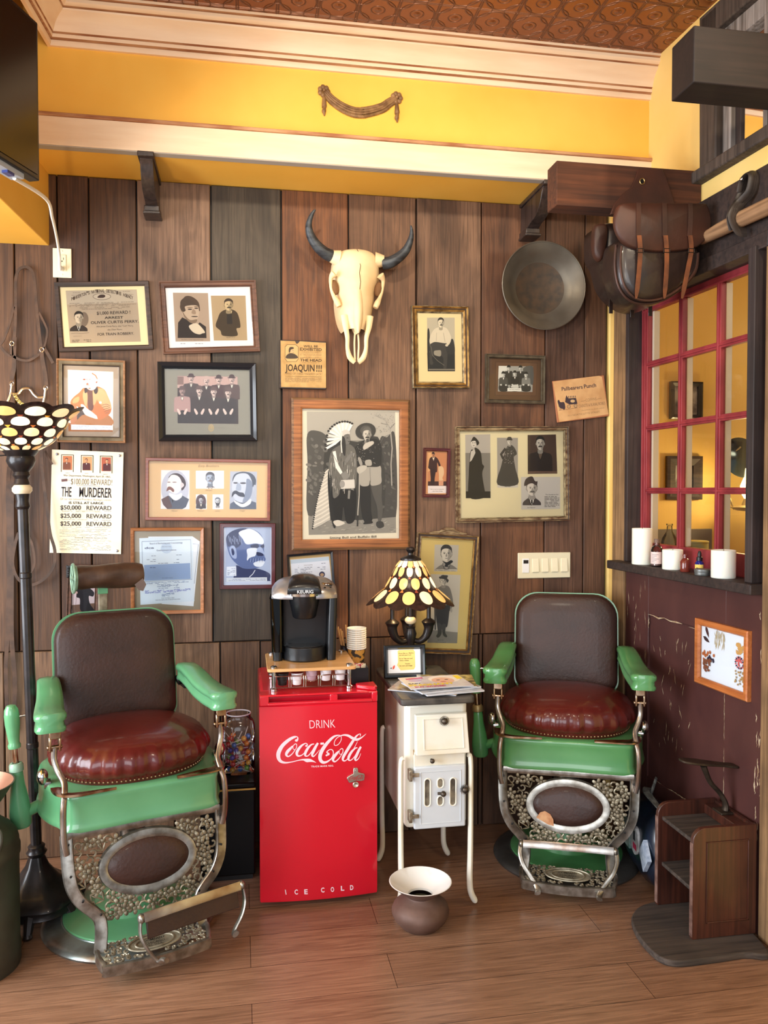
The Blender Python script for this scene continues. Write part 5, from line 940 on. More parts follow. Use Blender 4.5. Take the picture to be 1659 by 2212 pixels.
    if head:
        m = MB(); m.mat(IRON).box(-.055, -.022, .28, .29, 1.04, 1.20); m.mat(green).box(-.057, -.02, .276, .292, 1.155, 1.20); hp = m.build('headrest_post', t, bevel=.002)
        m = MB(); m.mat(pm('worn_brown_leather', (84, 60, 44), (58, 38, 28), 12, .45, bump=.4, bscale=30))
        rings = []; 
        for i in range(15):
            x = -.138 + .245 * i / 14; k = 1 if 0 < i < 14 else .93; rings.append([(x, .262 + (.044 * k + .0025 * math.sin(3 * a + i * .8)) * math.cos(a), 1.225 + (.047 * k + .003 * math.sin(2 * a + i * .5)) * math.sin(a)) for a in (2 * math.pi * j / 28 for j in range(28))])
        m.quadgrid(rings, True, True, True); m.add([(.10, .215, 1.215), (.112, .21, 1.19), (.10, .21, 1.165), (.085, .22, 1.168), (.07, .225, 1.19)], [(0, 1, 2, 3, 4)]); hd = m.build('headrest_roll', t, angle=60)
        m = MB(); m.mat(tone); c = Vector((-.150, .262, 1.222))
        m.tube([c + Vector((0, .055 * math.cos(a), .055 * math.sin(a))) for a in (2 * math.pi * j / 28 for j in range(28))], .0045, 6, closed=True); m.tube([c + Vector((.008, .046 * math.cos(a), .046 * math.sin(a))) for a in (2 * math.pi * j / 28 for j in range(28))], .004, 6, closed=True)
        for q in range(6): a = q * math.pi / 3; m.cyl(c, c + Vector((0, .053 * math.cos(a), .053 * math.sin(a))), .004, n=6)
        m.ball(c, .012, 8); m.build('headrest_wheel', hd)
    return t
G1 = gm('mint_enamel', (104, 168, 122)); G2 = gm('green_enamel', (88, 148, 92))
cl = PZ(283, 1980); cr = PZ(1222, 1849)
CH = chair('barber_chair', 'green and oxblood barber chair with headrest roll and swung-out footrest, left of the red fridge', cl, R(19), G1, pm('pale_mint_metal', (150, 186, 160), (120, 150, 130), 20, .4, .2), True, False, True, RIMM)
chair('barber_chair', 'green and oxblood barber chair without headrest, torn calf pad, beside the maroon door', cr, R(-21.6), G2, pm('dull_brass', (150, 130, 90), rough=.4, metal=.6), False, True, False, pm('dark_base_metal', (74, 70, 66), (96, 92, 88), 12, .35, .6, .2))
# ================================================================ red fridge and what stands on it
FRED = pm('glossy_red_enamel', (208, 20, 42), rough=.24, coat=.6); FW = pm('fridge_lettering', (240, 214, 226), rough=.4)
xl, xr, yf_, FH = .068, .51, 3.012, .805
fr = thing('refrigerator', 'small glossy red cola refrigerator between the barber chairs', 'refrigerator', ((xl + xr) / 2, yf_, 0)); hw = (xr - xl) / 2
m = MB(); m.mat(FRED).box(-hw + .004, hw - .004, .062, .49, .02, FH - .006); m.build('cabinet', fr, bevel=.012, seg=3)
m = MB(); m.mat(FRED)
def bow(x): return -.016 * (1 - (x / hw) ** 2)
N = 24; xs = [-hw + 2 * hw * i / N for i in range(N + 1)]; zt = FH - .045
rings = []
for z, i_ in ((.018, .01), (.022, .002), (.03, 0), (zt - .004, 0), (zt, .004)):
    k = 1 - i_ / hw; rings.append([(x * k, bow(x) + i_, z) for x in xs] + [(hw * k, .055, z), (-hw * k, .055, z)])
m.quadgrid(rings, True, True, True); door = m.build('door', fr, angle=35)
m = MB(); m.mat(pm('fridge_gasket', (120, 16, 26), rough=.6)).box(-hw + .008, hw - .008, .054, .064, .03, FH - .03); m.build('gasket', door)
m = MB(); m.mat(FRED)       # handle strip with two scooped recesses
for x0, x1 in ((-hw, -hw + .035), (hw - .022, hw)): m.box(x0, x1, -.012, .055, zt, FH - .006)
m.box(-hw + .03, hw - .02, -.014, .004, zt, zt + .012); m.box(-hw + .03, hw - .02, .03, .055, zt, FH - .006); m.box(-hw, hw, -.012, .06, FH - .012, FH - .004)
m.box(.04, .07, -.010, .05, zt, FH - .008)
m.build('handle_strip', door, bevel=.004)
m = MB(); m.mat(FRED).prism([(hw - .075, .03), (hw - .01, -.012), (hw, .0), (hw, .075), (hw - .075, .06)], FH - .004, FH + .012, 'xy'); m.build('hinge_cover', fr, bevel=.004)
m = MB(); m.mat(pm('fridge_foot', (150, 150, 150), rough=.4))
for x in (-hw + .03,): m.cyl((x, .09, 0), (x, .09, .025), .012)
m.build('foot', fr); m = MB(); m.mat(MATS['fridge_foot']).cyl((hw - .03, .09, 0), (hw - .03, .09, .025), .012); m.build('foot', fr)
m = MB(); m.mat(MATS['fridge_foot']).cyl((hw - .03, .44, 0), (hw - .03, .44, .025), .012); m.build('foot', fr); m = MB(); m.mat(MATS['fridge_foot']).cyl((-hw + .03, .44, 0), (-hw + .03, .44, .025), .012); m.build('foot', fr)
# lettering follows the bowed door; read off crop (590,1560) x6.9125
def FL(x, y, d=.0006):
    p = PY(590 + x / 6.9125, 1560 + y / 6.9125, yf_ - .012); lx = p.x - (xl + xr) / 2; return (lx, bow(lx) - d, p.z)
def ftext(m, body, x0, y0, x1, y1, h, off=0):
    vs, fs, a0, a1 = glyphs(body, off); d = Vector((x1 - x0, y1 - y0)); u = d.normalized(); n = Vector((u.y, -u.x)); sx = d.length / (a1 - a0); sy = h / .73
    m.add([FL(x0 + u.x * (vx - a0) * sx + n.x * vy * sy, y0 + u.y * (vx - a0) * sx + n.y * vy * sy) for vx, vy in vs], fs)
m = MB(); m.mat(FW); ftext(m, 'DRINK', 545, 90, 928, 76, 130, -.01); o = m.build('lettering', door, flat=True)
m = MB(); m.mat(FW)
for i, ch in enumerate('ICE COLD'):
    if ch == ' ': continue
    X = [(618, 1928), (640, 1927), (661, 1926), 0, (697, 1922), (718, 1921), (740, 1919), (760, 1918)][i]; a = (X[0] - 590) * 6.9125; b = (X[1] - 1560) * 6.9125; w_ = 12 if ch == 'I' else 50
    ftext(m, ch, a - w_ / 2, b + 30, a + w_ / 2, b + 28, 72, .03)
m.build('lettering', door, flat=True)
m = MB(); m.mat(FW); ftext(m, 'TRADE MARK REG.', 565, 670, 902, 656, 26, .01); m.build('lettering', door, flat=True)
# flowing script, drawn as strokes of varying width
def stroke(m, pts, k=1.0, off=(0, 0), sc_=1.0, fn=FL, d=.0007):
    P = catmull([(x, y, w_) for x, y, w_ in pts], 8); up = []; dn = []
    for i, p in enumerate(P):
        t = P[min(i + 1, len(P) - 1)] - P[max(i - 1, 0)]; t = Vector((t.x, t.y)); t.normalize(); n = Vector((-t.y, t.x)) * max(1.5, p.z) * k / 2
        up.append(fn(off[0] + (p.x + n.x) * sc_, off[1] + (p.y + n.y) * sc_, d)); dn.append(fn(off[0] + (p.x - n.x) * sc_, off[1] + (p.y - n.y) * sc_, d))
    n = len(P); m.add(up + dn, [(i, i + 1, n + i + 1, n + i) for i in range(n - 1)])
SCRIPT = [
 [(330, 262, 26), (350, 272, 34), (368, 240, 20), (358, 216, 12), (310, 222, 34), (230, 268, 46), (140, 352, 52), (85, 452, 60), (80, 530, 56), (112, 585, 44), (180, 606, 26), (280, 592, 14), (380, 566, 14), (450, 556, 24), (500, 566, 50), (550, 566, 44), (600, 580, 20), (640, 598, 3)],
 [(300, 350, 10), (330, 322, 12), (352, 335, 10), (345, 385, 10), (318, 408, 8), (296, 392, 8), (296, 352, 12), (262, 388, 34), (215, 440, 44), (196, 486, 34), (225, 512, 20), (275, 480, 14), (318, 425, 10), (352, 368, 8)],
 [(480, 345, 24), (500, 350, 22), (508, 325, 14), (480, 312, 14), (420, 350, 30), (372, 410, 40), (352, 465, 38), (372, 500, 26), (425, 490, 14), (480, 440, 10)],
 [(610, 320, 14), (570, 330, 20), (520, 380, 34), (482, 450, 38), (480, 496, 24), (520, 496, 14), (570, 440, 12), (625, 350, 12)],
 [(668, 305, 30), (640, 350, 36), (600, 430, 40), (580, 485, 30), (600, 505, 20), (640, 470, 10), (690, 408, 5)],
 [(704, 316, 30), (756, 312, 30)],
 [(805, 500, 5), (790, 490, 20), (830, 470, 26), (800, 440, 16), (850, 402, 12), (890, 420, 14), (895, 480, 12), (860, 545, 16), (790, 590, 30), (735, 590, 44), (700, 545, 50), (705, 470, 54), (750, 380, 52), (820, 290, 44), (900, 215, 32), (970, 192, 16), (1010, 205, 9), (1015, 260, 9), (980, 320, 10), (935, 345, 10), (910, 325, 10), (925, 265, 9), (975, 215, 12), (1050, 190, 22), (1120, 200, 34), (1180, 235, 40), (1250, 262, 38), (1320, 235, 20), (1392, 180, 4)],
 [(990, 415, 10), (1020, 392, 12), (1042, 405, 10), (1036, 450, 10), (1008, 478, 8), (985, 460, 8), (985, 425, 12), (950, 460, 36), (905, 515, 44), (892, 560, 34), (920, 585, 20), (970, 550, 14), (1010, 500, 10), (1045, 440, 8)],
 [(1300, 215, 10), (1308, 185, 10), (1285, 182, 12), (1240, 215, 26), (1180, 300, 40), (1110, 410, 42), (1050, 510, 40), (1040, 560, 28), (1070, 576, 16), (1110, 545, 12), (1160, 470, 10), (1215, 380, 9), (1262, 290, 5)],
 [(1260, 385, 14), (1225, 392, 20), (1170, 445, 34), (1130, 515, 38), (1128, 562, 24), (1165, 565, 14), (1220, 510, 12), (1275, 415, 12)],
 [(1312, 370, 30), (1285, 415, 36), (1245, 500, 40), (1225, 550, 30), (1240, 572, 20), (1280, 540, 10), (1312, 470, 5)]]
m = MB(); m.mat(FW)
for i, st in enumerate(SCRIPT): stroke(m, st, d=.0006 + .00005 * i)
o = m.build('script_lettering', door, flat=True)
# wall-mounted style bottle opener screwed to the door
bo = PY(768, 1680, yf_ - .012); lx = bo.x - (xl + xr) / 2
op = thing('bottle_opener', 'small steel bottle opener with red script fixed to the red refrigerator door', 'bottle opener', (bo.x, yf_ + bow(lx) , bo.z))
px_ = 3.012 / 1750
m = MB(); m.mat(pm('opener_steel', (196, 190, 180), (160, 150, 136), 40, .3, .85))
Q = lambda x, y: ((x - 1225) / 6.9125 * px_, -(y - 830) / 6.9125 * px_)
m.prism([Q(*p) for p in ((1190, 690), (1205, 672), (1245, 672), (1258, 690), (1262, 745), (1355, 772), (1362, 800), (1352, 870), (1310, 878), (1225, 870), (1170, 890), (1125, 895), (1090, 825), (1110, 800), (1190, 760))], -.008, -.002); m.build('plate', op, bevel=.0012)
m = MB(); m.mat(MATS['opener_steel']).lathe([(.0, .001), (.0098, .001), (.0112, .010), (.0090, .012), (.0, .004)], n=24, T=Matrix.Rotation(R(90), 4, 'X'), c=(Q(1222, 925)[0], -.001, Q(1222, 925)[1])); m.build('cap_catch', op)
for yy in (706, 965):
    m = MB(); m.mat(CHROME).ball((Q(1220, yy)[0], -.009, Q(1220, yy)[1]), .0026, 10); m.build('screw', op)
m = MB(); m.mat(pm('opener_red', (170, 44, 50), rough=.5))
f2 = lambda x, y, d: (Q(x, y)[0], -.0083 - d * .1, Q(x, y)[1])
for st in SCRIPT: stroke(m, st, 1.3, (1115, 755), .168, f2)
m.build('script_lettering', op, flat=True)

# coffee stand
BAM = wood('bamboo_board', (196, 142, 84), (226, 180, 122), 'x', .35, coat=.3, bump=.1, patches=.15)
bz = .888; A_, B_, C__, D__ = PZ(577, 1448, bz), PZ(768, 1441, bz), PZ(748, 1400, bz), PZ(573, 1408, bz)
cst = (A_ + B_ + C__ + D__) / 4; rzs = math.atan2((B_ - A_).y, (B_ - A_).x) * .6; sw = ((B_ - A_).length + (C__ - D__).length) / 4; sd_ = .155
st = thing('pod_stand', 'bamboo-topped chrome coffee pod stand on the red refrigerator', 'coffee pod stand', (cst.x, 3.195, FH - .003), rzs)
bh = bz - FH + .003
def rr2(w_, d_, r_, n=5):
    o_ = []
    for cx, cy, a0 in ((w_ - r_, d_ - r_, 0), (-w_ + r_, d_ - r_, 90), (-w_ + r_, -d_ + r_, 180), (w_ - r_, -d_ + r_, 270)):
        for i in range(n): a = R(a0 + 90 * i / (n - 1)); o_.append((cx + r_ * math.cos(a), cy + r_ * math.sin(a)))
    return o_
m = MB(); m.mat(BAM).prism(rr2(sw, sd_, .015), bh - .012, bh, 'xy'); m.build('bamboo_top', st, bevel=.002)
for sx in (-1, 1):
    for sy in (-1, 1):
        m = MB(); m.mat(CHROME); x, y = sx * (sw - .025), sy * (sd_ - .022)
        m.lathe([(0, 0), (.014, 0), (.014, .008), (.008, .012), (.008, bh - .013), (.008, bh), (.0125, bh), (.0125, bh + .006), (.009, bh + .008), (0, bh + .008)], (x, y, 0), 18); m.build('post', st)
m = MB(); m.mat(CHROME); y = -sd_ + .012
m.tube([(-sw + .03, y, .012), (sw - .03, y, .012)], .0022, 6)
m.tube(catmull([(-sw + .03, y, .055), (-.05, y, .055), (-.035, y, .048), (0, y, .032), (.035, y, .048), (.05, y, .055), (sw - .03, y, .055)], 5), .0022, 6)
for x in (-sw + .03, sw - .03): m.tube([(x, y, .012), (x, y, .055)], .0022, 6); m.tube([(x, y, .012), (x, sd_ - .03, .012)], .002, 6); m.tube([(x, y, .055), (x, sd_ - .03, .055)], .002, 6)
for i in range(1, 5):
    for q in (-.004, .004): x = -sw + .03 + (2 * sw - .06) * i / 5 + q; m.tube(catmull([(x, y, .012), (x, y, .05), (x, y + .02, .068), (x, y + .06, .07)], 4), .0018, 6)
m.build('wire_drawer', st, angle=60)
TINT = pm('black_pod_plastic', (32, 30, 30), rough=.4)
# pods in the drawer
def pod(lid, cup, x, dz, label):
    W = st.matrix_basis @ Vector((x, -sd_ + .045, .016 + dz)); t = thing('coffee_pod', label, 'coffee pod', W, 0, 'coffee pods in the chrome drawer')
    m = MB(); m.mat(cup).lathe([(0, 0), (.016, 0), (.017, .002), (.0175, .018), (.0205, .020), (.022, .042), (.0255, .043), (.0255, .0455)], n=24); m.build('cup', t)
    m = MB(); m.mat(lid).lathe([(.0254, .0458), (0, .0462)], n=24); m.build('lid', t); return t
WP = pm('white_pod_plastic', (236, 234, 236), rough=.4); bpy.context.view_layer.update()
step = (2 * sw - .06) / 5
for i, (l, c_, dz, lab) in enumerate(((TINT, TINT, 0, 'black coffee pod at the left end of the chrome drawer'), (pm('pod_foil_red', (150, 40, 40), rough=.3, metal=.4), WP, 0, 'white coffee pod with red rim, second from left in the drawer'),
        (WP, pm('mauve_pod', (190, 160, 170), rough=.4), .012, 'mauve-shaded coffee pod in the middle of the drawer'), (WP, WP, .012, 'white coffee pod, second from right in the drawer'), (WP, WP, .012, 'white coffee pod at the right end of the drawer'))):
    pod(l, c_, -sw + .03 + step * (i + .5), dz, lab)
# coffee machine
kz = bz + .002; kc = PZ(657, 1418, bz); kt = thing('coffee_maker', 'black and silver single-cup coffee maker on the bamboo stand', 'coffee maker', (kc.x + .0, 3.245, kz), R(-4)); KB = pm('satin_black_plastic', (20, 21, 24), rough=.32, coat=.2); KS = pm('silver_plastic', (176, 174, 176), rough=.28, metal=.75)
m = MB(); m.mat(KB)
def rsec(w0, w1, y0, y1, z, r_=.03): pts = rr2((w1 - w0) / 2, (y1 - y0) / 2, r_, 6); return [((w0 + w1) / 2 + a, (y0 + y1) / 2 + b, z) for a, b in pts]
m.quadgrid([rsec(-.105, .105, -.02, .12, 0), rsec(-.108, .108, -.02, .12, .02), rsec(-.118, .118, -.025, .12, .25), rsec(-.118, .118, -.03, .12, .262)], True, True, True)
for sx in (-1, 1): m.quadgrid([rsec(sx * .105 - .018, sx * .105 + .018, -.075, .0, 0, .014), rsec(sx * .112 - .018, sx * .112 + .018, -.075, .0, .25, .014)], True, True, True)
m.build('body', kt, angle=40)
m = MB(); m.mat(KB); m.quadgrid([[(x * .5, y, z) for x, y in [(.17 * math.cos(a), -.035 - .075 * math.sin(a)) for a in (math.pi * i / 18 for i in range(19))] + [(-.17, .0), (.17, .0)]] for z in (0, .055)], True, True, True); m.build('drip_base', kt, bevel=.004)
m = MB(); m.mat(pm('drip_grille', (50, 50, 54), (24, 24, 26), 300, .4, .5)).lathe([(0, .0575), (.07, .0575), (.072, .0555)], (0, -.055, 0), 32, sy=.65); m.build('drip_tray', kt)
m = MB(); m.mat(thin_glass('smoked_tank', (.06, .065, .08), 1.5)).quadgrid([rsec(-.128, -.08, -.085, .09, .035, .02), rsec(-.136, -.082, -.09, .09, .245, .02)], True, True, False); m.build('water_tank', kt)
# silver shoulders
for sx in (-1, 1):
    m = MB(); m.mat(KS); rings = []
    for i in range(9):
        u = i / 8; x = sx * (.045 + .083 * u); tz = .262 + .058 * math.sqrt(max(0, 1 - (u * .96) ** 2.2)) ; y0 = -.105 + .03 * u * u
        rings.append([(x, y0, .245), (x, y0 - .003, .25 + .008), (x, y0 + .02, .25 + (tz - .25) * .62), (x, -.03, .25 + (tz - .25) * .92), (x, .03, tz), (x, .10, tz - .006), (x, .118, .25), (x, .115, .245)])
    m.quadgrid(rings, True, True, True); m.build('silver_shoulder', kt, angle=50)
m = MB(); m.mat(KB)           # brew head funnel and handle hood
m.lathe([(0, .165), (.040, .166), (.046, .172), (.062, .25), (.064, .262), (.05, .265)], (0, -.06, 0), 30, sy=.95); m.build('brew_head', kt)
m = MB(); m.mat(CHROME).lathe([(.064, .255), (.070, .257), (.071, .268), (.066, .272), (.05, .273)], (0, -.06, 0), 32, sy=1.0); m.build('chrome_ring', kt)
m = MB(); m.mat(KB); rings = []
for i in range(11):
    a = math.pi * i / 10; x = -.066 * math.cos(a); hgt = math.sin(a) ** .45
    rings.append([(x, -.128, .268), (x * .98, -.134, .285), (x * .97, -.125, .285 + .022 * hgt), (x * .95, -.09, .285 + .042 * hgt), (x * .92, -.03, .285 + .05 * hgt), (x * .9, .04, .285 + .048 * hgt), (x * .9, .09, .28), (x * .9, .09, .268)])
m.quadgrid(rings, True, True, True); hd = m.build('lid_handle', kt, angle=60)
m = MB(); m.mat(pm('silver_letters', (206, 206, 210), rough=.3)); vs, fs, a0, a1 = glyphs('KEURIG', .012); k = .062 / (a1 - a0); m.add([((vx - a0) * k - .028, -.1352 + vy * k * .12, .272 + vy * k * .95) for vx, vy in vs], fs); m.build('lettering', hd, flat=True)
m = MB(); m.mat(CHROME).lathe([(0, .002), (.020, .002), (.024, -.001), (.026, -.006)], (.088, -.04, .303), 24, sx=1.1, sy=1.2); m.build('control_dial', kt)
for q in (-.01, .012):
    m = MB(); m.mat(KB).ball((.09 + q, -.085, .288), .005, 8, (1, 1, .5)); m.build('button', kt)
# cups, sweetener box and stir sticks
cz = FH - .002; cp = PZ(770, 1492, FH)
CUPW = pm('paper_cup_rim', (250, 248, 242), rough=.6); CUPP = pm('patterned_paper_cup', (60, 52, 44), (206, 150, 70), 42, .5, lo=.45, hi=.5, detail=2)
sb = thing('sweetener_box', 'black box of sugar packets at the back corner of the red refrigerator', 'box', (.452, 3.16, FH - .003))
m = MB(); m.mat(BLACKP); 
for a in ((-.042, .042, -.045, -.042, 0, .062), (-.042, .042, .042, .045, 0, .062), (-.042, -.039, -.045, .045, 0, .062), (.039, .042, -.045, .045, 0, .062), (-.042, .042, -.045, .045, 0, .003)): m.box(*a)
m.build('box_body', sb, bevel=.001)
rn = random.Random(2); ORD = 'first second third fourth fifth sixth seventh eighth ninth tenth eleventh twelfth thirteenth'.split()
for i in range(13):
    c_ = [(226, 120, 130), (214, 96, 110), (236, 200, 200), (240, 236, 226)][(0, 1, 1, 0, 3, 2, 3, 3, 0, 1, 3, 2, 3)[i]]; x, y = -.03 + .0052 * i + rn.uniform(-.002, .002), rn.uniform(-.025, .02)
    W = sb.location + Vector((x, y, .036)); m = MB(); m.mat(col(c_)).box(-.019, .019, -.0012, .0012, -.025, .03); o = m.build('sugar_packet', None, bevel=.0006); o.location = W; o.rotation_euler = (rn.uniform(-.3, .1), rn.uniform(-.35, .35), rn.uniform(.2, 1.3))
    tag(o, '%s sugar packet, %s from the left in the black sweetener box' % (['pink', 'deep pink', 'pale pink', 'white'][(0, 1, 1, 0, 3, 2, 3, 3, 0, 1, 3, 2, 3)[i]], ORD[i]), 'sugar packet', 'sugar packets in the black box')
def cup(z, i, last):
    t = thing('paper_cup', '', 'paper cup', (.474, 3.31, z), 0, 'stacked paper cups')
    t['label'] = ['patterned paper cup at the very bottom of the cup stack', 'white-rimmed paper cup, %s from the top of the tall stack' % ORD[9 - i]][0 if i == 0 else 1] if not last else 'topmost white-rimmed paper cup of the tall stack'
    m = MB(); m.mat(CUPP).lathe([(0, .0), (.026, 0), (.038, .092)], n=32); m.build('cup_body', t)
    m = MB(); m.mat(CUPW).lathe([(.037, .088), (.0405, .091), (.0405, .0955), (.038, .096), (.036, .08), (.026, .01), (0, .008)], n=32); m.build('rim', t); return t
for i in range(10): cup(FH - .003 + .012 + i * .0088, i, i == 9)
SXX = PY(752, 1400, 3.40).x
sc2 = thing('stirrer_cup', 'dark cup of wooden stir sticks behind the paper cup stack', 'cup', (SXX, 3.40, FH - .003)); m = MB(); m.mat(BLACKP).lathe([(0, 0), (.028, 0), (.034, .10), (.032, .10), (.027, .004), (0, .004)], n=24); m.build('holder', sc2)
for i in range(9):
    a = i * .7; p0 = Vector((SXX + .012 * math.cos(a), 3.40 + .012 * math.sin(a), FH + .006)); p1 = p0 + Vector((.022 * math.cos(a) - .012, .02 * math.sin(a), .155 + .008 * (i % 3)))
    m = MB(); m.mat(pm('stir_stick_wood', (214, 166, 110), rough=.7)).cyl(p0, p1, .0028, n=6); o = m.build('stir_stick', None); tag(o, 'thin wooden stir stick standing in the dark cup', 'stir stick', 'wooden stir sticks')

# ================================================================ enamel stove, lamp, sign, magazines
ENA = pm('aged_white_enamel', (232, 228, 214), (222, 206, 170), 6, .22, coat=.5, lo=.5, hi=.75); ENB = pm('pale_blue_enamel', (206, 212, 218), (196, 204, 212), 3, .2, coat=.5); RUST = pm('enamel_rust', (130, 96, 64), (196, 170, 130), 30, .7); STT = pm('stove_top_black', (50, 48, 48), (84, 80, 76), 18, .38, coat=.1, bump=.15)
KNB = pm('dark_knob_metal', (66, 58, 52), (96, 86, 76), 40, .4, .8)
sl = PZ(868, 1512, .80); sr = PZ(1033, 1512, .80); scx = (sl.x + sr.x) / 2; sty = sl.y
sv = thing('enamel_stove', 'antique white enamel stove on curved legs with a black top', 'stove', (scx, sty, 0)); tw = (sr.x - sl.x) / 2 + .004
m = MB(); m.mat(STT).prism(rr2(tw, .275, .02), .775, .80, 'xy')
for k in range(len(m.v)): m.v[k] = m.v[k] + Vector((0, .275, 0))
m.build('black_top', sv, bevel=.006)
bw = .105; y0 = .045
m = MB(); m.mat(ENA).box(-bw - .008, bw + .022, y0 + .012, .50, .30, .775); m.build('body', sv, bevel=.02, seg=3)
SX = 3.01 / 1750
def SQ(px, py, y=0):      # front-of-stove point in its own coordinates
    p = PY(px, py, sty + y0 - .0); return (p.x - scx, p.z)
def sbox(m, x0, y0_, x1, y1_, d0, d1):
    a, b = SQ(x0, y0_), SQ(x1, y1_); m.box(a[0], b[0], y0 + d0, y0 + d1, b[1], a[1]); return m
m = MB(); m.mat(ENB); sbox(m, 893, 1655, 1004, 1782, -.012, .01); d_ = m.build('oven_door', sv, bevel=.006, seg=3)
m = MB(); m.mat(ENB)
a, b = SQ(907, 1666), SQ(993, 1771); m.tube([(a[0], y0 - .012, a[1]), (b[0], y0 - .012, a[1]), (b[0], y0 - .012, b[1]), (a[0], y0 - .012, b[1])], .0022, 6, closed=True); m.build('door_beading', d_)
for x0, y0_, x1, y1_ in ((916, 1681, 927, 1738), (971, 1679, 982, 1736), (944, 1680, 955, 1698), (944, 1718, 955, 1736)):
    m = MB(); a, b = SQ(x0, y0_), SQ(x1, y1_); w_ = (b[0] - a[0]) / 2; cx = (a[0] + b[0]) / 2
    def cap_(k, g=0): return [(cx + (w_ + k) * math.cos(t), (a[1] - w_) + (w_ + k) * math.sin(t)) for t in (math.pi * i / 8 for i in range(9))] + [(cx + (w_ + k) * math.cos(t), (b[1] + w_) + (w_ + k) * math.sin(t)) for t in (math.pi + math.pi * i / 8 for i in range(9))]
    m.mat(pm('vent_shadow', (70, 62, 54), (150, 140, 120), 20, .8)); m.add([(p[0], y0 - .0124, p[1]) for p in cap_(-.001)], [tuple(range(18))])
    m.mat(ENA).quadgrid([[(p[0], y0 + yy, p[1]) for p in cap_(k)] for k, yy in ((-.001, -.0125), (.0008, -.0155), (.0028, -.0155), (.004, -.012))]); m.build('vent_slot', d_)
m = MB(); m.mat(KNB); a = SQ(949, 1709); m.cyl((a[0] - .012, y0 - .022, a[1]), (a[0] + .006, y0 - .026, a[1]), .005, n=10); m.ball((a[0] + .008, y0 - .03, a[1]), .011, 12); m.build('damper_knob', d_)
for yy in (1673, 1762):
    m = MB(); m.mat(pm('hinge_nickel', (190, 180, 160), (120, 104, 84), 40, .35, .7)); a = SQ(885, yy); m.box(a[0] - .006, a[0] + .006, y0 - .022, y0 + .012, a[1] - .02, a[1] + .02); m.box(a[0], a[0] + .032, y0 - .018, y0 - .01, a[1] - .006, a[1] + .008); m.build('hinge', d_, bevel=.002)
def knob(px, py, r_, par, name, spikes=True, dep=.03):
    a = SQ(px, py); m = MB(); m.mat(KNB); m.cyl((a[0], y0, a[1]), (a[0], y0 - dep, a[1]), r_ * .45); m.ball((a[0], y0 - dep - r_ * .3, a[1]), r_, 14, (1, .8, 1))
    if spikes:
        for i in range(22): t = i * 2 * math.pi / 22; m.tube([(a[0] + r_ * .8 * math.cos(t), y0 - dep + .004, a[1] + r_ * .8 * math.sin(t)), (a[0] + r_ * 1.5 * math.cos(t), y0 - dep + .003, a[1] + r_ * 1.5 * math.sin(t))], .0012, 4)
    return m.build(name, par)
knob(1000, 1700, .0125, d_, 'coil_knob')
m = MB(); m.mat(ENA); a, b = SQ(895, 1543), SQ(1008, 1622)
m.quadgrid([[(a[0], y0, a[1]), (b[0], y0, a[1]), (b[0], y0, b[1]), (a[0], y0, b[1])], [(a[0] + .002, y0 - .012, a[1] - .002), (b[0] - .004, y0 - .012, a[1] - .002), (b[0] + .004, y0 - .032, b[1] + .002), (a[0] + .002, y0 - .032, b[1] + .002)]], True, False, True); fd = m.build('fire_door', sv, bevel=.003)
m = MB(); m.mat(ENA); A1, B1 = SQ(913, 1552), SQ(996, 1610); m.tube([(A1[0], y0 - .015, A1[1]), (B1[0], y0 - .015, A1[1]), (B1[0] + .003, y0 - .030, B1[1]), (A1[0], y0 - .030, B1[1])], .0022, 6, closed=True); m.build('door_beading', fd)
knob(956, 1553, .0125, fd, 'coil_knob')
m = MB(); m.mat(ENA); sbox(m, 894, 1625, 1004, 1651, -.003, .01); pn = m.build('damper_panel', sv, bevel=.002); knob(931, 1640, .009, pn, 'damper_pull', False, .02)
m = MB(); m.mat(RUST)
for x0, y0_, x1, y1_ in ((893, 1621, 1008, 1624), (894, 1652, 1004, 1654)): sbox(m, x0, y0_, x1, y1_, -.001, .006)
m.build('rusty_seam', sv)
for sx in (-1, 1):
    for fb in (0, 1):
        m = MB(); m.mat(ENA); x = -.130 if sx < 0 else .136; y = .048 if fb == 0 else .45
        P = catmull([(x - sx * .010, y, .57), (x, y, .55), (x + sx * .001, y, .40), (x, y, .20), (x - sx * .002, y - (.0 if fb == 0 else -.0), .10), (x + sx * .002, y - .003, .05), (x + sx * .020, y - .006, .012)], 5)
        L_ = len(P); m.tube(P, [.011 + .005 * (i / L_) for i in range(L_ - 2)] + [.014, .010], 10, flat=.8); m.build('leg', sv)
# spittoon
sp = PZ(908, 2000, 0); sp_ = thing('spittoon', 'rusty brown spittoon with flared white enamel rim in front of the stove', 'spittoon', (sp.x, sp.y, 0))
m = MB(); m.mat(pm('rusty_iron', (112, 86, 76), (84, 60, 50), 9, .6, .2, .25)).lathe([(0, 0), (.062, 0), (.068, .004), (.092, .03), (.102, .05), (.103, .062), (.096, .08), (.074, .098), (.052, .108), (.049, .113), (.06, .122), (.09, .145), (.110, .162)], n=48); m.build('body', sp_)
m = MB(); m.mat(pm('chipped_white_enamel', (236, 236, 232), (214, 206, 196), 12, .3, coat=.4, lo=.55, hi=.72)).lathe([(.110, .162), (.112, .164), (.109, .165), (.088, .149), (.058, .127), (.045, .116), (.044, .108)], n=48); m.build('enamel_rim', sp_)
m = MB(); m.mat(pm('spittoon_inside', (96, 98, 84), rough=.5)).lathe([(0, .09), (.05, .092)], n=32); m.build('inside', sp_)
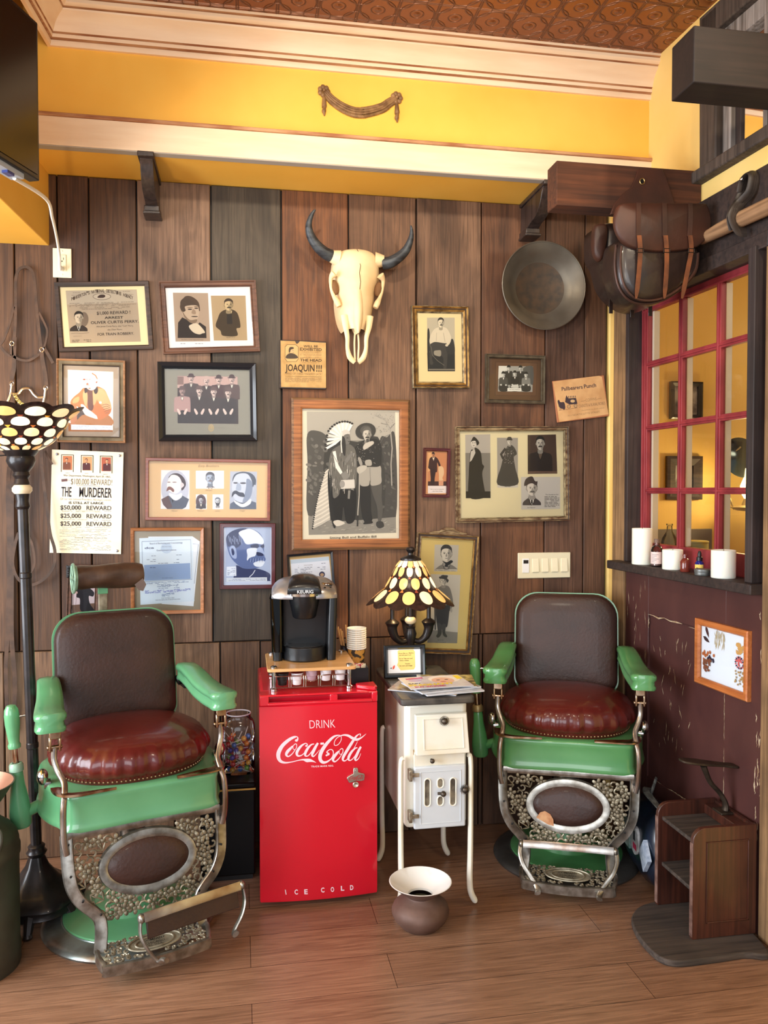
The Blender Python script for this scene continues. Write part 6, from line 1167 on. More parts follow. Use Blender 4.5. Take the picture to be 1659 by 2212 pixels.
# table lamp with stained glass shade
def glass_shade(t, rows, c, name, top_cap=None, seed=1, side=1, emis=1.0, jitter=True, scallop=.012):
    """rows: list of (n, z_top, r_top, z_bot, r_bot, kind) ; overlapping fish-scale panes in dark lead"""
    LEAD = pm('lead_and_dark_glass', (38, 27, 25), (62, 40, 36), 60, .3, .1, .35)
    rn = random.Random(seed); cx, cy = c
    mL = MB(); mL.mat(LEAD); prof = []
    for (n, zt_, rt, zb, rb, kind) in rows: prof.append((rt, zt_))
    prof.append((rows[-1][4], rows[-1][3]))
    fine = []
    P = catmull([(r_, z_, 0) for r_, z_ in prof], 4); fine = [(p.x, p.y) for p in P]
    NS = 72; nl = rows[-1][0]; rings = []
    for i, (r_, z_) in enumerate(fine):
        u = i / (len(fine) - 1); k = max(0, (u - .86) / .14)
        rg = []
        for j in range(NS):
            a = 2 * math.pi * j / NS; w_ = abs(math.cos(a * nl / 2 + .0)); s_ = scallop * k * (w_ - .5) * 2
            dr = fine[-1][0] - fine[-3][0]; dz = fine[-1][1] - fine[-3][1]; l = math.hypot(dr, dz)
            rg.append((cx + (r_ + s_ * dr / l) * math.cos(a), cy + (r_ + s_ * dr / l) * math.sin(a), z_ + s_ * dz / l))
        rings.append(rg)
    mL.quadgrid(rings); shade = mL.build(name, t, angle=70)
    def surf(a, v, zt_, rt, zb, rb, lift=.0022):
        r_ = rt + (rb - rt) * v; z_ = zt_ + (zb - zt_) * v; nr, nz = -(zb - zt_), (rb - rt); l = math.hypot(nr, nz); nr /= l; nz /= l
        if nr < 0: nr, nz = -nr, -nz
        return (cx + (r_ + nr * lift) * math.cos(a), cy + (r_ + nr * lift) * math.sin(a), z_ + nz * lift)
    mats = [pm('amber_glass_%d' % i, cc, rough=.25, emit=e_ * emis, coat=.3) for i, (cc, e_) in enumerate((((255, 226, 176), .75), ((250, 196, 120), .5), ((236, 180, 112), .3), ((255, 236, 200), 1.1), ((214, 176, 122), .14)))]
    sm_ = [pm('accent_glass_%d' % i, cc, rough=.3, emit=.35 * emis) for i, cc in enumerate(((210, 120, 60), (240, 170, 60), (150, 70, 50)))]
    for q, (n, zt_, rt, zb, rb, kind) in enumerate(rows):
        m = MB(); da = 2 * math.pi / n; sh = .5 * (q % 2)
        for j in range(n):
            a = (j + sh) * da; front = math.cos(a + math.pi / 2)
            pick = mats[rn.choice((0, 0, 1, 3)) if front > .2 else rn.choice((1, 2, 4, 4))] if emis < 1.2 else mats[rn.choice((0, 3, 3, 1))]  # table shade: lit look put into the panes, front ones brighter, others dull
            m.mat(pick)
            if kind == 'band': pts = [(-.44, .05), (.44, .05), (.44, .7), (.25, .9), (0, .97), (-.25, .9), (-.44, .7)]
            elif kind == 'up': pts = [(-.33, .75), (0, .9), (.33, .75), (.38, .5), (.28, .25), (0, .12), (-.28, .25), (-.38, .5)]
            else: pts = [(-.32, .16), (0, .04), (.32, .16), (.35, .45), (.22, .70), (0, .80), (-.22, .70), (-.35, .45)]
            pts = [(p.x, p.y) for p in catmull([(x, y, 0) for x, y in pts], 3, True)] if kind != 'band' else pts
            k = len(pts); ctr = surf(a, sum(p[1] for p in pts) / k, zt_, rt, zb, rb, .004)
            m.add([surf(a + x * da, y, zt_, rt, zb, rb) for x, y in pts] + [ctr], [(i, (i + 1) % k, k) for i in range(k)])
            if kind != 'band':
                m.mat(sm_[rn.choice((0, 0, 1, 2))]); yy = (-.10, .12) if kind != 'up' else (.92, 1.1)
                m.add([surf(a + (.5 + x) * da, y, zt_, rt, zb, rb, .003) for x, y in ((-.12, yy[1]), (0, yy[0]), (.12, yy[1]))], [(0, 1, 2)])
        m.build('glass_row', shade, flat=True)
    return shade
BRZ = pm('black_bronze', (30, 27, 28), (48, 42, 42), 20, .38, .4, coat=.2)
lc = PZ(887, 1422, .80); lc = Vector((lc.x, 3.36, .80)); lc.x = PY(887, 1250, 3.36).x
tl = thing('table_lamp', 'table lamp with amber scale-pattern stained glass shade and three black arms on the stove', 'table lamp', lc)
glass_shade(tl, [(14, .462, .042, .432, .066, 'band'), (12, .440, .058, .385, .086, 'drop'), (12, .395, .082, .335, .116, 'drop'), (12, .342, .110, .280, .182, 'drop')], (0, 0), 'lamp_shade', seed=4, emis=.8)
m = MB(); m.mat(BRZ).lathe([(.046, .458), (.044, .470), (.022, .480), (.012, .484), (.011, .492), (.016, .498), (.022, .506), (.018, .514), (.008, .518), (0, .519)], n=28); m.build('cap_finial', tl)
m = MB(); m.mat(BRZ).lathe([(0, 0), (.068, 0), (.070, .008), (.055, .02), (.03, .028), (.018, .04), (.016, .10), (.02, .12), (.026, .15), (.018, .172), (.022, .178), (.012, .182), (.012, .215), (.011, .40), (0, .40)], n=28); m.build('stem', tl)
m = MB(); m.mat(pm('ivory_ball', (246, 222, 180), rough=.3, coat=.4)).ball((0, 0, .205), .025, 20, (1, 1, .72)); m.build('ivory_ball', tl)
for q in range(3):
    a = R(180) if q == 0 else (R(0) if q == 1 else R(90)); ux, uy = math.cos(a), math.sin(a)
    m = MB(); m.mat(BRZ); P = catmull([(ux * .015, uy * .015, .12), (ux * .04, uy * .04, .115), (ux * .066, uy * .066, .135), (ux * .078, uy * .078, .165), (ux * .079, uy * .079, .185)], 5); L_ = len(P)
    m.tube(P, [.010 + .014 * (i / L_) for i in range(L_)], 12); m.lathe([(.024, .183), (.027, .190), (.031, .196), (.026, .202), (.018, .208), (.010, .212), (.009, .218), (.0095, .30), (0, .30)], (ux * .079, uy * .079, 0), 20); m.build('arm', tl)
lamp('POINT', 'table_lamp_bulb', (lc.x - .05, lc.y - .03, lc.z + .34), 2.2, (1, .66, .3), .03)
# review sign leaning on the stove
sg0 = PZ(876, 1456, .80); sg = thing('framed_notice', 'small black framed notice asking for a review, on the black stove top', 'framed notice', (PY(874, 1450, 3.19).x, 3.19, .801), rot=(R(-9), 0, R(-3)))
hw_, hh_ = .085, .066
m = MB(); m.mat(pm('glossy_black_frame', (18, 18, 20), rough=.2, coat=.5)); rings = []
for a, d in ((0, 0), (0, .016), (.004, .020), (.012, .018), (.016, .010), (.019, .006)): rings.append([(-hw_ + a, -d, a), (hw_ - a, -d, a), (hw_ - a, -d, 2 * hh_ - a), (-hw_ + a, -d, 2 * hh_ - a)])
m.quadgrid(rings); m.build('frame', sg, angle=20); m = MB(); m.mat(col((238, 240, 246))).box(-hw_ + .01, hw_ - .01, -.005, 0, .01, 2 * hh_ - .01); m.build('paper', sg)
m = MB(); q_ = lambda x, y, d=.0053: ((x - 632) / 258 * (hw_ - .019), -d, hh_ - (y - 1555) / 172 * (hh_ - .019))
m.mat(col((246, 214, 128))).add([q_(x, y) for x, y in ((545, 1392), (780, 1388), (803, 1420), (803, 1640), (780, 1680), (570, 1688), (540, 1650), (512, 1610), (530, 1570), (525, 1410))], [tuple(range(10))]); m.build('yellow_panel', sg, flat=True)
m = MB(); m.mat(col((70, 56, 40)))
for body, x0, x1, y in (('If you like us...YELP it', 545, 778, 1448), ('out and pass it on!', 548, 742, 1474), ('Go to Yelp.com and', 548, 760, 1524), ('write a review.', 552, 706, 1552), ("Thank's", 640, 722, 1602), ('for your patronage', 552, 756, 1630)):
    vs, fs, a0, a1 = glyphs(body, .012); k = (x1 - x0) / (a1 - a0); m.add([q_(x0 + (vx - a0) * k, y - vy * 24, .0056) for vx, vy in vs], fs)
m.build('lettering', sg, flat=True)
m = MB(); m.mat(col((226, 106, 84))).add([q_(x, y) for x, y in ((440, 1670), (440, 1640), (460, 1615), (480, 1612), (478, 1640), (462, 1668))], [tuple(range(6))]); m.build('red_leaf', sg, flat=True)
m = MB(); m.mat(col((40, 40, 50))).add([q_(x, y) for x, y in ((402, 1655), (425, 1640), (428, 1665))], [(0, 1, 2)]); m.build('dark_leaf', sg, flat=True)
m = MB(); m.mat(BLACKP).box(-.02, .02, .0, .003, .012, .11); m.build('easel_back', sg)
# magazines
mg = PZ(940, 1488, .80)
def magazine(z, w_, d_, rot, dx, dy, c_, label, th=.004, cover=None):
    o = thing('magazine', label, 'magazine', (mg.x + dx, mg.y + dy, z), R(rot), 'magazines on the stove top')
    m = MB(); m.mat(pm('magazine_pages', (224, 224, 228), (170, 174, 184), 300, .6, stretch=(.02, .02, 8))).box(-w_ / 2, w_ / 2, -d_ / 2, d_ / 2, 0, th); m.build('pages', o, bevel=.0015)
    m = MB(); m.mat(pm('cover_%d' % int(z * 10000), *c_, 30, .3, coat=.4, detail=2)).box(-w_ / 2, w_ / 2, -d_ / 2, d_ / 2, th, th + .0006); cv = m.build('cover', o)
    if cover: cover(o, cv, w_, d_, th + .0008)
    return o
magazine(.8006, .265, .20, -28, -.02, .03, ((176, 150, 110), (120, 96, 66)), 'tan covered magazine at the bottom of the stack, poking out left')
magazine(.8055, .23, .17, 8, .04, -.03, ((214, 216, 222), (180, 186, 196)), 'grey white magazine low in the stack, nearest the front edge', .006)
magazine(.8125, .25, .18, 14, .02, -.01, ((200, 204, 212), (150, 160, 176)), 'blue-grey magazine in the middle of the stack', .006)
magazine(.8195, .22, .19, -10, .05, .03, ((206, 190, 120), (80, 76, 60)), 'yellow edged magazine poking out right of the stack', .004)
def cov(o, cv, w_, d_, z):
    def pl(pts, c_, dz, nm):
        m = MB(); m.mat(col(c_, .4)).add([(x, y, z + dz) for x, y in pts], [tuple(range(len(pts)))]); m.build(nm, cv, flat=True)
    el = lambda cx, cy, a, b: [(cx + a * math.cos(t), cy + b * math.sin(t)) for t in (i * math.pi / 9 for i in range(18))]
    pl(el(.045, .03, .062, .058), (240, 236, 232), .0001, 'printed_hair'); pl(el(.035, .012, .044, .046), (232, 190, 168), .0002, 'printed_face'); pl(el(.018, .02, .008, .005), (70, 60, 70), .0003, 'printed_eye'); pl(el(.052, .022, .008, .005), (70, 60, 70), .0003, 'printed_eye'); pl(el(.03, -.008, .012, .005), (200, 96, 96), .0003, 'printed_lips')
    pl(el(-.07, .035, .026, .022), (190, 170, 210), .0001, 'printed_figure'); pl([(-.10, .07), (-.03, .08), (-.03, .06), (-.10, .05)], (196, 50, 120), .0002, 'printed_banner'); pl([(.095, .02), (.118, .02), (.118, .08), (.095, .08)], (246, 222, 60), .0002, 'yellow_strip')
    for body, c_, x0, x1, y0_, h in (('PREGNANT', (250, 220, 20), -.115, .06, -.052, .024), ('BUT WHOSE?', (214, 40, 90), -.10, .02, -.076, .016), ('BABY', (60, 60, 70), -.11, -.06, -.022, .015)):
        vs, fs, a0, a1 = glyphs(body, .035); k = (x1 - x0) / (a1 - a0); m = MB(); m.mat(col(c_, .4)).add([(x0 + (vx - a0) * k, y0_ + vy * h / .73, z + .0005) for vx, vy in vs], fs); m.build('lettering', cv, flat=True)
magazine(.8245, .245, .185, 4, .0, .0, ((214, 206, 220), (226, 226, 234)), 'gossip magazine with blonde cover face on top of the stack', .003, cov)
# ================================================================ things on the walls
def W(px, py, off=0): return PY(px, py, D - off)
def puff(m, out, y0, y1, steps=((1, 0), (1.0, .35), (.97, .7), (.90, .9), (.75, 1), (.02, 1.05)), bk=True):
    """outline (x,z) inflated from y0 (back) towards y1 (front)"""
    cx = sum(p[0] for p in out) / len(out); cz = sum(p[1] for p in out) / len(out)
    rings = [[(cx + (x - cx) * k, y0 + (y1 - y0) * u, cz + (z - cz) * k) for x, z in out] for k, u in steps]
    return m.quadgrid(rings, True, True, True)
def smo(pts, n=5, closed=True): return [(p.x, p.y) for p in catmull([(a, b, 0) for a, b in pts], n, closed)]
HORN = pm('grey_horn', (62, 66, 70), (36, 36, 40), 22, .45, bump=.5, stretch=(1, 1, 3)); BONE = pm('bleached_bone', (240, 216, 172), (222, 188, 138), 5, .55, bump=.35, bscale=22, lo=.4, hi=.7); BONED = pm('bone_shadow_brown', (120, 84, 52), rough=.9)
# bison skull
k_ = 3.44 / 1750 / 2.9625; s0 = PY(540 + 700 / 2.9625, 340 + 900 / 2.9625, 3.44)
sk = thing('bison_skull', 'white bison skull with dark curved horns hung on the boards', 'animal skull', (s0.x, D - .004, s0.z))
SK = lambda x, y: ((x - 700) * k_, -(y - 900) * k_)
def sring(cx, cy, hw_, dp, base=.0, p=.62, n=22):
    x0, z0 = SK(cx, cy); w_ = hw_ * k_; r_ = []
    for i in range(n + 1):
        a = math.pi * i / n; r_.append((x0 - w_ * math.cos(a), -base - (dp - base) * math.sin(a) ** p, z0))
    return r_
m = MB(); m.mat(BONE)
secs = [(700, 556, 60, .07), (700, 566, 110, .10), (700, 590, 138, .122), (700, 640, 160, .135), (697, 700, 156, .140), (694, 750, 166, .148), (692, 775, 158, .152), (691, 800, 140, .155), (690, 850, 130, .157), (688, 900, 130, .157), (686, 940, 124, .156), (684, 1000, 114, .154), (682, 1050, 98, .150), (682, 1095, 74, .148)]
m.quadgrid([sring(cx, cy, w_, d_) for cx, cy, w_, d_ in secs], False, False, False)
m.add([tuple(p) for p in sring(700, 556, 60, .07)], [tuple(range(23))])
skb = m.build('cranium', sk, angle=60, sub=1)
m = MB(); m.mat(BONE)      # nasal bones
P = [(690, 850, 40, .160), (690, 940, 44, .168), (690, 1030, 40, .170), (688, 1090, 30, .170), (690, 1130, 8, .168)]
m.quadgrid([sring(cx, cy, w_, d_, .10) for cx, cy, w_, d_ in P], False); m.build('nasal_bone', sk, angle=60, sub=1)
for sx in (-1, 1):
    m = MB(); m.mat(BONE)
    pts = [(688 + sx * 84, 1010, .130, 20), (688 + sx * 76, 1080, .135, 16), (686 + sx * 62, 1150, .135, 12), (686 + sx * 60, 1220, .13, 11), (686 + sx * 44, 1275, .125, 15), (686 + sx * 12, 1308, .125, 12)]
    P = catmull([(SK(x, y)[0], -d_, SK(x, y)[1]) for x, y, d_, r_ in pts], 4); rs = [p.x for p in catmull([(r_ * k_, 0, 0) for *_, r_ in pts], 4)]
    m.tube(P, rs, 10, flat=1.2); m.build('premaxilla', sk)
    m = MB(); m.mat(BONE); P = catmull([(SK(684 + sx * 6, 1080)[0], -.13, SK(0, 1080)[1]), (SK(686 + sx * 14, 1180)[0], -.125, SK(0, 1180)[1]), (SK(686 + sx * 10, 1290)[0], -.122, SK(0, 1290)[1])], 4); m.tube(P, 6 * k_, 7); m.build('vomer', sk)
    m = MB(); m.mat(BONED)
    x0, z0 = SK(692 + sx * 143, 822); m.ball((x0, -.100, z0), .022, 16, (.8, .8, 1.5), Matrix.Rotation(R(sx * 12), 4, 'Y')); m.build('eye_socket', sk)  # solid brown ball, its dark colour stands in for shade in the hollow
    m = MB(); m.mat(BONE); P = catmull([(SK(692 + sx * a_, 0)[0], -d_, SK(0, z_)[1]) for a_, z_, d_ in ((150, 742, .128), (170, 768, .118), (170, 810, .108), (162, 850, .104), (149, 885, .108), (134, 915, .116), (118, 950, .120))], 4)
    m.tube(P, [.017, .016, .0145, .012, .0095, .0085, .008, .0075, .007, .007, .007, .007, .0072, .0075, .008, .0085, .009, .010, .011, .012, .013, .013, .013, .012, .011][:len(P)], 9); m.build('orbit_arch', sk)
    m = MB(); m.mat(BONE); x1, z1 = SK(700 + sx * 120, 625); x2, z2 = SK(700 + sx * 178, 628 if sx > 0 else 612); m.tube([(x1, -.075, z1), (x2, -.08, z2)], [.036, .024], 16); m.build('horn_core', sk)
    m = MB(); m.mat(HORN)
    hp = [(528, 612), (485, 598), (430, 555), (392, 500), (380, 440), (398, 380), (420, 350)] if sx < 0 else [(872, 645), (915, 640), (970, 608), (1015, 565), (1040, 510), (1048, 460), (1040, 416)]
    P = catmull([(SK(x, y)[0], -.08 - .01 * i, SK(x, y)[1]) for i, (x, y) in enumerate(hp)], 5); L_ = len(P); m.tube(P, [.0255 * (1 - (i / L_) ** 1.5) + .0015 for i in range(L_)], 14); m.build('horn', sk)
m = MB(); m.mat(pm('skull_crack', (96, 62, 36), rough=.9))
cr_ = [(692, 575), (706, 610), (698, 650), (710, 690), (700, 740), (706, 800), (700, 850)]; P = [(SK(x, y)[0], -(.108 + .045 * min(1, (y - 575) / 200)), SK(x, y)[1]) for x, y in cr_]
m.tube([(a, b - .006 if z > SK(0, 700)[1] else b - .0035, z) for a, b, z in P], .0013, 5); m.build('suture_line', sk)
# gold pan
c0 = (W(1085, 618, .05) + W(1260, 618, .05)) / 2; gp = thing('gold_pan', 'round dark steel gold pan hanging right of the plank wall', 'pan', (c0.x, D - .006, W(1172, 618, .05).z))
m = MB(); m.mat(pm('dull_steel_pan', (112, 106, 96), (88, 80, 70), 7, .42, .5, .15, lo=.3, hi=.7)); T = Matrix.Rotation(R(90), 4, 'X'); m.lathe([(.118, .004), (.15, .028), (.192, .056), (.198, .058), (.199, .055), (.195, .050), (.15, .022), (.118, 0)], n=72, T=T); m.mat(pm('rusted_pan_floor', (70, 62, 54), (92, 74, 58), 26, .6, .3, .2)).lathe([(0, .004), (.118, .004)], n=72, T=T); o = m.build('pan_body', gp); o.rotation_euler = (0, 0, R(0))
m = MB(); m.mat(MATS['dull_steel_pan']).tube([(.198 * math.cos(a), -.057, .198 * math.sin(a)) for a in (i * math.pi / 36 for i in range(72))], .0035, 6, closed=True); m.build('rolled_rim', gp)
# plaster swag on the yellow bulkhead
SWG = pm('antique_bronze_plaster', (152, 116, 78), (112, 80, 52), 40, .55, .15, .4)
cs = PY(660 + 815 / 6.9125, 170 + 350 / 6.9125, YB); sg = thing('swag_ornament', 'brown garland swag ornament on the yellow bulkhead', 'wall ornament', (cs.x, YB, cs.z))
def G(x, y): p = PY(660 + x / 6.9125, 170 + y / 6.9125, YB) - cs; return (p.x, p.z)
m = MB(); m.mat(SWG); path = catmull([(310, 235, 0), (400, 330, 0), (540, 430, 0), (700, 500, 0), (850, 515, 0), (1000, 490, 0), (1150, 440, 0), (1250, 370, 0), (1330, 320, 0)], 5)
for i, p in enumerate(path):
    q = path[min(i + 1, len(path) - 1)] - path[max(i - 1, 0)]; ang = math.atan2(-q.y, q.x); wd = .010 + .005 * math.sin(math.pi * i / (len(path) - 1)); a, b = G(p.x, p.y)
    for o_ in (-1, -.3, .3, 1):
        m.ball((a - math.sin(ang) * o_ * wd, -.006 - .004 * (1 - abs(o_)), b + math.cos(ang) * o_ * wd), .011, 8, (1.5, .5, .42), Matrix.Rotation(-(ang + o_ * (.35 if i < len(path) / 2 else -.35)), 4, 'Y'))
m.build('garland', sg)
for cx, cy in ((272, 195), (1358, 295)):
    m = MB(); m.mat(SWG); a, b = G(cx, cy)
    for i in range(7): t = i * math.pi * 2 / 7; m.ball((a + .016 * math.cos(t), -.006, b + .016 * math.sin(t)), .0105, 10, (1, .6, 1))
    m.ball((a, -.013, b), .0065, 10); m.build('rosette', sg)
    m = MB(); m.mat(SWG); P = [G(cx + dx, cy + dy) for dx, dy in ((0, 60), (2, 130), (4, 230), (6, 250), (0, 300), (4, 330), (8, 365))]; m.tube(catmull([(x, -.006, z) for x, z in P], 3), [p.x for p in catmull([(v, 0, 0) for v in (.006, .011, .014, .010, .0125, .008, .003)], 3)], 10, flat=.7); m.build('tassel', sg)
# corbels under the cream band
CRB = wood('black_brown_corbel', (38, 29, 27), (66, 52, 48), 'z', .4, coat=.2, bump=.2)
for i, (px, top, bot, w_) in enumerate(((296, 332, 478, .062), (1131, 395, 518, .066))):
    x = (PY(px + 1, top + 15, 3.29).x if i == 0 else W(px, 470, .06).x); zb = 2.655
    cb = thing('corbel', ['dark wooden corbel under the cream band at the left end', 'dark wooden corbel under the cream band behind the saddlebags'][i], 'corbel', (x, D, 0), 0, 'corbels under the bulkhead')
    prof = smo([(-.10, 2.735), (-.125, 2.744), (-.17, 2.75), (-.205, 2.76), (-.238, 2.782), (-.258, 2.81), (-.272, 2.835), (-.285, 2.85)], 4, False)
    m = MB(); m.mat(CRB).prism([(0, 2.845), (0, 2.72)] + [(a, b) for a, b in prof] + [(-.285, 2.862)], .006, w_ - .006, 'yz'); m.build('bracket', cb, bevel=.002)
    m = MB(); m.mat(CRB).box(0, w_, -.312, 0, 2.850, 2.869); m.build('cap', cb, bevel=.003)
    m = MB(); m.mat(CRB).box(-.004, w_ + .004, -.10, 0, 2.700, 2.712); m.box(0, w_, -.094, 0, 2.712, 2.735); m.build('foot', cb, bevel=.003)
# outlet, switch plate
IV = pm('ivory_plastic', (238, 230, 196), rough=.35); a, b = W(115, 537), W(156, 602); ot = thing('wall_outlet', 'ivory wall outlet plate with a white plug in its lower socket', 'outlet', ((a.x + b.x) / 2, D - .006, (a.z + b.z) / 2)); hw_, hh_ = (b.x - a.x) / 2, (a.z - b.z) / 2
m = MB(); m.mat(IV).box(-hw_, hw_, -.006, 0, -hh_, hh_); m.build('plate', ot, bevel=.002)
m = MB(); m.mat(pm('ivory_socket', (230, 220, 186), rough=.4)).box(-.017, .017, -.009, -.005, -.034, .034); rc = m.build('receptacle', ot, bevel=.003)
m = MB(); m.mat(BLACKP)
for x in (-.006, .006): m.box(x - .001, x + .001, -.0095, -.008, .012, .021)
m.cyl((0, -.0085, .006), (0, -.0096, .006), .0025); m.build('slots', rc)
for z in (-hh_ + .012, hh_ - .012): m = MB(); m.mat(IV).ball((0, -.006, z), .0035, 8, (1, .5, 1)); m.build('screw', ot)
a, b = W(1117, 1194), W(1230, 1247); sp = thing('switch_plate', 'ivory five-gang switch plate with a timer and four rocker switches', 'switch plate', ((a.x + b.x) / 2, D - .006, (a.z + b.z) / 2)); hw_, hh_ = (b.x - a.x) / 2, (a.z - b.z) / 2
IV2 = pm('pale_ivory', (222, 214, 186), rough=.35)
m = MB(); m.mat(IV2).box(-hw_, hw_, -.006, 0, -hh_, hh_); m.build('plate', sp, bevel=.003)
for i in range(4):
    x = -hw_ + (645 - 205 + i * 242) / 1330 * 2 * hw_; m = MB(); m.mat(pm('rocker_ivory', (232, 224, 196), rough=.3)); m.add([(x - .016, -.006, -.032), (x + .016, -.006, -.032), (x + .016, -.006, .032), (x - .016, -.006, .032), (x - .015, -.0145, -.030), (x + .015, -.0145, -.030), (x + .015, -.0075, .031), (x - .015, -.0075, .031)], [(0, 1, 5, 4), (1, 2, 6, 5), (2, 3, 7, 6), (3, 0, 4, 7), (4, 5, 6, 7)]); m.build('rocker_switch', sp, bevel=.001)
x = -hw_ + (400 - 205) / 1330 * 2 * hw_; m = MB(); m.mat(pm('timer_white', (232, 232, 232), rough=.3)).box(x - .016, x + .016, -.009, -.005, -.033, .033); tm = m.build('timer', sp, bevel=.001); m = MB(); m.mat(BLACKP).box(x - .012, x + .012, -.0095, -.0085, .010, .026); m.build('display', tm)
# television and its cable
tvd = Vector((-.358, -.934, 0)); tvn = Vector((.934, -.358, 0)); tp = Vector((-.570, 2.53, 0))
MTV = Matrix(((tvd.x, -tvn.x, 0, tp.x), (tvd.y, -tvn.y, 0, tp.y), (0, 0, 1, 0), (0, 0, 0, 1)))
tv = thing('television', 'black flat television mounted high on the left', 'television', (0, 0, 0)); tv.matrix_world = MTV
m = MB(); m.mat(pm('tv_bezel', (16, 16, 18), rough=.3)).box(0, .80, 0, .035, 2.46, 2.915); m.build('cabinet', tv, bevel=.004)
m = MB(); m.mat(pm('tv_screen', (6, 6, 7), rough=.16)).box(.012, .79, -.002, .004, 2.475, 2.903); m.build('screen', tv)
m = MB(); m.mat(pm('tv_grey', (150, 156, 166), rough=.4)).box(.06, .5, .010, .05, 2.445, 2.462); m.mat(pm('tv_blue', (40, 50, 110), rough=.4)); m.box(.10, .13, .012, .03, 2.438, 2.447); m.box(.25, .28, .012, .03, 2.438, 2.447); m.build('connector_strip', tv)
m = MB(); m.mat(BLACKP).box(.3, .5, .035, .16, 2.6, 2.8); m.build('wall_mount', tv)
pts = [MTV @ Vector((.075, .03, 2.443)), PY(100, 430, 2.75), PY(113, 470, 3.1), PY(122, 510, 3.4), W(128, 550, .06), W(129, 575, .045), W(130, 584, .035)]
m = MB(); m.mat(pm('white_cord', (226, 222, 216), rough=.5)).tube(catmull(pts, 6), .0055, 8); cbk = m.build('power_cable'); tag(cbk, 'white power cable running from the television to the wall outlet', 'cable')
m = MB(); m.mat(MATS['white_cord']); p = W(135, 582, .01); m.cyl(p + Vector((0, .0, 0)), p + Vector((-.004, -.028, .002)), .0095, .008); o = m.build('plug', cbk)
# bridle
BR = pm('bridle_leather', (88, 62, 44), (60, 42, 30), 20, .5, bump=.2); BIT = pm('bit_metal', (206, 196, 180), (150, 130, 110), 30, .25, .9)
br = thing('bridle', 'brown leather horse bridle with curb bit and long reins hanging at the left edge', 'bridle', W(53, 575, .01))
def strap(pts, name, w_=.006, off=.02, crop=(0, 560, 4.096), mt=None, th=.0018, par=None, n=5):
    P = catmull([PY(crop[0] + x / crop[2], crop[1] + y / crop[2], D - (q[0] if q else off)) - br.location for x, y, *q in pts], n)
    m = MB(); m.mat(mt or BR).sweep(P, [(-w_, -th), (w_, -th), (w_, th), (-w_, th)], (0, -1, 0)); return m.build(name, par or br)
strap([(130, 690), (138, 500), (138, 330), (140, 180), (165, 95), (225, 68), (280, 100), (305, 190), (320, 380), (340, 580), (365, 780)], 'crown_strap')
strap([(130, 690), (125, 850), (125, 960), (105, 1060)], 'cheek_strap', .008); strap([(365, 780), (375, 880), (400, 1020), (410, 1120)], 'cheek_strap', .008); strap([(390, 780), (430, 850), (470, 920)], 'loose_strap', .006)
strap([(125, 420), (90, 560), (40, 700), (0, 760)], 'throat_strap', .004); strap([(0, 770), (60, 840), (110, 860)], 'throat_strap', .005); strap([(345, 470), (400, 580), (418, 640), (405, 730), (385, 790)], 'throat_strap', .004); strap([(120, 860), (180, 890), (260, 895), (350, 840)], 'nose_band', .005)
strap([(105, 720), (100, 760), (105, 850)], 'buckle_strap', .007)
def bitp(pts, name, r_): 
    m = MB(); m.mat(BIT).tube(catmull([PY(x / 4.096, 560 + y / 4.096, D - .03) - br.location for x, y in pts], 5), r_, 8); return m.build(name, br)
bitp([(105, 1100), (95, 1190), (68, 1270), (62, 1390), (60, 1420)], 'bit_shank', .0055); bitp([(405, 1140), (395, 1220), (380, 1300), (372, 1430)], 'bit_shank', .0055); bitp([(100, 1190), (160, 1190), (200, 1150), (260, 1148), (300, 1195), (340, 1225), (385, 1222)], 'mouthpiece', .006)
m = MB(); m.mat(pm('brass_chain', (196, 176, 110), rough=.35, metal=.8)); P = catmull([PY(x / 4.096, 560 + y / 4.096, D - .035) - br.location for x, y in ((130, 1200), (170, 1260), (230, 1300), (290, 1315), (350, 1290), (375, 1280))], 5)
for i, p in enumerate(P): m.tube([p + Vector((.006 * math.cos(a), .002 * math.sin(a) * (1 if i % 2 else -1), .005 * math.sin(a))) for a in (j * math.pi / 5 for j in range(10))], .0015, 5, closed=True)
m.build('curb_chain', br)
for (x, y) in ((105, 1100), (405, 1140), (105, 745), (370, 800)):
    m = MB(); m.mat(BIT); p = PY(x / 4.096, 560 + y / 4.096, D - .032) - br.location; m.tube([p + Vector((.008 * math.cos(a), 0, .009 * math.sin(a))) for a in (j * math.pi / 6 for j in range(12))], .002, 6, closed=True); m.build('buckle_ring', br)
C6 = (0, 1100, 2.963)
strap([(60, -270, .05), (50, -100), (60, 200), (58, 450), (50, 800), (38, 1000), (46, 1300), (56, 1450)], 'rein', .008, .02, C6); strap([(80, -270, .05), (75, -100), (76, 300), (75, 800), (95, 1080), (90, 1280), (75, 1420)], 'rein', .009, .022, C6)
strap([(150, -270, .04), (155, 0), (162, 130), (205, 220), (222, 330), (205, 390), (175, 415)], 'rein', .005, .03, C6); strap([(262, -560, .04), (270, -270), (300, -20), (320, 150), (350, 260), (345, 360), (290, 440), (200, 485), (120, 450), (82, 350), (98, 220), (120, 150)], 'rein', .006, .035, C6)
strap([(400, 1695), (430, 1760), (465, 1815)], 'loose_strap', .004)
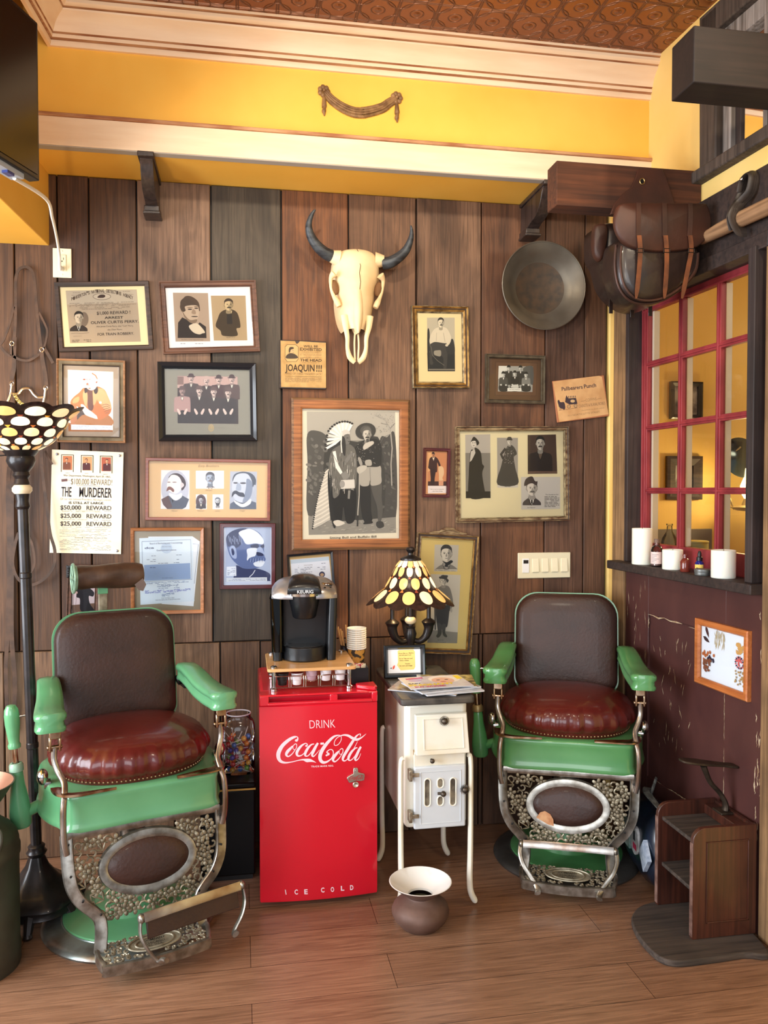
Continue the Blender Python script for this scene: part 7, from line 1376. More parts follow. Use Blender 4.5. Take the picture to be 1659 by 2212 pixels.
# ================================================================ timber beams, saddlebags, pole
BMT = wood('rough_brown_timber', (66, 36, 20), (100, 56, 32), 'x', .9, bump=.6); BMD = wood('dark_timber', (28, 19, 17), (42, 29, 26), 'x', .7, bump=.3)
m = MB(); m.mat(BMT).box(1.178, 1.772, 2.915, 3.01, 2.632, 2.797); o = m.build('timber_beam', bevel=.004); tag(o, 'brown timber beam end from the right wall carrying the saddlebags', 'beam')
m = MB(); m.mat(BMD).box(1.368, 1.813, 2.30, 2.43, 2.803, 2.974); o = m.build('timber_beam', bevel=.004); tag(o, 'dark timber beam crossing in front of the upper right window', 'beam')
SL = pm('saddle_leather', (72, 38, 25), (50, 28, 20), 6, .52, bump=.25, bscale=40); SLD = pm('dark_saddle_leather', (42, 28, 24), (30, 21, 19), 7, .36, coat=.2, bump=.3, bscale=30); STR = pm('tan_strap_leather', (120, 68, 38), (80, 46, 30), 20, .45)
yb = 2.84; SB = PY(1405, 500, yb); sbg = thing('saddlebags', 'dark brown leather saddlebags with three buckled straps slung over the timber beam', 'saddlebags', (SB.x, yb, SB.z))
def B_(x, y, yy=yb): p = PY(1180 + x / 3.4635, 340 + y / 3.4635, yy) - sbg.location; return (p.x, p.z)
def bo(pts, yy=yb, n=5): return smo([B_(x, y, yy) for x, y in pts], n)
m = MB(); m.mat(SLD); puff(m, bo([(350, 560), (400, 510), (470, 520), (760, 560), (1000, 620), (1040, 800), (940, 1020), (800, 1110), (660, 1140), (540, 1090), (440, 980), (390, 820), (350, 740)], yb + .19), .27, .10); m.build('rear_bag', sbg, angle=70)
m = MB(); m.mat(SL); puff(m, bo([(345, 545), (380, 505), (440, 520), (440, 640), (400, 780), (345, 720)], yb + .12), .125, .095); m.build('rear_flap', sbg, angle=70)
m = MB(); m.mat(SLD); puff(m, bo([(500, 660), (560, 620), (800, 600), (1050, 640), (1125, 720), (1105, 860), (1010, 980), (860, 1080), (720, 1110), (600, 1080), (520, 980), (490, 820)]), .075, -.05); fb = m.build('front_bag', sbg, angle=70)
for kk in (.96, .88):
    o_ = bo([(500, 660), (490, 820), (520, 980), (600, 1080), (720, 1110), (860, 1080), (1010, 980), (1105, 860), (1125, 720)]); 
    m = MB(); m.mat(SL); c_ = (sum(p[0] for p in o_) / len(o_), sum(p[1] for p in o_) / len(o_)); P = smo([B_(x, y) for x, y in ((500, 660), (490, 820), (520, 980), (600, 1080), (720, 1108), (860, 1078), (1010, 980), (1105, 860), (1125, 720))], 5, False)
    m.tube([(c_[0] + (x - c_[0]) * kk * 1.02, -.018 if kk > .9 else -.038, c_[1] + (z - c_[1]) * kk * 1.02) for x, z in P], .0045, 7); m.build('gusset_piping', fb)
m = MB(); m.mat(SL); puff(m, bo([(500, 392), (560, 384), (800, 384), (1090, 386), (1140, 400), (1168, 500), (1160, 600), (1110, 670), (1040, 712), (900, 736), (740, 738), (600, 716), (520, 670), (470, 590), (456, 500), (475, 420)]), -.045, -.066, ((1, 0), (1, .3), (.985, .8), (.95, 1), (.02, 1.05))); fl = m.build('front_flap', sbg, angle=60)
m = MB(); m.mat(SL); pts = [B_(x, y) for x, y in ((742, 42), (925, 44), (955, 110), (1000, 240), (1040, 388), (530, 388), (560, 310), (620, 235), (690, 180), (722, 110))]
m.prism([(p[0], p[1]) for p in pts], .055, .065); P2 = [B_(742, 42), B_(925, 44)]; m.box(P2[0][0], P2[1][0], .06, .20, P2[0][1] - .006, P2[0][1] - .001); yk = m.build('yoke', sbg, bevel=.002)
m = MB(); m.mat(pm('brass_grommet', (170, 140, 90), rough=.3, metal=.9)); a, b = B_(768, 140); m.tube([(a + .0095 * math.cos(t), .052, b + .011 * math.sin(t)) for t in (i * math.pi / 8 for i in range(16))], .0022, 6, closed=True); m.mat(BLACKP).cyl((a, .0545, b), (a, .051, b), .007); m.build('grommet', yk)
for i, (x0, x1, x2) in enumerate(((625, 622, 624), (815, 815, 832), (1005, 995, 962))):
    m = MB(); m.mat(SL); P = [B_(x0, 388), B_(x0 - 4, 500), B_(x1, 635)]; m.sweep(catmull([(P[0][0], -.067, P[0][1]), (P[1][0], -.072, P[1][1]), (P[2][0], -.070, P[2][1])], 4), [(-.009, -.0015), (.009, -.0015), (.009, .0015), (-.009, .0015)], (0, -1, 0)); m.build('strap', fl)
    m = MB(); m.mat(STR); P = [B_(x1, 630), B_(x1 + 6, 740), B_((x1 + x2) / 2 + 4, 880), B_(x2, 1080)]; m.sweep(catmull([(P[0][0], -.075, P[0][1]), (P[1][0], -.077, P[1][1]), (P[2][0], -.070, P[2][1]), (P[3][0], -.050, P[3][1])], 5), [(-.0085, -.0015), (.0085, -.0015), (.0085, .0015), (-.0085, .0015)], (0, -1, 0), [(1, 1)] * 14 + [(.7, 1), (.35, 1)]); m.build('buckle_strap', fl)
    m = MB(); m.mat(pm('dark_buckle', (60, 52, 46), rough=.4, metal=.8)); a, b = B_(x1 + 6, 742); m.tube([(a - .012, -.078, b - .007), (a + .012, -.078, b - .007), (a + .012, -.078, b + .007), (a - .012, -.078, b + .007)], .0018, 6, closed=True); m.build('buckle', fl)
for x, y in ((485, 1090), (645, 1120), (780, 1110)):
    m = MB(); m.mat(SLD); a, b = B_(x, y + 10, yb + .15); m.box(a - .008, a + .008, .15, .153, b - .035, b + .03); m.build('hanging_strap_end', sbg, bevel=.001)
# old handle hung in a strap on the header board
POL = wood('worn_pole_wood', (122, 90, 62), (164, 126, 90), 'x', .7, bump=.4); pl = thing('wooden_pole', 'worn wooden pole hung along the dark header board', 'pole', (0, 0, 0)); pl.matrix_world = MR
pa, pb = PR(1517, 535, .06), PR(1659, 468, .06)
m = MB(); m.mat(POL); P = [Vector((pa.x + (1.9 - pa.x) * i / 10, -.062, 2.502 + .003 * math.sin(i))) for i in range(11)]; m.tube(P, [.020, .026, .028] + [.029] * 8, 14); m.build('shaft', pl)
SD = pm('blackened_leather', (62, 52, 46), (40, 32, 28), 14, .5, bump=.4); t_s = PR(1600, 500, .06).x
ls = thing('leather_hanger', 'doubled black leather strap looped round the wooden pole', 'strap', (0, 0, 0)); ls.matrix_world = MR
for i, dy in enumerate((-.028, -.036, -.044)):
    m = MB(); m.mat(SD); o_ = .004 * i
    P = catmull([(t_s - .03, dy, 2.62 - o_), (t_s - .012, dy - .002, 2.655 - o_), (t_s + .02, dy - .004, 2.665 - o_), (t_s + .042, dy - .006, 2.64), (t_s + .036, dy - .012, 2.59), (t_s + .01, dy - .03, 2.56), (t_s + .012, dy - .055, 2.53), (t_s + .01, -.098 - o_, 2.50), (t_s + .01, -.08, 2.466 - o_), (t_s + .01, -.045, 2.463 - o_)], 4); m.tube(P, .013, 8, flat=.35); m.build('strap_ply', ls)
m = MB(); m.mat(SD); m.tube(catmull([(t_s - .03, -.03, 2.62), (t_s - .036, -.045, 2.58), (t_s - .02, -.075, 2.545), (t_s - .01, -.095, 2.51), (t_s - .01, -.085, 2.47)], 4), .016, 8, flat=.35); m.build('strap_ply', ls)
m = MB(); m.mat(CHROME).ball((t_s - .008, -.052, 2.648), .008, 12); m.build('screw_head', ls)
# botanical print on the door
bt = thing('framed_print', 'orange pine frame with pressed autumn leaves hung on the maroon door', 'framed print', (0, 0, 0)); bt.matrix_world = MR @ Matrix.Translation((0, -.0165, 0))
ta, tb, zb_, zt_ = .708, 1.02, .811, 1.062
m = MB(); m.mat(F_ORN); rings = []
for a, d in ((0, 0), (0, .016), (.005, .02), (.020, .018), (.026, .010), (.026, .004)): rings.append([(ta + a, -d, zb_ + a), (tb - a, -d, zb_ + a), (tb - a, -d, zt_ - a), (ta + a, -d, zt_ - a)])
m.quadgrid(rings); m.build('frame', bt, angle=20); m = MB(); m.mat(col((226, 232, 240))).box(ta + .02, tb - .02, -.003, 0, zb_ + .02, zt_ - .02); m.build('paper', bt)
m = MB(); m.mat(PANE).add([(ta + .024, -.008, zb_ + .024), (tb - .024, -.008, zb_ + .024), (tb - .024, -.008, zt_ - .024), (ta + .024, -.008, zt_ - .024)], [(0, 1, 2, 3)]); m.build('glass', bt)
rn = random.Random(8); m = MB(); lk = 0
def leaf(t, z, l, w_, a, c_):
    global lk
    lk += 1; ca, sa = math.cos(a), math.sin(a); pts = [(-l / 2, 0), (-l * .2, w_ / 2), (l * .15, w_ * .45), (l / 2, 0), (l * .15, -w_ * .45), (-l * .2, -w_ / 2)]
    m.mat(col(c_)).add([(t + x * ca - y * sa, -.0032 - lk * .00003, z + x * sa + y * ca) for x, y in pts], [tuple(range(6))])
leaf(ta + .06, zt_ - .045, .05, .016, -1.1, (70, 34, 34)); leaf(ta + .055, zt_ - .075, .045, .016, -.4, (60, 34, 34))
for i in range(26): leaf(ta + .105 + rn.random() * .06, zt_ - .04 - rn.random() * .05, .035, .005, 1.57 + rn.uniform(-.5, .5), (186, 170, 140))
for i in range(14): leaf(tb - .075 + rn.random() * .045, zt_ - .06 - rn.random() * .03, .022, .014, rn.random() * 3, (206, 158, 90))
for i in range(16): leaf(ta + .035 + rn.random() * .07, zt_ - .12 - rn.random() * .035, .016, .012, rn.random() * 3, (180, 100, 50) if i % 3 else (50, 40, 60))
for i in range(18): a = i * .35; leaf(tb - .06 + .022 * math.cos(a), zt_ - .125 + .020 * math.sin(a), .010, .006, a, (50, 36, 60) if i % 2 else (200, 90, 90))
for i in range(10): leaf(tb - .06 + rn.uniform(-.014, .014), zt_ - .125 + rn.uniform(-.012, .012), .014, .008, rn.random() * 3, (214, 100, 96))
for i in range(22): leaf(ta + .04 + rn.random() * .045, zb_ + .055 + rn.random() * .05, .02, .010, rn.random() * 3, (130, 76, 50))
for i in range(26): leaf(tb - .085 + rn.random() * .05, zb_ + .045 + rn.random() * .05, .010, .007, rn.random() * 3, (176, 142, 92))
m.build('pressed_leaves', bt, flat=True)
# ================================================================ things on the window sill
SZ = 1.2355
def sillp(px, py): p = PZ(px, py, SZ); l_ = MR.inverted() @ p; return l_.x
CND = pm('white_wax', (246, 242, 228), rough=.35, coat=.2); CND.node_tree.nodes['Principled BSDF'].inputs['Subsurface Weight'].default_value = .3
def sill(name, label, cat, t, off, group=None): p = MR @ Vector((t, -off, SZ)); return thing(name, label, cat, p, 0, group)
for i, (px, x0, x1, yt, yb_) in enumerate(((1387, 1366, 1409, 1141, 1216), (1453, 1432, 1475, 1187, 1229), (1563, 1538, 1589, 1188, 1251))):
    off = .026; pt = PR(px, 1180, off); t = pt.x; wp = MR @ Vector((t, -off, SZ)); zd = (wp.x * -math.sin(YAW) + wp.y * math.cos(YAW)); r_ = (x1 - x0) * zd / F / 2; zt_ = PR(px, yt, off).z
    c_ = sill('candle', ['tall white pillar candle at the far end of the window sill', 'short white pillar candle between two glass bottles on the sill', 'wide white pillar candle at the near end of the sill'][i], 'candle', t, off, 'pillar candles on the sill'); h_ = zt_ - SZ
    m = MB(); m.mat(CND).lathe([(0, 0), (r_ * .97, 0), (r_, .003), (r_, h_ - .002), (r_ * .96, h_), (r_ * .85, h_ - .004), (0, h_ - .008)], n=36); m.build('wax', c_)
    m = MB(); m.mat(BLACKP).cyl((0, 0, h_ - .01), (.001, 0, h_ + .002), .0012, n=6); m.build('wick', c_)
BG = thin_glass('bottle_glass', (.86, .88, .88), 1.5)
t = PR(1419, 1190, .02).x; b1 = sill('glass_bottle', 'small clear glass bottle with a paper label beside the tall candle', 'bottle', t, .02)
m = MB(); m.mat(BG).lathe([(0, .002), (.020, .002), (.0245, .006), (.0245, .070), (.020, .082), (.0105, .090), (.0095, .104)], n=28); m.build('glass_body', b1); m = MB(); m.mat(pm('pinkish_liquid', (150, 116, 110), rough=.2)).lathe([(0, .003), (.0225, .004), (.0225, .04), (0, .04)], n=28); m.build('liquid', b1)
m = MB(); m.mat(pm('brown_cap', (110, 84, 70), rough=.5)).lathe([(0, .100), (.0125, .100), (.0125, .116), (0, .117)], n=24); m.build('cap', b1)
m = MB(); m.mat(col((222, 200, 196))).lathe([(.025, .012), (.025, .062)], n=20, a0=R(150), a1=R(290)); m.build('label', b1); m = MB(); m.mat(col((120, 110, 120)))
for q in range(6): m.lathe([(.0252, .020 + q * .006), (.0252, .0215 + q * .006)], n=8, a0=R(190), a1=R(190 + 30 + 20 * (q % 3)))
m.build('label_text', b1)
t = PR(1480, 1205, .035).x; b2 = sill('glass_bottle', 'small red-brown glass bottle on the window sill', 'bottle', t, .035); m = MB(); m.mat(pm('red_brown_glass', (110, 44, 34), rough=.12, coat=.4)).lathe([(0, .0), (.0185, .0), (.0195, .004), (.0195, .04), (.015, .049), (.0075, .054), (.007, .062), (.0105, .063), (.0105, .069), (0, .069)], n=28); m.build('glass_body', b2)
t = PR(1512, 1210, .01).x; b3 = sill('dropper_bottle', 'cobalt blue dropper bottle with yellow label behind the round tin', 'bottle', t, .012); m = MB(); m.mat(pm('cobalt_glass', (20, 30, 110), rough=.1, coat=.4)).lathe([(0, 0), (.0155, 0), (.0165, .004), (.0165, .040), (.010, .048), (.009, .052)], n=24); m.build('glass_body', b3); m = MB(); m.mat(BLACKP).lathe([(0, .048), (.0115, .048), (.0115, .062), (.007, .064), (.0075, .076), (.004, .086), (0, .087)], n=20); m.build('dropper_cap', b3); m = MB(); m.mat(col((226, 196, 96))).lathe([(.0168, .006), (.0168, .034)], n=16, a0=R(150), a1=R(300)); m.build('label', b3); m = MB(); m.mat(col((40, 36, 50))).lathe([(.017, .010), (.017, .022)], n=8, a0=R(195), a1=R(225)); m.build('label_picture', b3)
t = PR(1518, 1235, .045).x; b4 = sill('round_tin', 'flat round metal tin on the sill beside the wide candle', 'tin', t, .045); TNM = pm('tin_metal', (136, 140, 138), (100, 104, 104), 30, .4, .7); m = MB(); m.mat(TNM).lathe([(0, 0), (.029, 0), (.030, .002), (.030, .012)], n=32); m.build('tin_base', b4); m = MB(); m.mat(TNM).lathe([(.0305, .011), (.031, .012), (.031, .022), (.029, .024), (0, .0245)], n=32); m.build('lid', b4)
# things seen through the glass
m = MB(); m.mat(pm('inner_ledge', (196, 150, 70), rough=.6)); 
lg = MB(MR); lg.mat(DARKW).box(.15, 1.4, .12, .42, 1.16, 1.20); struct(lg, 'trim_inner_ledge')
def inner(name, label, cat, px, off, z=1.20): p = PR(px, 1180, off); q = MR @ Vector((p.x, -off, z)); return thing(name, label, cat, q)
b5 = inner('glass_bottle', 'large clear glass bottle standing behind the window glass', 'bottle', 1446, -.25); m = MB(); m.mat(BG).lathe([(0, .0), (.038, 0), (.041, .006), (.041, .09), (.034, .13), (.014, .165), (.012, .19), (.015, .192), (.015, .20)], n=28); m.build('glass_body', b5)
b6 = inner('round_tin', 'yellow painted tin behind the window glass', 'tin', 1501, -.28); m = MB(); m.mat(pm('yellow_tin', (176, 148, 60), (150, 150, 110), 20, .5)).lathe([(0, 0), (.058, 0), (.058, .12), (.060, .122), (.060, .128), (.056, .130), (0, .130)], n=36); m.build('tin_body', b6)
b7 = inner('glass_jar', 'small jar with copper lid behind the near window pane', 'jar', 1624, -.2); m = MB(); m.mat(pm('pale_blue_label', (186, 206, 206), (150, 176, 180), 30, .5)).lathe([(0, 0), (.042, 0), (.042, .055)], n=32); m.build('jar_body', b7); m = MB(); m.mat(pm('copper_lid', (190, 140, 110), rough=.3, metal=.8)).lathe([(.043, .055), (.043, .072), (0, .073)], n=32); m.build('lid', b7)
b8 = inner('grey_box', 'plain grey box standing behind the window glass', 'box', 1468, -.36); m = MB(); m.mat(pm('grey_card', (120, 112, 106), rough=.7)).box(-.16, .16, -.02, .02, 0, .17); m.build('box_body', b8, bevel=.002)
b9 = inner('blue_pot', 'narrow cobalt blue bottle behind the window glass', 'bottle', 1481, -.2); m = MB(); m.mat(MATS['cobalt_glass']).lathe([(0, 0), (.013, 0), (.014, .07), (.006, .09), (.006, .12), (0, .12)], n=20); m.build('glass_body', b9)
for i, (a, b, lab) in enumerate((((1448, 824), (1516, 906), 'upper black framed picture in the yellow room behind the window'), ((1440, 985), (1515, 1079), 'lower dark framed picture in the yellow room behind the window'))):
    p, q = PY(*a, D + .005), PY(*b, D + .005); fp = thing('framed_picture', lab, 'framed picture', ((p.x + q.x) / 2, D + .015, (p.z + q.z) / 2), 0, 'pictures in the next room'); hw_, hh_ = (q.x - p.x) / 2, (p.z - q.z) / 2
    m = MB(); m.mat(F_BLK if i == 0 else F_DARK); rings = []
    fw_ = .022 if i == 0 else .045
    for a_, d in ((0, 0), (0, .02), (fw_ * .3, .024), (fw_, .014), (fw_, .004)): rings.append([(-hw_ + a_, -d, -hh_ + a_), (hw_ - a_, -d, -hh_ + a_), (hw_ - a_, -d, hh_ - a_), (-hw_ + a_, -d, hh_ - a_)])
    m.quadgrid(rings); m.build('frame', fp, angle=20); m = MB(); m.mat(pm('photo_grey_%d' % i, (150, 144, 140), (80, 74, 72), 10 + 8 * i, .5, lo=.45, hi=.55)).box(-hw_ + fw_ * .9, hw_ - fw_ * .9, -.006, 0, -hh_ + fw_ * .9, hh_ - fw_ * .9); m.build('print', fp)
lp = PY(1632, 1030, 3.35); wl = thing('wall_sconce', 'oil-lamp style sconce glowing behind the window glass', 'lamp', (lp.x, 3.40, lp.z))
m = MB(); m.mat(pm('sconce_reflector', (70, 76, 74), rough=.15, metal=.9)).lathe([(0, .02), (.05, .014), (.095, 0), (.098, .004), (.05, .02), (0, .026)], (-.02, .03, .09), 36, T=Matrix.Rotation(R(75), 4, 'X')); m.build('reflector', wl)
m = MB(); m.mat(pm('sconce_brass', (150, 130, 90), rough=.3, metal=.8)).lathe([(0, -.16), (.05, -.155), (.085, -.14), (.03, -.13), (.02, -.10), (0, -.10)], n=28); m.tube(catmull([(-.03, .02, .14), (-.085, .02, .08), (-.095, .02, -.05), (-.06, .02, -.15)], 6), .004, 6); m.build('lamp_base', wl)
m = MB(); m.mat(pm('glowing_chimney', (255, 226, 160), emit=9)).lathe([(.018, -.10), (.035, -.07), (.036, -.04), (.02, .0), (.018, .04)], n=24); m.build('glass_chimney', wl)
lamp('POINT', 'sconce_light', (lp.x - .02, 3.33, lp.z - .05), 5, (1, .72, .34), .04)
# ================================================================ floor lamp, milk can, jar, shoe stand, bag
fb_ = PZ(84, 1918, 0); fl_ = thing('floor_lamp', 'black torchiere floor lamp with upturned stained glass bowl at the left edge', 'floor lamp', (fb_.x, 3.10, 0), rot=(0, R(-1.5), 0)); 
FBX = PY(84, 1918, 3.10).x; fl_.location.x = FBX
m = MB(); m.mat(BRZ); rings = []
for r_, z, wv in ((.145, .045, .0), (.155, .052, .03), (.150, .066, .04), (.158, .080, .05), (.150, .095, .05), (.115, .115, .05), (.070, .150, .05), (.040, .19, .05), (.027, .225, .03), (.032, .232, 0), (.036, .24, 0), (.028, .25, 0), (.03, .262, 0), (.022, .27, 0)):
    rings.append([(r_ * (1 + wv * math.cos(6 * a)) * math.cos(a), r_ * (1 + wv * math.cos(6 * a)) * math.sin(a), z) for a in (i * math.pi / 36 for i in range(72))])
m.quadgrid(rings, True, True, True); m.build('base', fl_, angle=50)
for i in range(6):
    a = i * math.pi / 3 + .52; m = MB(); m.mat(BRZ); c = Vector((math.cos(a), math.sin(a), 0)); m.tube([c * .13 + Vector((0, 0, .06)), c * .15 + Vector((0, 0, .035)), c * .165 + Vector((0, 0, .012))], [.022, .018, .014], 8); m.ball(c * .165 + Vector((0, 0, .012)), .016, 8, (1.2, 1, .75)); m.build('claw_foot', fl_)
m = MB(); m.mat(BRZ); NP = 24
m.quadgrid([[((.0185 + .0012 * (j % 2)) * math.cos(2 * math.pi * j / NP), (.0185 + .0012 * (j % 2)) * math.sin(2 * math.pi * j / NP), z) for j in range(NP)] for z in (.26, 1.50)])
for z in (.62, 1.24): m.lathe([(.019, z), (.0215, z + .004), (.0215, z + .02), (.019, z + .024)], n=24)
m.build('pole', fl_, angle=30)
m = MB(); m.mat(pm('ivory_ring', (240, 224, 190), rough=.3, coat=.4)).lathe([(0, 1.545), (.026, 1.546), (.034, 1.556), (.034, 1.568), (.026, 1.578), (0, 1.579)], n=30); m.build('ivory_ring', fl_)
m = MB(); m.mat(BRZ).lathe([(.02, 1.49), (.026, 1.50), (.022, 1.52), (.026, 1.545), (.02, 1.546), (.02, 1.578), (.028, 1.582), (.022, 1.60), (.03, 1.612), (.026, 1.625), (.042, 1.645), (.050, 1.665), (.046, 1.68), (.062, 1.70), (.058, 1.708), (.03, 1.712)], n=30)
m.tube([(-.045, -.02, 1.685), (-.085, -.02, 1.683)], .003, 6); m.ball((-.09, -.02, 1.683), .008, 8, (1, 1, 1.3)); m.build('socket_cup', fl_)
glass_shade(fl_, [(12, 1.700, .050, 1.722, .098, 'drop'), (12, 1.718, .090, 1.748, .128, 'drop'), (12, 1.744, .124, 1.782, .152, 'drop'), (12, 1.778, .150, 1.818, .172, 'drop'), (12, 1.812, .168, 1.850, .215, 'drop')], (0, 0), 'glass_bowl', seed=6, emis=1.5, scallop=.010)
lamp('POINT', 'floor_lamp_bulb', (FBX - .045, 3.10, 1.80), 7, (1, .72, .36), .04)
cp_ = [tuple(PZ(100, 1945, .006)), tuple(PZ(140, 1938, .006)), tuple(PZ(170, 1925, .006)), (-.58, 3.34, .006), (-.40, 3.45, .006)]
m = MB(); m.mat(BLACKP).tube(catmull(cp_, 6), .0035, 6); o = m.build('lamp_cord'); tag(o, 'thin black cord on the floor from the floor lamp to behind the left chair', 'cord')
# milk can
mc = PZ(-52, 1990, 0); MC = thing('milk_can', 'old grey-green metal milk can cut off by the left edge of the photo', 'milk can', (mc.x, 2.80, 0)); MC.location.x = PY(-60, 1990, 2.80).x
CAN = pm('verdigris_can', (84, 88, 76), (66, 58, 48), 6, .55, .45, .3, lo=.3, hi=.7)
m = MB(); m.mat(CAN).lathe([(0, 0), (.143, 0), (.146, .01), (.146, .06), (.143, .065), (.143, .36), (.147, .365), (.147, .39), (.143, .395), (.143, .41), (.138, .43), (.12, .455), (.095, .475), (.083, .49), (.080, .52), (.085, .535)], n=56); m.build('body', MC)
m = MB(); m.mat(CAN).lathe([(.083, .53), (.105, .56), (.130, .60), (.133, .604), (.128, .604)], n=56); m.mat(pm('copper_inside', (170, 124, 100), rough=.4, metal=.5)).lathe([(.129, .604), (.10, .565), (.08, .535), (.0, .50)], n=56); m.build('funnel_top', MC)
m = MB(); m.mat(CAN).tube(catmull([(.085, -.06, .475), (.11, -.085, .48), (.118, -.09, .45), (.108, -.085, .41), (.105, -.085, .38)], 5), .006, 8); m.build('handle', MC)
# black cabinet and lollipop jar
cbx = thing('black_cabinet', 'low glossy black cabinet between the left barber chair and the red fridge', 'cabinet', (-.10, 3.245, 0))
m = MB(); m.mat(pm('gloss_black', (12, 11, 12), rough=.3))
MATS['gloss_black'].node_tree.nodes['Principled BSDF'].inputs['Specular IOR Level'].default_value = .2
m.mat(MATS['gloss_black']).box(-.06, .155, 0, .30, .02, .365); m.build('body', cbx, bevel=.006)
m = MB(); m.mat(MATS['gloss_black']).box(-.065, .158, -.012, .305, .372, .397); m.build('top', cbx, bevel=.008); m = MB(); m.mat(pm('gold_line', (190, 150, 80), rough=.3, metal=.8)).box(-.062, .157, -.006, .30, .365, .372); m.build('gold_trim', cbx)
m = MB(); m.mat(BLACKP).box(-.05, .145, .01, .29, 0, .02); m.build('plinth', cbx)
jx = PY(515, 1600, 3.38).x; jr = thing('candy_jar', 'clear plastic jar of lollipops on the black cabinet', 'jar', (jx, 3.38, .3972))
m = MB(); m.mat(thin_glass('clear_plastic', (.93, .93, .96), 1.4)); 
m.quadgrid([[(((abs(math.cos(a)) ** .6) * math.copysign(1, math.cos(a))) * r_, ((abs(math.sin(a)) ** .6) * math.copysign(1, math.sin(a))) * r_, z) for a in (i * math.pi / 24 for i in range(48))] for r_, z in ((.060, .001), (.067, .006), (.068, .09), (.064, .10), (.064, .11), (.068, .12), (.068, .19), (.060, .21), (.050, .222), (.050, .24))], True, True, False); m.build('jar_body', jr, angle=60)
m = MB(); m.mat(pm('jar_rim', (200, 196, 206), rough=.2)).tube([(.050 * math.cos(a), .050 * math.sin(a), .240) for a in (i * math.pi / 18 for i in range(36))], .003, 6, closed=True); m.build('rim', jr)
rn = random.Random(12); CC = [((214, 120, 40), 'orange'), ((176, 40, 40), 'red'), ((70, 60, 150), 'purple'), ((110, 160, 60), 'green'), ((60, 100, 170), 'blue'), ((150, 40, 70), 'dark pink'), ((226, 160, 60), 'yellow-orange')]
placed = []
lvl = [0, 0, 0, 0, 0, 0, 0]
for i in range(40):
    for tr in range(200):
        x, y, z = rn.uniform(-.046, .046), rn.uniform(-.046, .02), .018 + (i // 7) * .0245 + rn.uniform(-.004, .004)
        if all((x - a) ** 2 + (y - b) ** 2 + (z - c) ** 2 > .0225 ** 2 for a, b, c in placed): break
    else: continue
    placed.append((x, y, z)); c_, nm = CC[rn.choice((0, 1, 1, 2, 3, 4, 5, 6, 0, 1))]; row = i // 7
    lab = '%s lollipop in the %s of the clear candy jar' % (nm, ['bottom layer', 'bottom layer', 'lower middle', 'middle', 'upper middle', 'top layer'][min(row, 5)])
    t = thing('lollipop', lab, 'lollipop', jr.location + Vector((x, y, z)), 0, '%s lollipops in the jar' % lab.split(' in the ')[0].replace(' lollipop', '') + ', ' + lab.split('in the ')[1].split(' of')[0])
    m = MB(); m.mat(pm('candy_' + nm.replace(' ', '_'), c_, tuple(min(255, v + 60) for v in c_), 60, .3, coat=.5, lo=.5, hi=.7)).ball((0, 0, 0), .0115, 12); m.build('candy', t)
    u = Vector((rn.uniform(-1, 1), rn.uniform(-1, .3), rn.uniform(-.2, 1.4 if row > 2 else .5))).normalized(); L_ = .055
    e_ = Vector((x, y, z)) + u * L_; k = min(1, .060 / max(abs(e_.x), abs(e_.y), 1e-6)); u2 = Vector((e_.x * k - x, e_.y * k - y, min(u.z * L_, .23 - z)))
    m = MB(); m.mat(pm('lolly_stick', (228, 224, 216), rough=.6)).cyl(u2 * .15, u2, .0018, n=6); m.build('stick', t)
# shoe stand against the door
SHW = wood('dark_red_mahogany', (52, 26, 19), (84, 42, 29), 'z', .4, coat=.3, bump=.15); SHG = wood('worn_grey_brown', (48, 40, 36), (82, 70, 62), 'x', .75, bump=.4); SHE = pm('worn_panel_edge', (128, 98, 88), (84, 58, 50), 30, .6)
ss = thing('shoe_stand', 'dark wooden shoe shine stand with two shelves and a wide base board by the door', 'shoe stand', (0, 0, 0))
m = MB(); m.mat(SHG).prism(smo([(1.735, 2.405), (1.735, 2.76), (1.50, 2.76), (1.40, 2.70), (1.36, 2.62), (1.345, 2.52), (1.355, 2.43), (1.40, 2.395), (1.50, 2.392), (1.64, 2.40)], 4), 0, .022, 'xy'); m.build('base_board', ss, bevel=.005)
def side(y): 
    pts = [(1.515, .022), (1.755, .022), (1.755, .405), (1.56, .405)] + [(1.56 - .045 * math.sin(a), .36 + .045 * math.cos(a)) for a in (i * math.pi / 16 for i in range(1, 9))]
    m = MB(); m.mat(SHW).prism(pts, y, y + .018); m.mat(SHE).box(1.5125, 1.5165, y, y + .018, .03, .355); return m.build('side_panel', ss, bevel=.003)
sp_ = side(2.50); side(2.735)
m = MB(); m.mat(SHW)
for a in ((1.565, 1.725, .352, .356), (1.565, 1.725, .075, .079)): m.box(a[0], a[1], 2.4965, 2.50, a[2], a[3])
for a in ((1.565, 1.569), (1.721, 1.725)): m.box(a[0], a[1], 2.4965, 2.50, .075, .356)
m.build('panel_beading', sp_, bevel=.001)
for z in (.355, .185):
    m = MB(); m.mat(SHG).prism([(1.53, 2.518), (1.752, 2.518), (1.752, 2.735), (1.53, 2.735)], z - .014, z, 'xy'); m.build('shelf', ss, bevel=.003)
m = MB(); m.mat(SHW).box(1.745, 1.757, 2.518, 2.735, .022, .40); m.build('back_panel', ss)
m = MB(); m.mat(SHW).box(1.70, 1.752, 2.518, 2.735, .355, .39); m.build('tool_tray', ss, bevel=.003)
LST = pm('old_cast_iron', (82, 70, 58), (56, 46, 38), 24, .5, .7, .3)
fr_ = thing('shoe_last', 'cast iron shoe rest on a curved stem standing on the shoe stand', 'shoe rest', (1.718, 2.65, .39))
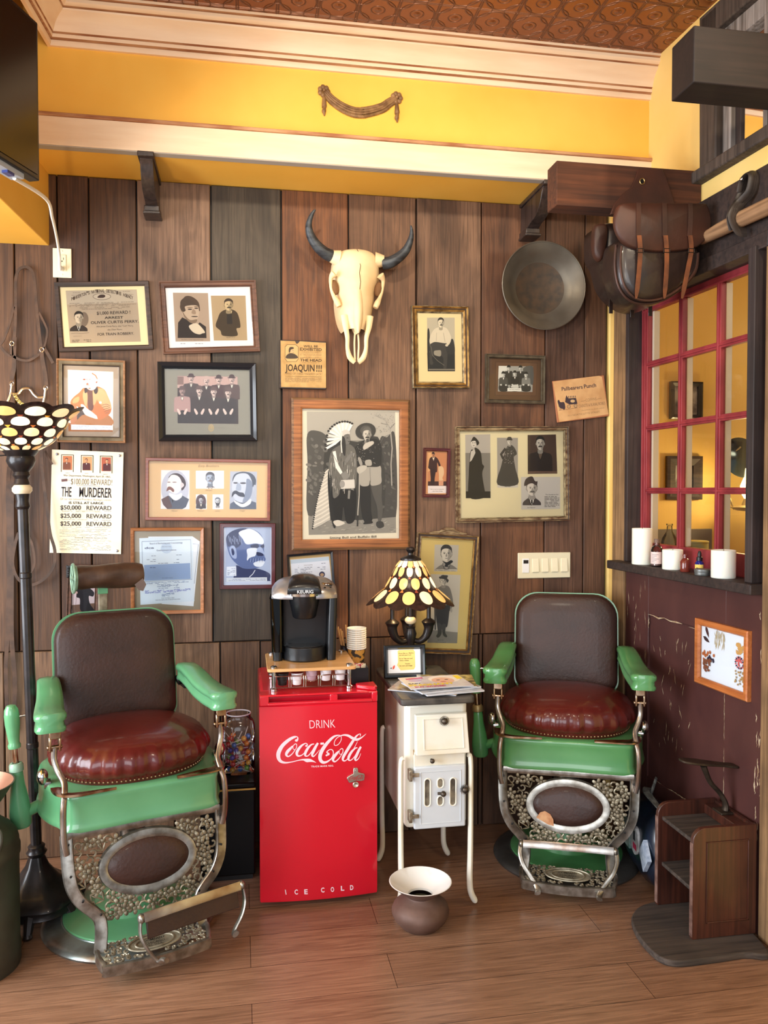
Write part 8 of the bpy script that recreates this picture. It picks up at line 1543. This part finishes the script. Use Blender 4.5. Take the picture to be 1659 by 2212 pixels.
m = MB(); m.mat(LST); P = catmull([(.012, 0, 0), (.014, 0, .03), (-.008, 0, .07), (-.045, 0, .11), (-.065, 0, .15), (-.075, 0, .175)], 5); m.tube(P, [.016 - .004 * math.sin(math.pi * i / len(P)) for i in range(len(P))], 10, flat=.7); m.build('stem', fr_)
m = MB(); m.mat(LST); m.prism(smo([(-.165, .012), (-.15, .026), (-.10, .032), (-.05, .026), (0, .020), (.03, .022), (.055, .018), (.055, -.018), (.03, -.022), (0, -.020), (-.05, -.026), (-.10, -.032), (-.15, -.026), (-.165, -.012)], 3), .178, .186, 'xy')
for k in range(len(m.v)): v = m.v[k]; v.z -= (v.x + .05) * .15
m.build('sole_plate', fr_, bevel=.002)
m = MB(); m.mat(LST).box(-.02, .045, -.03, .03, 0, .008); m.build('foot', fr_, bevel=.002)
# dark blue bag with stickers behind the right chair
NV = pm('navy_vinyl', (26, 36, 52), (18, 24, 36), 8, .3, coat=.3, bump=.25, bscale=14)
bg_ = thing('duffel_bag', 'dark navy bag covered with stickers between the right chair and the shoe stand', 'bag', (1.632, 2.97, 0), R(-99))
m = MB(); m.mat(NV); rings = []
for i in range(15):
    u = i / 14; x = -.20 + .40 * u; e_ = (1 - abs(2 * u - 1) ** 5) ** .5 if 0 < i < 14 else .25
    rings.append([(x, .088 * e_ * math.copysign(abs(math.cos(a)) ** .8, math.cos(a)) * (1 + .02 * math.sin(5 * a + i)), .155 + .148 * e_ * math.copysign(abs(math.sin(a)) ** .8, math.sin(a)) + .006 * math.sin(3 * u * 6)) for a in (2 * math.pi * j / 32 for j in range(32))])
m.quadgrid(rings, True, True, True); bd = m.build('bag_body', bg_, angle=70)
for k in range(0): pass
m = MB(); m.mat(pm('strap_webbing', (120, 124, 120), (70, 72, 70), 60, .5)); m.sweep(catmull([(-.10, .02, .302), (-.09, .0, .335), (-.02, -.03, .345), (.06, -.03, .34), (.10, .0, .302)], 5), [(-.013, -.002), (.013, -.002), (.013, .002), (-.013, .002)], (0, 0, 1)); m.build('handle', bg_)
m = MB(); m.mat(MATS['strap_webbing']).tube(catmull([(-.15, .03, .29), (-.17, .06, .33), (-.13, .05, .36), (-.10, .02, .31)], 5), .006, 6, flat=.4); m.build('shoulder_strap', bg_)
def stick(x, z, w_, h_, c_, shape, nm, extra=None):
    m = MB(); y = -.0895
    pts = {'o': [(w_ * math.cos(a), h_ * math.sin(a)) for a in (i * math.pi / 10 for i in range(20))], 'd': [(0, -h_), (w_, 0), (0, h_), (-w_, 0)], 's': [(-w_, -h_), (w_, -h_), (w_, h_), (-w_, h_)]}[shape]
    m.mat(c_).add([(x + a, y - .004, z + b) for a, b in pts] + [(x + a, y + .012, z + b) for a, b in pts], [tuple(range(len(pts)))] + [(i, (i + 1) % len(pts), len(pts) + (i + 1) % len(pts), len(pts) + i) for i in range(len(pts))])
    if extra:
        for (ex, ez, ew, eh, ec) in extra: m.mat(col(ec)).add([(x + ex - ew, y - .0046, z + ez - eh), (x + ex + ew, y - .0046, z + ez - eh), (x + ex + ew, y - .0046, z + ez + eh), (x + ex - ew, y - .0046, z + ez + eh)], [(0, 1, 2, 3)])
    m.build(nm, bd, flat=True)
stick(.03, .17, .045, .055, pm('round_sticker', (206, 206, 206), (160, 160, 164), 40, .4), 'o', 'round_sticker', [(0, .02, .012, .02, (40, 40, 46)), (.006, -.022, .02, .012, (196, 50, 90))])
stick(.135, .155, .050, .062, pm('diamond_sticker', (196, 206, 220), (150, 164, 186), 60, .4), 'd', 'diamond_sticker'); stick(-.07, .16, .04, .05, pm('green_sticker', (96, 126, 120), (170, 180, 176), 50, .4), 's', 'square_sticker')
